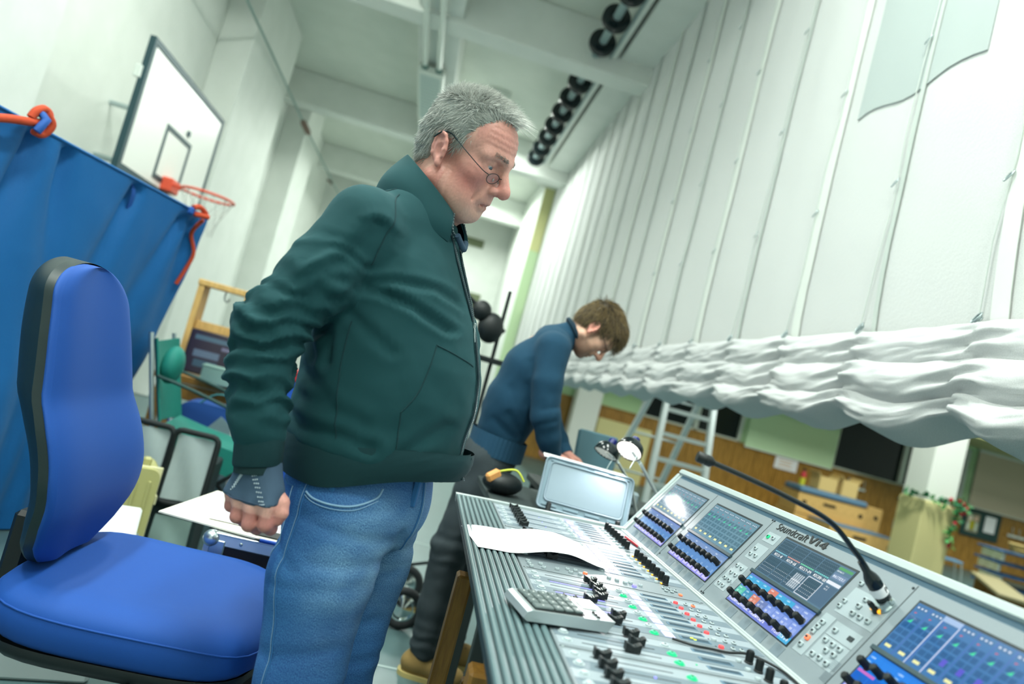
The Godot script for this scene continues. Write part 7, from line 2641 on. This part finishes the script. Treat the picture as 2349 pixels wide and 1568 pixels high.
func build_man_jeans(t: Node3D) -> void:
	var nz := fold_noise(70, 7.0)
	var nf := fold_noise(71, 60.0)
	var nl := fold_noise(72, 3.0)
	var m := mat("denim", Color.WHITE, 0.85)
	m.vertex_color_use_as_albedo = true
	grained(m, noise_tex(0.07, Color(0.35, 0.47, 0.62), Color(1.0, 1.0, 1.0), 256, 2, 77), 34.0, TX.finen, 0.5)
	m.uv1_scale = Vector3(30, 12, 30)
	var s := Sdf.new()
	s.kk = 0.03
	s.ell(Vector3(0.0, 0.93, 0), Vector3(0.134, 0.13, 0.170), 0.03)
	s.cap(Vector3(0.0, 1.0, 0), Vector3(0.005, 0.93, 0), 0.13, 0.135, 0.03)
	s.chain([Vector3(0.010, 0.90, 0.082), Vector3(0.012, 0.78, 0.094), Vector3(0.026, 0.60, 0.097), Vector3(0.03, 0.50, 0.10), Vector3(0.0, 0.30, 0.103), Vector3(-0.02, 0.10, 0.105)], [0.100, 0.094, 0.078, 0.074, 0.072, 0.070], 0.02)
	s.chain([Vector3(0.012, 0.90, -0.082), Vector3(0.022, 0.78, -0.09), Vector3(0.030, 0.60, -0.093), Vector3(0.03, 0.50, -0.095), Vector3(0.0, 0.30, -0.10), Vector3(-0.02, 0.10, -0.10)], [0.100, 0.089, 0.070, 0.068, 0.070, 0.070], 0.02)
	var disp := func(p: Vector3, n: Vector3) -> float:
		var d := 0.003 * nz.get_noise_3d(p.x * 1.5, p.y * 0.8, p.z * 1.5)
		for f in [[Vector2(0.11, 0.93), Vector2(0.0, 0.90), 0.008, 0.003], [Vector2(0.12, 0.87), Vector2(-0.02, 0.89), 0.010, 0.004], [Vector2(0.12, 0.83), Vector2(0.02, 0.82), 0.010, 0.0035], [Vector2(0.10, 0.79), Vector2(-0.05, 0.76), 0.012, 0.003], [Vector2(-0.09, 0.84), Vector2(0.0, 0.80), 0.010, 0.004], [Vector2(0.09, 0.68), Vector2(-0.03, 0.64), 0.014, 0.004], [Vector2(0.10, 0.6), Vector2(-0.02, 0.57), 0.012, 0.004]]:
			var e := seg_dist(Vector2(p.x, p.y), f[0], f[1])
			d -= f[3] * exp(-pow(e / f[2], 2.0))
		# crotch crease from fly to thigh
		if p.x > 0.03:
			var e2 := seg_dist(Vector2(absf(p.z), p.y), Vector2(0.0, 0.80), Vector2(0.055, 0.885))
			d -= 0.006 * exp(-pow(e2 / 0.010, 2.0))
		return d
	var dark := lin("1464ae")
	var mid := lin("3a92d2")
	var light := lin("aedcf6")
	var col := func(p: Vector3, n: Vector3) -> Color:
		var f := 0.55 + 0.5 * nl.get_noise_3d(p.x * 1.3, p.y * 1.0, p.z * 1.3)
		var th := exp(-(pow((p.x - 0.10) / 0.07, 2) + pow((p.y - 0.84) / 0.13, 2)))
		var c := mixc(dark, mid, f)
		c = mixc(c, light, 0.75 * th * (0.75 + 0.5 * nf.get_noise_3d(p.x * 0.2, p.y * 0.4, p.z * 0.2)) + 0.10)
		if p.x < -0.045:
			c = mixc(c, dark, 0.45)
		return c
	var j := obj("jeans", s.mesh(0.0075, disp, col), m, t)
	var thread := mat("thread_pale", hx("8fb6d6"), 0.8)
	var seam := mat("denim_seam", hx("2f6ba4"), 0.85)
	# right side seam, pocket rims, back pocket edge, fly
	var lines := [["side_seam", [Vector3(-0.035, 0.955, 0.2), Vector3(-0.037, 0.90, 0.2), Vector3(-0.036, 0.84, 0.2), Vector3(-0.035, 0.78, 0.2), Vector3(-0.018, 0.70, 0.2), Vector3(-0.012, 0.62, 0.2), Vector3(-0.01, 0.5, 0.2), Vector3(-0.03, 0.3, 0.2), Vector3(-0.04, 0.12, 0.2)], 0.0016, seam],
		["side_stitch", [Vector3(-0.041, 0.955, 0.2), Vector3(-0.043, 0.90, 0.2), Vector3(-0.042, 0.84, 0.2), Vector3(-0.041, 0.78, 0.2), Vector3(-0.024, 0.70, 0.2), Vector3(-0.018, 0.62, 0.2), Vector3(-0.016, 0.5, 0.2)], 0.0006, thread],
		["front_pocket_rim", [Vector3(-0.034, 0.937, 0.2), Vector3(-0.01, 0.929, 0.2), Vector3(0.03, 0.925, 0.18), Vector3(0.062, 0.930, 0.16), Vector3(0.085, 0.947, 0.13), Vector3(0.09, 0.965, 0.12)], 0.0020, thread],
		["front_pocket_stitch", [Vector3(-0.034, 0.930, 0.2), Vector3(-0.01, 0.922, 0.2), Vector3(0.03, 0.918, 0.18), Vector3(0.066, 0.924, 0.16), Vector3(0.092, 0.945, 0.13)], 0.0008, thread],
		["back_pocket_top", [Vector3(-0.075, 0.932, 0.17), Vector3(-0.10, 0.928, 0.15), Vector3(-0.125, 0.925, 0.11)], 0.0018, seam],
		["back_pocket_edge", [Vector3(-0.072, 0.932, 0.17), Vector3(-0.072, 0.89, 0.17), Vector3(-0.078, 0.84, 0.17), Vector3(-0.09, 0.80, 0.15)], 0.0011, thread],
		["fly_seam", [Vector3(0.15, 0.99, 0.03), Vector3(0.15, 0.93, 0.032), Vector3(0.15, 0.87, 0.026), Vector3(0.14, 0.825, 0.008)], 0.0016, seam],
		["fly_stitch", [Vector3(0.15, 0.99, 0.022), Vector3(0.15, 0.93, 0.024), Vector3(0.15, 0.87, 0.018), Vector3(0.14, 0.83, 0.004)], 0.0009, thread]]
	for l in lines:
		var pts := []
		for p in spline(l[1], 5):
			var q := s.onto(p, 0.0)
			pts.append(q + s.grad(q, s.all()) * (disp.call(q, Vector3.ZERO) + 0.0006))
		obj(l[0], tubes(pts, l[2], 5), l[3], j)
	for z in [0.17, 0.06]:
		var p := s.onto(Vector3(0.02 if z > 0.1 else 0.14, 0.965, z), 0.002)
		obj("belt_loop", boxs(p, Vector3(0.012, 0.05, 0.012), 0.002), seam, j)
	for z in [-1.0, 1.0]:
		var sh := Sdf.new()
		sh.kk = 0.02
		sh.chain([Vector3(-0.06, 0.045, 0.105 * z), Vector3(0.06, 0.042, 0.112 * z), Vector3(0.15, 0.036, 0.12 * z)], [0.040, 0.042, 0.034])
		sh.ell(Vector3(-0.02, 0.075, 0.105 * z), Vector3(0.05, 0.05, 0.042))
		var o := obj("shoe", sh.mesh(0.010), mat("shoe_dark", hx("2a2622"), 0.6), t)
		obj("sole", boxs(Vector3(0.045, 0.009, 0.112 * z), Vector3(0.27, 0.018, 0.085), 0.008), M.rubber, o)

func build_man_glove(t: Node3D) -> void:
	var g := grained(mat("glove_slate", hx("46607a"), 0.85), TX.fine, 60.0, TX.finen, 0.4)
	var lt := mat("glove_dot", hx("b9c8d2"), 0.7)
	for d in [1.0, -1.0]:
		var s := Sdf.new()
		hand_prims(s, 0.0035, false, d)
		# trim at the knuckles: the fabric ends in a straight hem
		var cutter := Sdf.new()
		s.cap(Vector3(-0.15, 0.874, 0.26 * d), Vector3(0.0, 0.884, 0.26 * d), 0.032, 0.032, 0.004, true)
		var o := obj("glove", s.mesh(0.0036), g, t)
		var hem := []
		for k in 12:
			var f := k / 11.0
			hem.append(s.onto(Vector3(lerpf(-0.126, -0.034, f), lerpf(0.9105, 0.9175, f), 0.30 * d), 0.0006))
		obj("hem", tubes(hem, 0.0012, 5), mat("glove_hem", hx("2f445c"), 0.85), o)
		# dotted grip patches along both edges of the back of the hand
		if d > 0.0:
			for side in 2:
				for k in 9:
					for c in 3:
						var f := k / 8.0
						var x := lerpf(-0.102, -0.123, f) + c * 0.0045 if side == 0 else lerpf(-0.072, -0.042, f) + c * 0.0050
						var y := lerpf(0.955, 0.925, f) if side == 0 else lerpf(0.962, 0.922, f)
						var p := s.onto(Vector3(x, y + (c - 1) * 0.002, 0.31), 0.0004)
						var q := Shape.new()
						q.ball(p, Vector3(0.0014, 0.0014, 0.0010), 6, 4)
						obj("grip_dot", q, lt, o)
# ---------------------------------------------------------------- the younger man
func build_helper() -> void:
	var t := thing("person", "younger bearded man in a blue jumper bending over the equipment behind the console", "person", Vector3(0.425, 0, -2.92), -deg_to_rad(8.0))
	var nz := fold_noise(80, 6.0)
	var nz2 := fold_noise(81, 20.0)
	var hs := 0.93
	var hb := Basis(Vector3.UP, -deg_to_rad(2.0)) * Basis(Vector3.BACK, -deg_to_rad(52.0))
	var ht := Transform3D(hb.scaled_local(Vector3.ONE * hs), Vector3(0.255, 1.528, 0.0))
	var base := lin("d6a890")
	var red := lin("d0786c")
	var beard := lin("6a4f40")
	var col := func(p: Vector3, n: Vector3) -> Color:
		var c := base
		var az := absf(p.z)
		if az > 0.07 and p.x < 0.02 and p.y > -0.04:
			c = mixc(c, red, 0.6)
		c = mixc(c, red, 0.35 * exp(-p.distance_squared_to(Vector3(0.125, -0.03, 0)) / 0.0008))
		var bd := smoothstep(-0.035, -0.062, p.y + 0.35 * maxf(0.0, 0.03 - p.x)) * smoothstep(-0.15, -0.125, p.y) * smoothstep(-0.015, 0.005, p.x)
		bd = maxf(bd, smoothstep(0.045, 0.055, az) * smoothstep(0.012, 0.022, p.x) * smoothstep(0.042, 0.03, p.x) * smoothstep(0.03, 0.0, p.y))
		if p.x > 0.085 and p.y > -0.08 and p.y < -0.06 and az < 0.02:
			bd *= 0.25
		var m := 0.9 + 0.25 * nz2.get_noise_3d(p.x * 20.0, p.y * 20.0, p.z * 20.0)
		c = mixc(c, beard, 0.72 * bd * m)
		return c
	var hd := head_sdf(true)
	hd.cap(Vector3(-0.02, -0.05, 0), Vector3(-0.018, -0.15, 0.0), 0.052, 0.055, 0.03)
	var head := hd.mesh(0.0042, null, col)
	var hands := Sdf.new()
	hands.kk = 0.008
	# right hand reaching forward and down, left hand beyond it
	for h in [[Vector3(0.205, 0.985, 0.17), Vector3(0.265, 0.975, 0.145), 1.0], [Vector3(0.28, 0.985, -0.10), Vector3(0.34, 0.968, -0.07), -1.0]]:
		var w: Vector3 = h[0]
		var k: Vector3 = h[1]
		var d := (k - w).normalized()
		var sd := Vector3(0, 0, h[2])
		hands.cap(w - d * 0.03, w + d * 0.01, 0.026, 0.026, 0.02)
		for f in 4:
			var o := sd * (0.024 - 0.0165 * f)
			var kn := k + o + Vector3(0, 0.004, 0)
			hands.cap(w + o * 0.6, kn, 0.0155, 0.0125, 0.014)
			var l: float = [0.78, 0.95, 1.0, 0.92][f]
			var a := kn + (d * 0.036 + Vector3(0, -0.010, 0)) * l
			var b := a + (d * 0.020 + Vector3(0, -0.016, 0)) * l
			var c := b + (d * 0.006 + Vector3(0, -0.018, 0)) * l
			hands.chain([kn, a, b, c], [0.0112, 0.0100, 0.0092, 0.0082], 0.004)
		hands.chain([w - sd * 0.014 + d * 0.01, w - sd * 0.040 + d * 0.035 + Vector3(0, -0.01, 0), w - sd * 0.043 + d * 0.062 + Vector3(0, -0.022, 0), w - sd * 0.036 + d * 0.08 + Vector3(0, -0.032, 0)], [0.0135, 0.0118, 0.0105, 0.0088], 0.008)
	var hand_mesh := hands.mesh(0.0036, null, func(p: Vector3, n: Vector3) -> Color: return lin("dc9c8c"))
	var trunk := Sdf.new()
	trunk.chain([Vector3(-0.02, 0.95, 0), Vector3(0.02, 1.2, 0), Vector3(0.08, 1.37, 0), Vector3(0.15, 1.46, 0)], [0.10, 0.10, 0.09, 0.055], 0.03)
	for z in [-1.0, 1.0]:
		trunk.chain([Vector3(-0.03, 0.92, 0.085 * z), Vector3(-0.07 if z > 0 else -0.02, 0.52, 0.10 * z), Vector3(-0.08 if z > 0 else 0.03, 0.09, 0.10 * z)], [0.07, 0.045, 0.03])
	trunk.chain([Vector3(0.10, 1.39, 0.17), Vector3(0.14, 1.13, 0.215), Vector3(0.20, 0.99, 0.172)], [0.04, 0.034, 0.026])
	trunk.chain([Vector3(0.10, 1.39, -0.17), Vector3(0.17, 1.13, -0.20), Vector3(0.275, 0.987, -0.102)], [0.04, 0.034, 0.026])
	var skin := skin_mat("skin_fair")
	obj("body", join_meshes([[head, ht], [hand_mesh, Transform3D.IDENTITY], [trunk.mesh(0.02, null, func(p: Vector3, n: Vector3) -> Color: return base), Transform3D.IDENTITY]]), skin, t)
	for z in [-1.0, 1.0]:
		var q := Shape.new()
		q.ball(Vector3(0.0815, 0.0075, 0.0325 * z), Vector3.ONE * 0.012, 14, 10)
		var e := obj("eye", q, M.eye_white, t)
		e.transform = ht
		q = Shape.new()
		q.ball(Vector3(0.0925, 0.004, 0.0325 * z), Vector3(0.003, 0.005, 0.005), 10, 8)
		obj("iris", q, M.black_gloss, e)
	# hair: thick brown mop, longer on top and over the brow
	var rng := RandomNumberGenerator.new()
	rng.seed = 12
	var cap := Sdf.new()
	cap.kk = 0.02
	cap.ell(Vector3(-0.014, 0.058, 0), Vector3(0.098, 0.091, 0.082))
	cap.ell(Vector3(0.048, 0.075, 0), Vector3(0.066, 0.062, 0.066), 0.03)
	cap.ell(Vector3(-0.045, 0.01, 0), Vector3(0.066, 0.075, 0.070), 0.03)
	var line := func(p: Vector3) -> float:
		if p.x > 0.06:
			return 0.066
		if p.x > 0.022:
			return lerpf(0.012, 0.066, smoothstep(0.03, 0.07, p.x))
		if p.x > -0.03:
			return 0.030
		return lerpf(-0.035, -0.07, smoothstep(-0.035, -0.09, p.x))
	var b0 := lin("57482f")
	var b1 := lin("8a7448")
	var b2 := lin("3a3020")
	var hm := skin_mat("hair_brown", 0.55)
	hm.subsurf_scatter_enabled = false
	var under := obj("hair_cap", cap.mesh(0.006, func(p: Vector3, n: Vector3) -> float: return -0.026 * smoothstep(0.010, -0.006, p.y - line.call(p)), func(p: Vector3, n: Vector3) -> Color: return b2), hm, t)
	under.transform = ht
	var ids := cap.all()
	var roots := []
	var tries := 0
	while roots.size() < 4200 and tries < 30000:
		tries += 1
		var dir := Vector3(rng.randfn(), rng.randfn(), rng.randfn()).normalized()
		var p := Vector3(-0.005, 0.05, 0) + dir * 0.1
		if p.z < -0.05 and rng.randf() < 0.7:
			continue
		for i in 3:
			p -= cap.grad(p, ids) * cap.dist(p, ids)
		if p.y - line.call(p) < 0.0 or p.x < -0.035 and p.y < -0.055:
			continue
		var n := cap.grad(p, ids)
		var top := smoothstep(0.06, 0.12, p.y)
		var fr := smoothstep(0.03, 0.08, p.x)
		var flow := Vector3(0.9, 0.0, 0.1) * top + Vector3(0.7, -0.55, 0) * fr + Vector3(0.25, -0.9, 0) * (1.0 - top) * (1.0 - fr) + Vector3(rng.randfn(), rng.randfn(), rng.randfn()) * 0.2
		var d := (n * 0.3 + flow - n * flow.dot(n) * 0.85).normalized()
		var c := mixc(b0, b1, rng.randf())
		if rng.randf() < 0.3:
			c = b2
		roots.append([p - n * 0.003, d, 0.024 + 0.022 * maxf(top, fr) + 0.01 * rng.randf(), 0.0011, c, Vector3(0.1, -0.2, 0)])
	var hair := obj("hair", strands(roots), hm, t)
	hair.transform = ht
	hair.set_meta("kind", "stuff")
	# dark framed glasses
	var fr := Shape.new()
	for z in [-1.0, 1.0]:
		var ring := []
		for p in rrect(0.036, 0.026, 0.009, 3):
			ring.append(Vector3(0.1125 - absf(p.x) * 0.12, 0.006 + p.y, 0.032 * z + p.x))
		fr.tube(ring, 0.0016, 6, false, 1.0, Vector3.RIGHT, true)
		fr.tube([Vector3(0.109, 0.010, 0.050 * z), Vector3(0.09, 0.014, 0.066 * z), Vector3(0.0, 0.03, 0.08 * z)], 0.0016, 6)
	fr.tube([Vector3(0.114, 0.010, -0.014), Vector3(0.117, 0.012, 0.0), Vector3(0.114, 0.010, 0.014)], 0.0015, 6)
	var g := obj("glasses", fr, M.black, t)
	g.transform = ht
	# jumper
	var wool := grained(mat("jumper_blue", hx("05425e"), 0.92), TX.fine, 30.0, TX.finen, 0.3)
	wool.rim_enabled = true
	wool.rim = 0.2
	var s := Sdf.new()
	s.kk = 0.04
	for z in [-1.0, 1.0]:
		s.chain([Vector3(-0.008, 1.03, 0.055 * z), Vector3(0.010, 1.14, 0.065 * z), Vector3(0.045, 1.29, 0.075 * z), Vector3(0.095, 1.395, 0.075 * z)], [0.108, 0.112, 0.112, 0.082], 0.05)
		s.cap(Vector3(0.10, 1.43, 0.05 * z), Vector3(0.105, 1.395, 0.155 * z), 0.062, 0.064, 0.04)
	s.cap(Vector3(0.10, 1.43, 0), Vector3(0.165, 1.482, 0), 0.075, 0.060, 0.03)
	s.chain([Vector3(0.105, 1.39, 0.17), Vector3(0.112, 1.26, 0.205), Vector3(0.14, 1.125, 0.215), Vector3(0.175, 1.05, 0.195), Vector3(0.20, 0.998, 0.176)], [0.068, 0.062, 0.056, 0.047, 0.039], 0.02)
	s.chain([Vector3(0.105, 1.39, -0.17), Vector3(0.13, 1.26, -0.20), Vector3(0.17, 1.13, -0.20), Vector3(0.24, 1.03, -0.14), Vector3(0.27, 0.995, -0.11)], [0.068, 0.062, 0.056, 0.047, 0.039], 0.02)
	var arm := [Vector3(0.105, 1.39, 0.17), Vector3(0.14, 1.125, 0.215)]
	var jm := obj("jumper", s.mesh(0.0095, func(p: Vector3, n: Vector3) -> float:
		var d := 0.004 * nz.get_noise_3d(p.x * 1.3, p.y * 1.3, p.z * 1.3)
		for f in [[Vector2(0.0, 1.10), Vector2(0.07, 1.03), 0.014, 0.007], [Vector2(-0.05, 1.06), Vector2(0.05, 1.01), 0.014, 0.006], [Vector2(0.03, 1.32), Vector2(0.055, 1.15), 0.014, 0.008], [Vector2(-0.02, 1.2), Vector2(0.05, 1.1), 0.014, 0.004], [Vector2(0.11, 1.08), Vector2(0.18, 1.12), 0.010, 0.005], [Vector2(0.12, 1.15), Vector2(0.19, 1.18), 0.010, 0.004]]:
			var e := seg_dist(Vector2(p.x, p.y), f[0], f[1])
			d -= f[3] * exp(-pow(e / f[2], 2.0)) * smoothstep(0.0, 0.08, p.z)
		return d), wool, t)
	var cuffw := mat("jumper_rib", hx("1a4660"), 0.92)
	var q := Shape.new()
	q.grid(120, 6, func(u: float, v: float) -> Vector3:
		var a := -u * TAU
		var r := 1.0 + 0.012 * sin(u * TAU * 42.0)
		return Vector3(-0.016 + 0.006 * v + 0.120 * r * cos(a), 0.915 + 0.085 * v - 0.12 * (0.112 * cos(a)), 0.172 * r * sin(a)))
	obj("hem", q, cuffw, jm)
	obj("cuff", tubes([Vector3(0.192, 1.012, 0.180), Vector3(0.212, 0.982, 0.168)], [0.0395, 0.036], 20), cuffw, jm)
	obj("cuff", tubes([Vector3(0.262, 1.008, -0.115), Vector3(0.285, 0.982, -0.098)], [0.0395, 0.036], 20), cuffw, jm)
	q = Shape.new()
	var cr := []
	for k in 20:
		var a := TAU * k / 20.0
		cr.append(Vector3(0.178, 1.497, 0) + Vector3(-0.62, 0.78, 0) * cos(a) * 0.060 + Vector3(0, 0, 1) * sin(a) * 0.060)
	q.tube(cr, 0.010, 8, false, 1.0, Vector3(0.78, 0.62, 0), true)
	obj("neck_band", q, mat("band_navy", hx("0c2c3c"), 0.9), jm)
	# trousers and suede shoes
	var tr := grained(mat("trousers_grey", hx("39454a"), 0.85), TX.fine, 24.0, TX.finen, 0.3)
	s = Sdf.new()
	s.kk = 0.03
	s.ell(Vector3(-0.03, 0.91, 0), Vector3(0.118, 0.11, 0.155))
	s.chain([Vector3(-0.035, 0.88, 0.08), Vector3(-0.035, 0.76, 0.09), Vector3(-0.085, 0.52, 0.098), Vector3(-0.088, 0.28, 0.10), Vector3(-0.082, 0.11, 0.10)], [0.10, 0.097, 0.078, 0.064, 0.058], 0.02)
	s.chain([Vector3(-0.03, 0.88, -0.08), Vector3(-0.01, 0.76, -0.09), Vector3(-0.015, 0.52, -0.098), Vector3(0.005, 0.28, -0.10), Vector3(0.015, 0.11, -0.10)], [0.10, 0.095, 0.076, 0.064, 0.058], 0.02)
	obj("trousers", s.mesh(0.010, func(p: Vector3, n: Vector3) -> float:
		var d := 0.005 * nz.get_noise_3d(p.x * 1.3, p.y * 1.3, p.z * 1.3)
		d += 0.004 * sin(p.y * 120.0 + 4.0 * nz.get_noise_3d(p.x, p.y, p.z)) * (exp(-pow((p.y - 0.52) / 0.06, 2)) + exp(-pow((p.y - 0.14) / 0.06, 2)))
		return d), tr, t)
	var suede := grained(mat("suede_tan", hx("a88a50"), 0.85), TX.fine, 20.0)
	for z in [1.0, -1.0]:
		var o := Vector3(-0.085, 0, 0.10) if z > 0.0 else Vector3(0.015, 0, -0.10)
		var sh := Sdf.new()
		sh.kk = 0.02
		sh.chain([o + Vector3(-0.035, 0.05, 0), o + Vector3(0.07, 0.048, 0.006 * z), o + Vector3(0.15, 0.040, 0.014 * z)], [0.042, 0.044, 0.036])
		sh.cap(o + Vector3(-0.01, 0.06, 0), o + Vector3(0.0, 0.115, 0), 0.046, 0.046)
		var so := obj("shoe", sh.mesh(0.008), suede, t)
		q = Shape.new()
		q.extrude(rrect(0.27, 0.092, 0.044, 5), 0.0, 0.018, Transform3D(Basis(Vector3(1, 0, 0.08 * z).normalized(), Vector3(-0.08 * z, 0, 1).normalized(), Vector3.UP), o + Vector3(0.055, 0, 0.006 * z)), true)
		obj("sole", q, mat("sole_tan", hx("c2b070"), 0.7), so)
		for k in 3:
			obj("lace", tubes([o + Vector3(0.045 + 0.022 * k, 0.094 - 0.006 * k, 0.022), o + Vector3(0.05 + 0.022 * k, 0.097 - 0.006 * k, -0.022)], 0.003, 5), M.black, so)
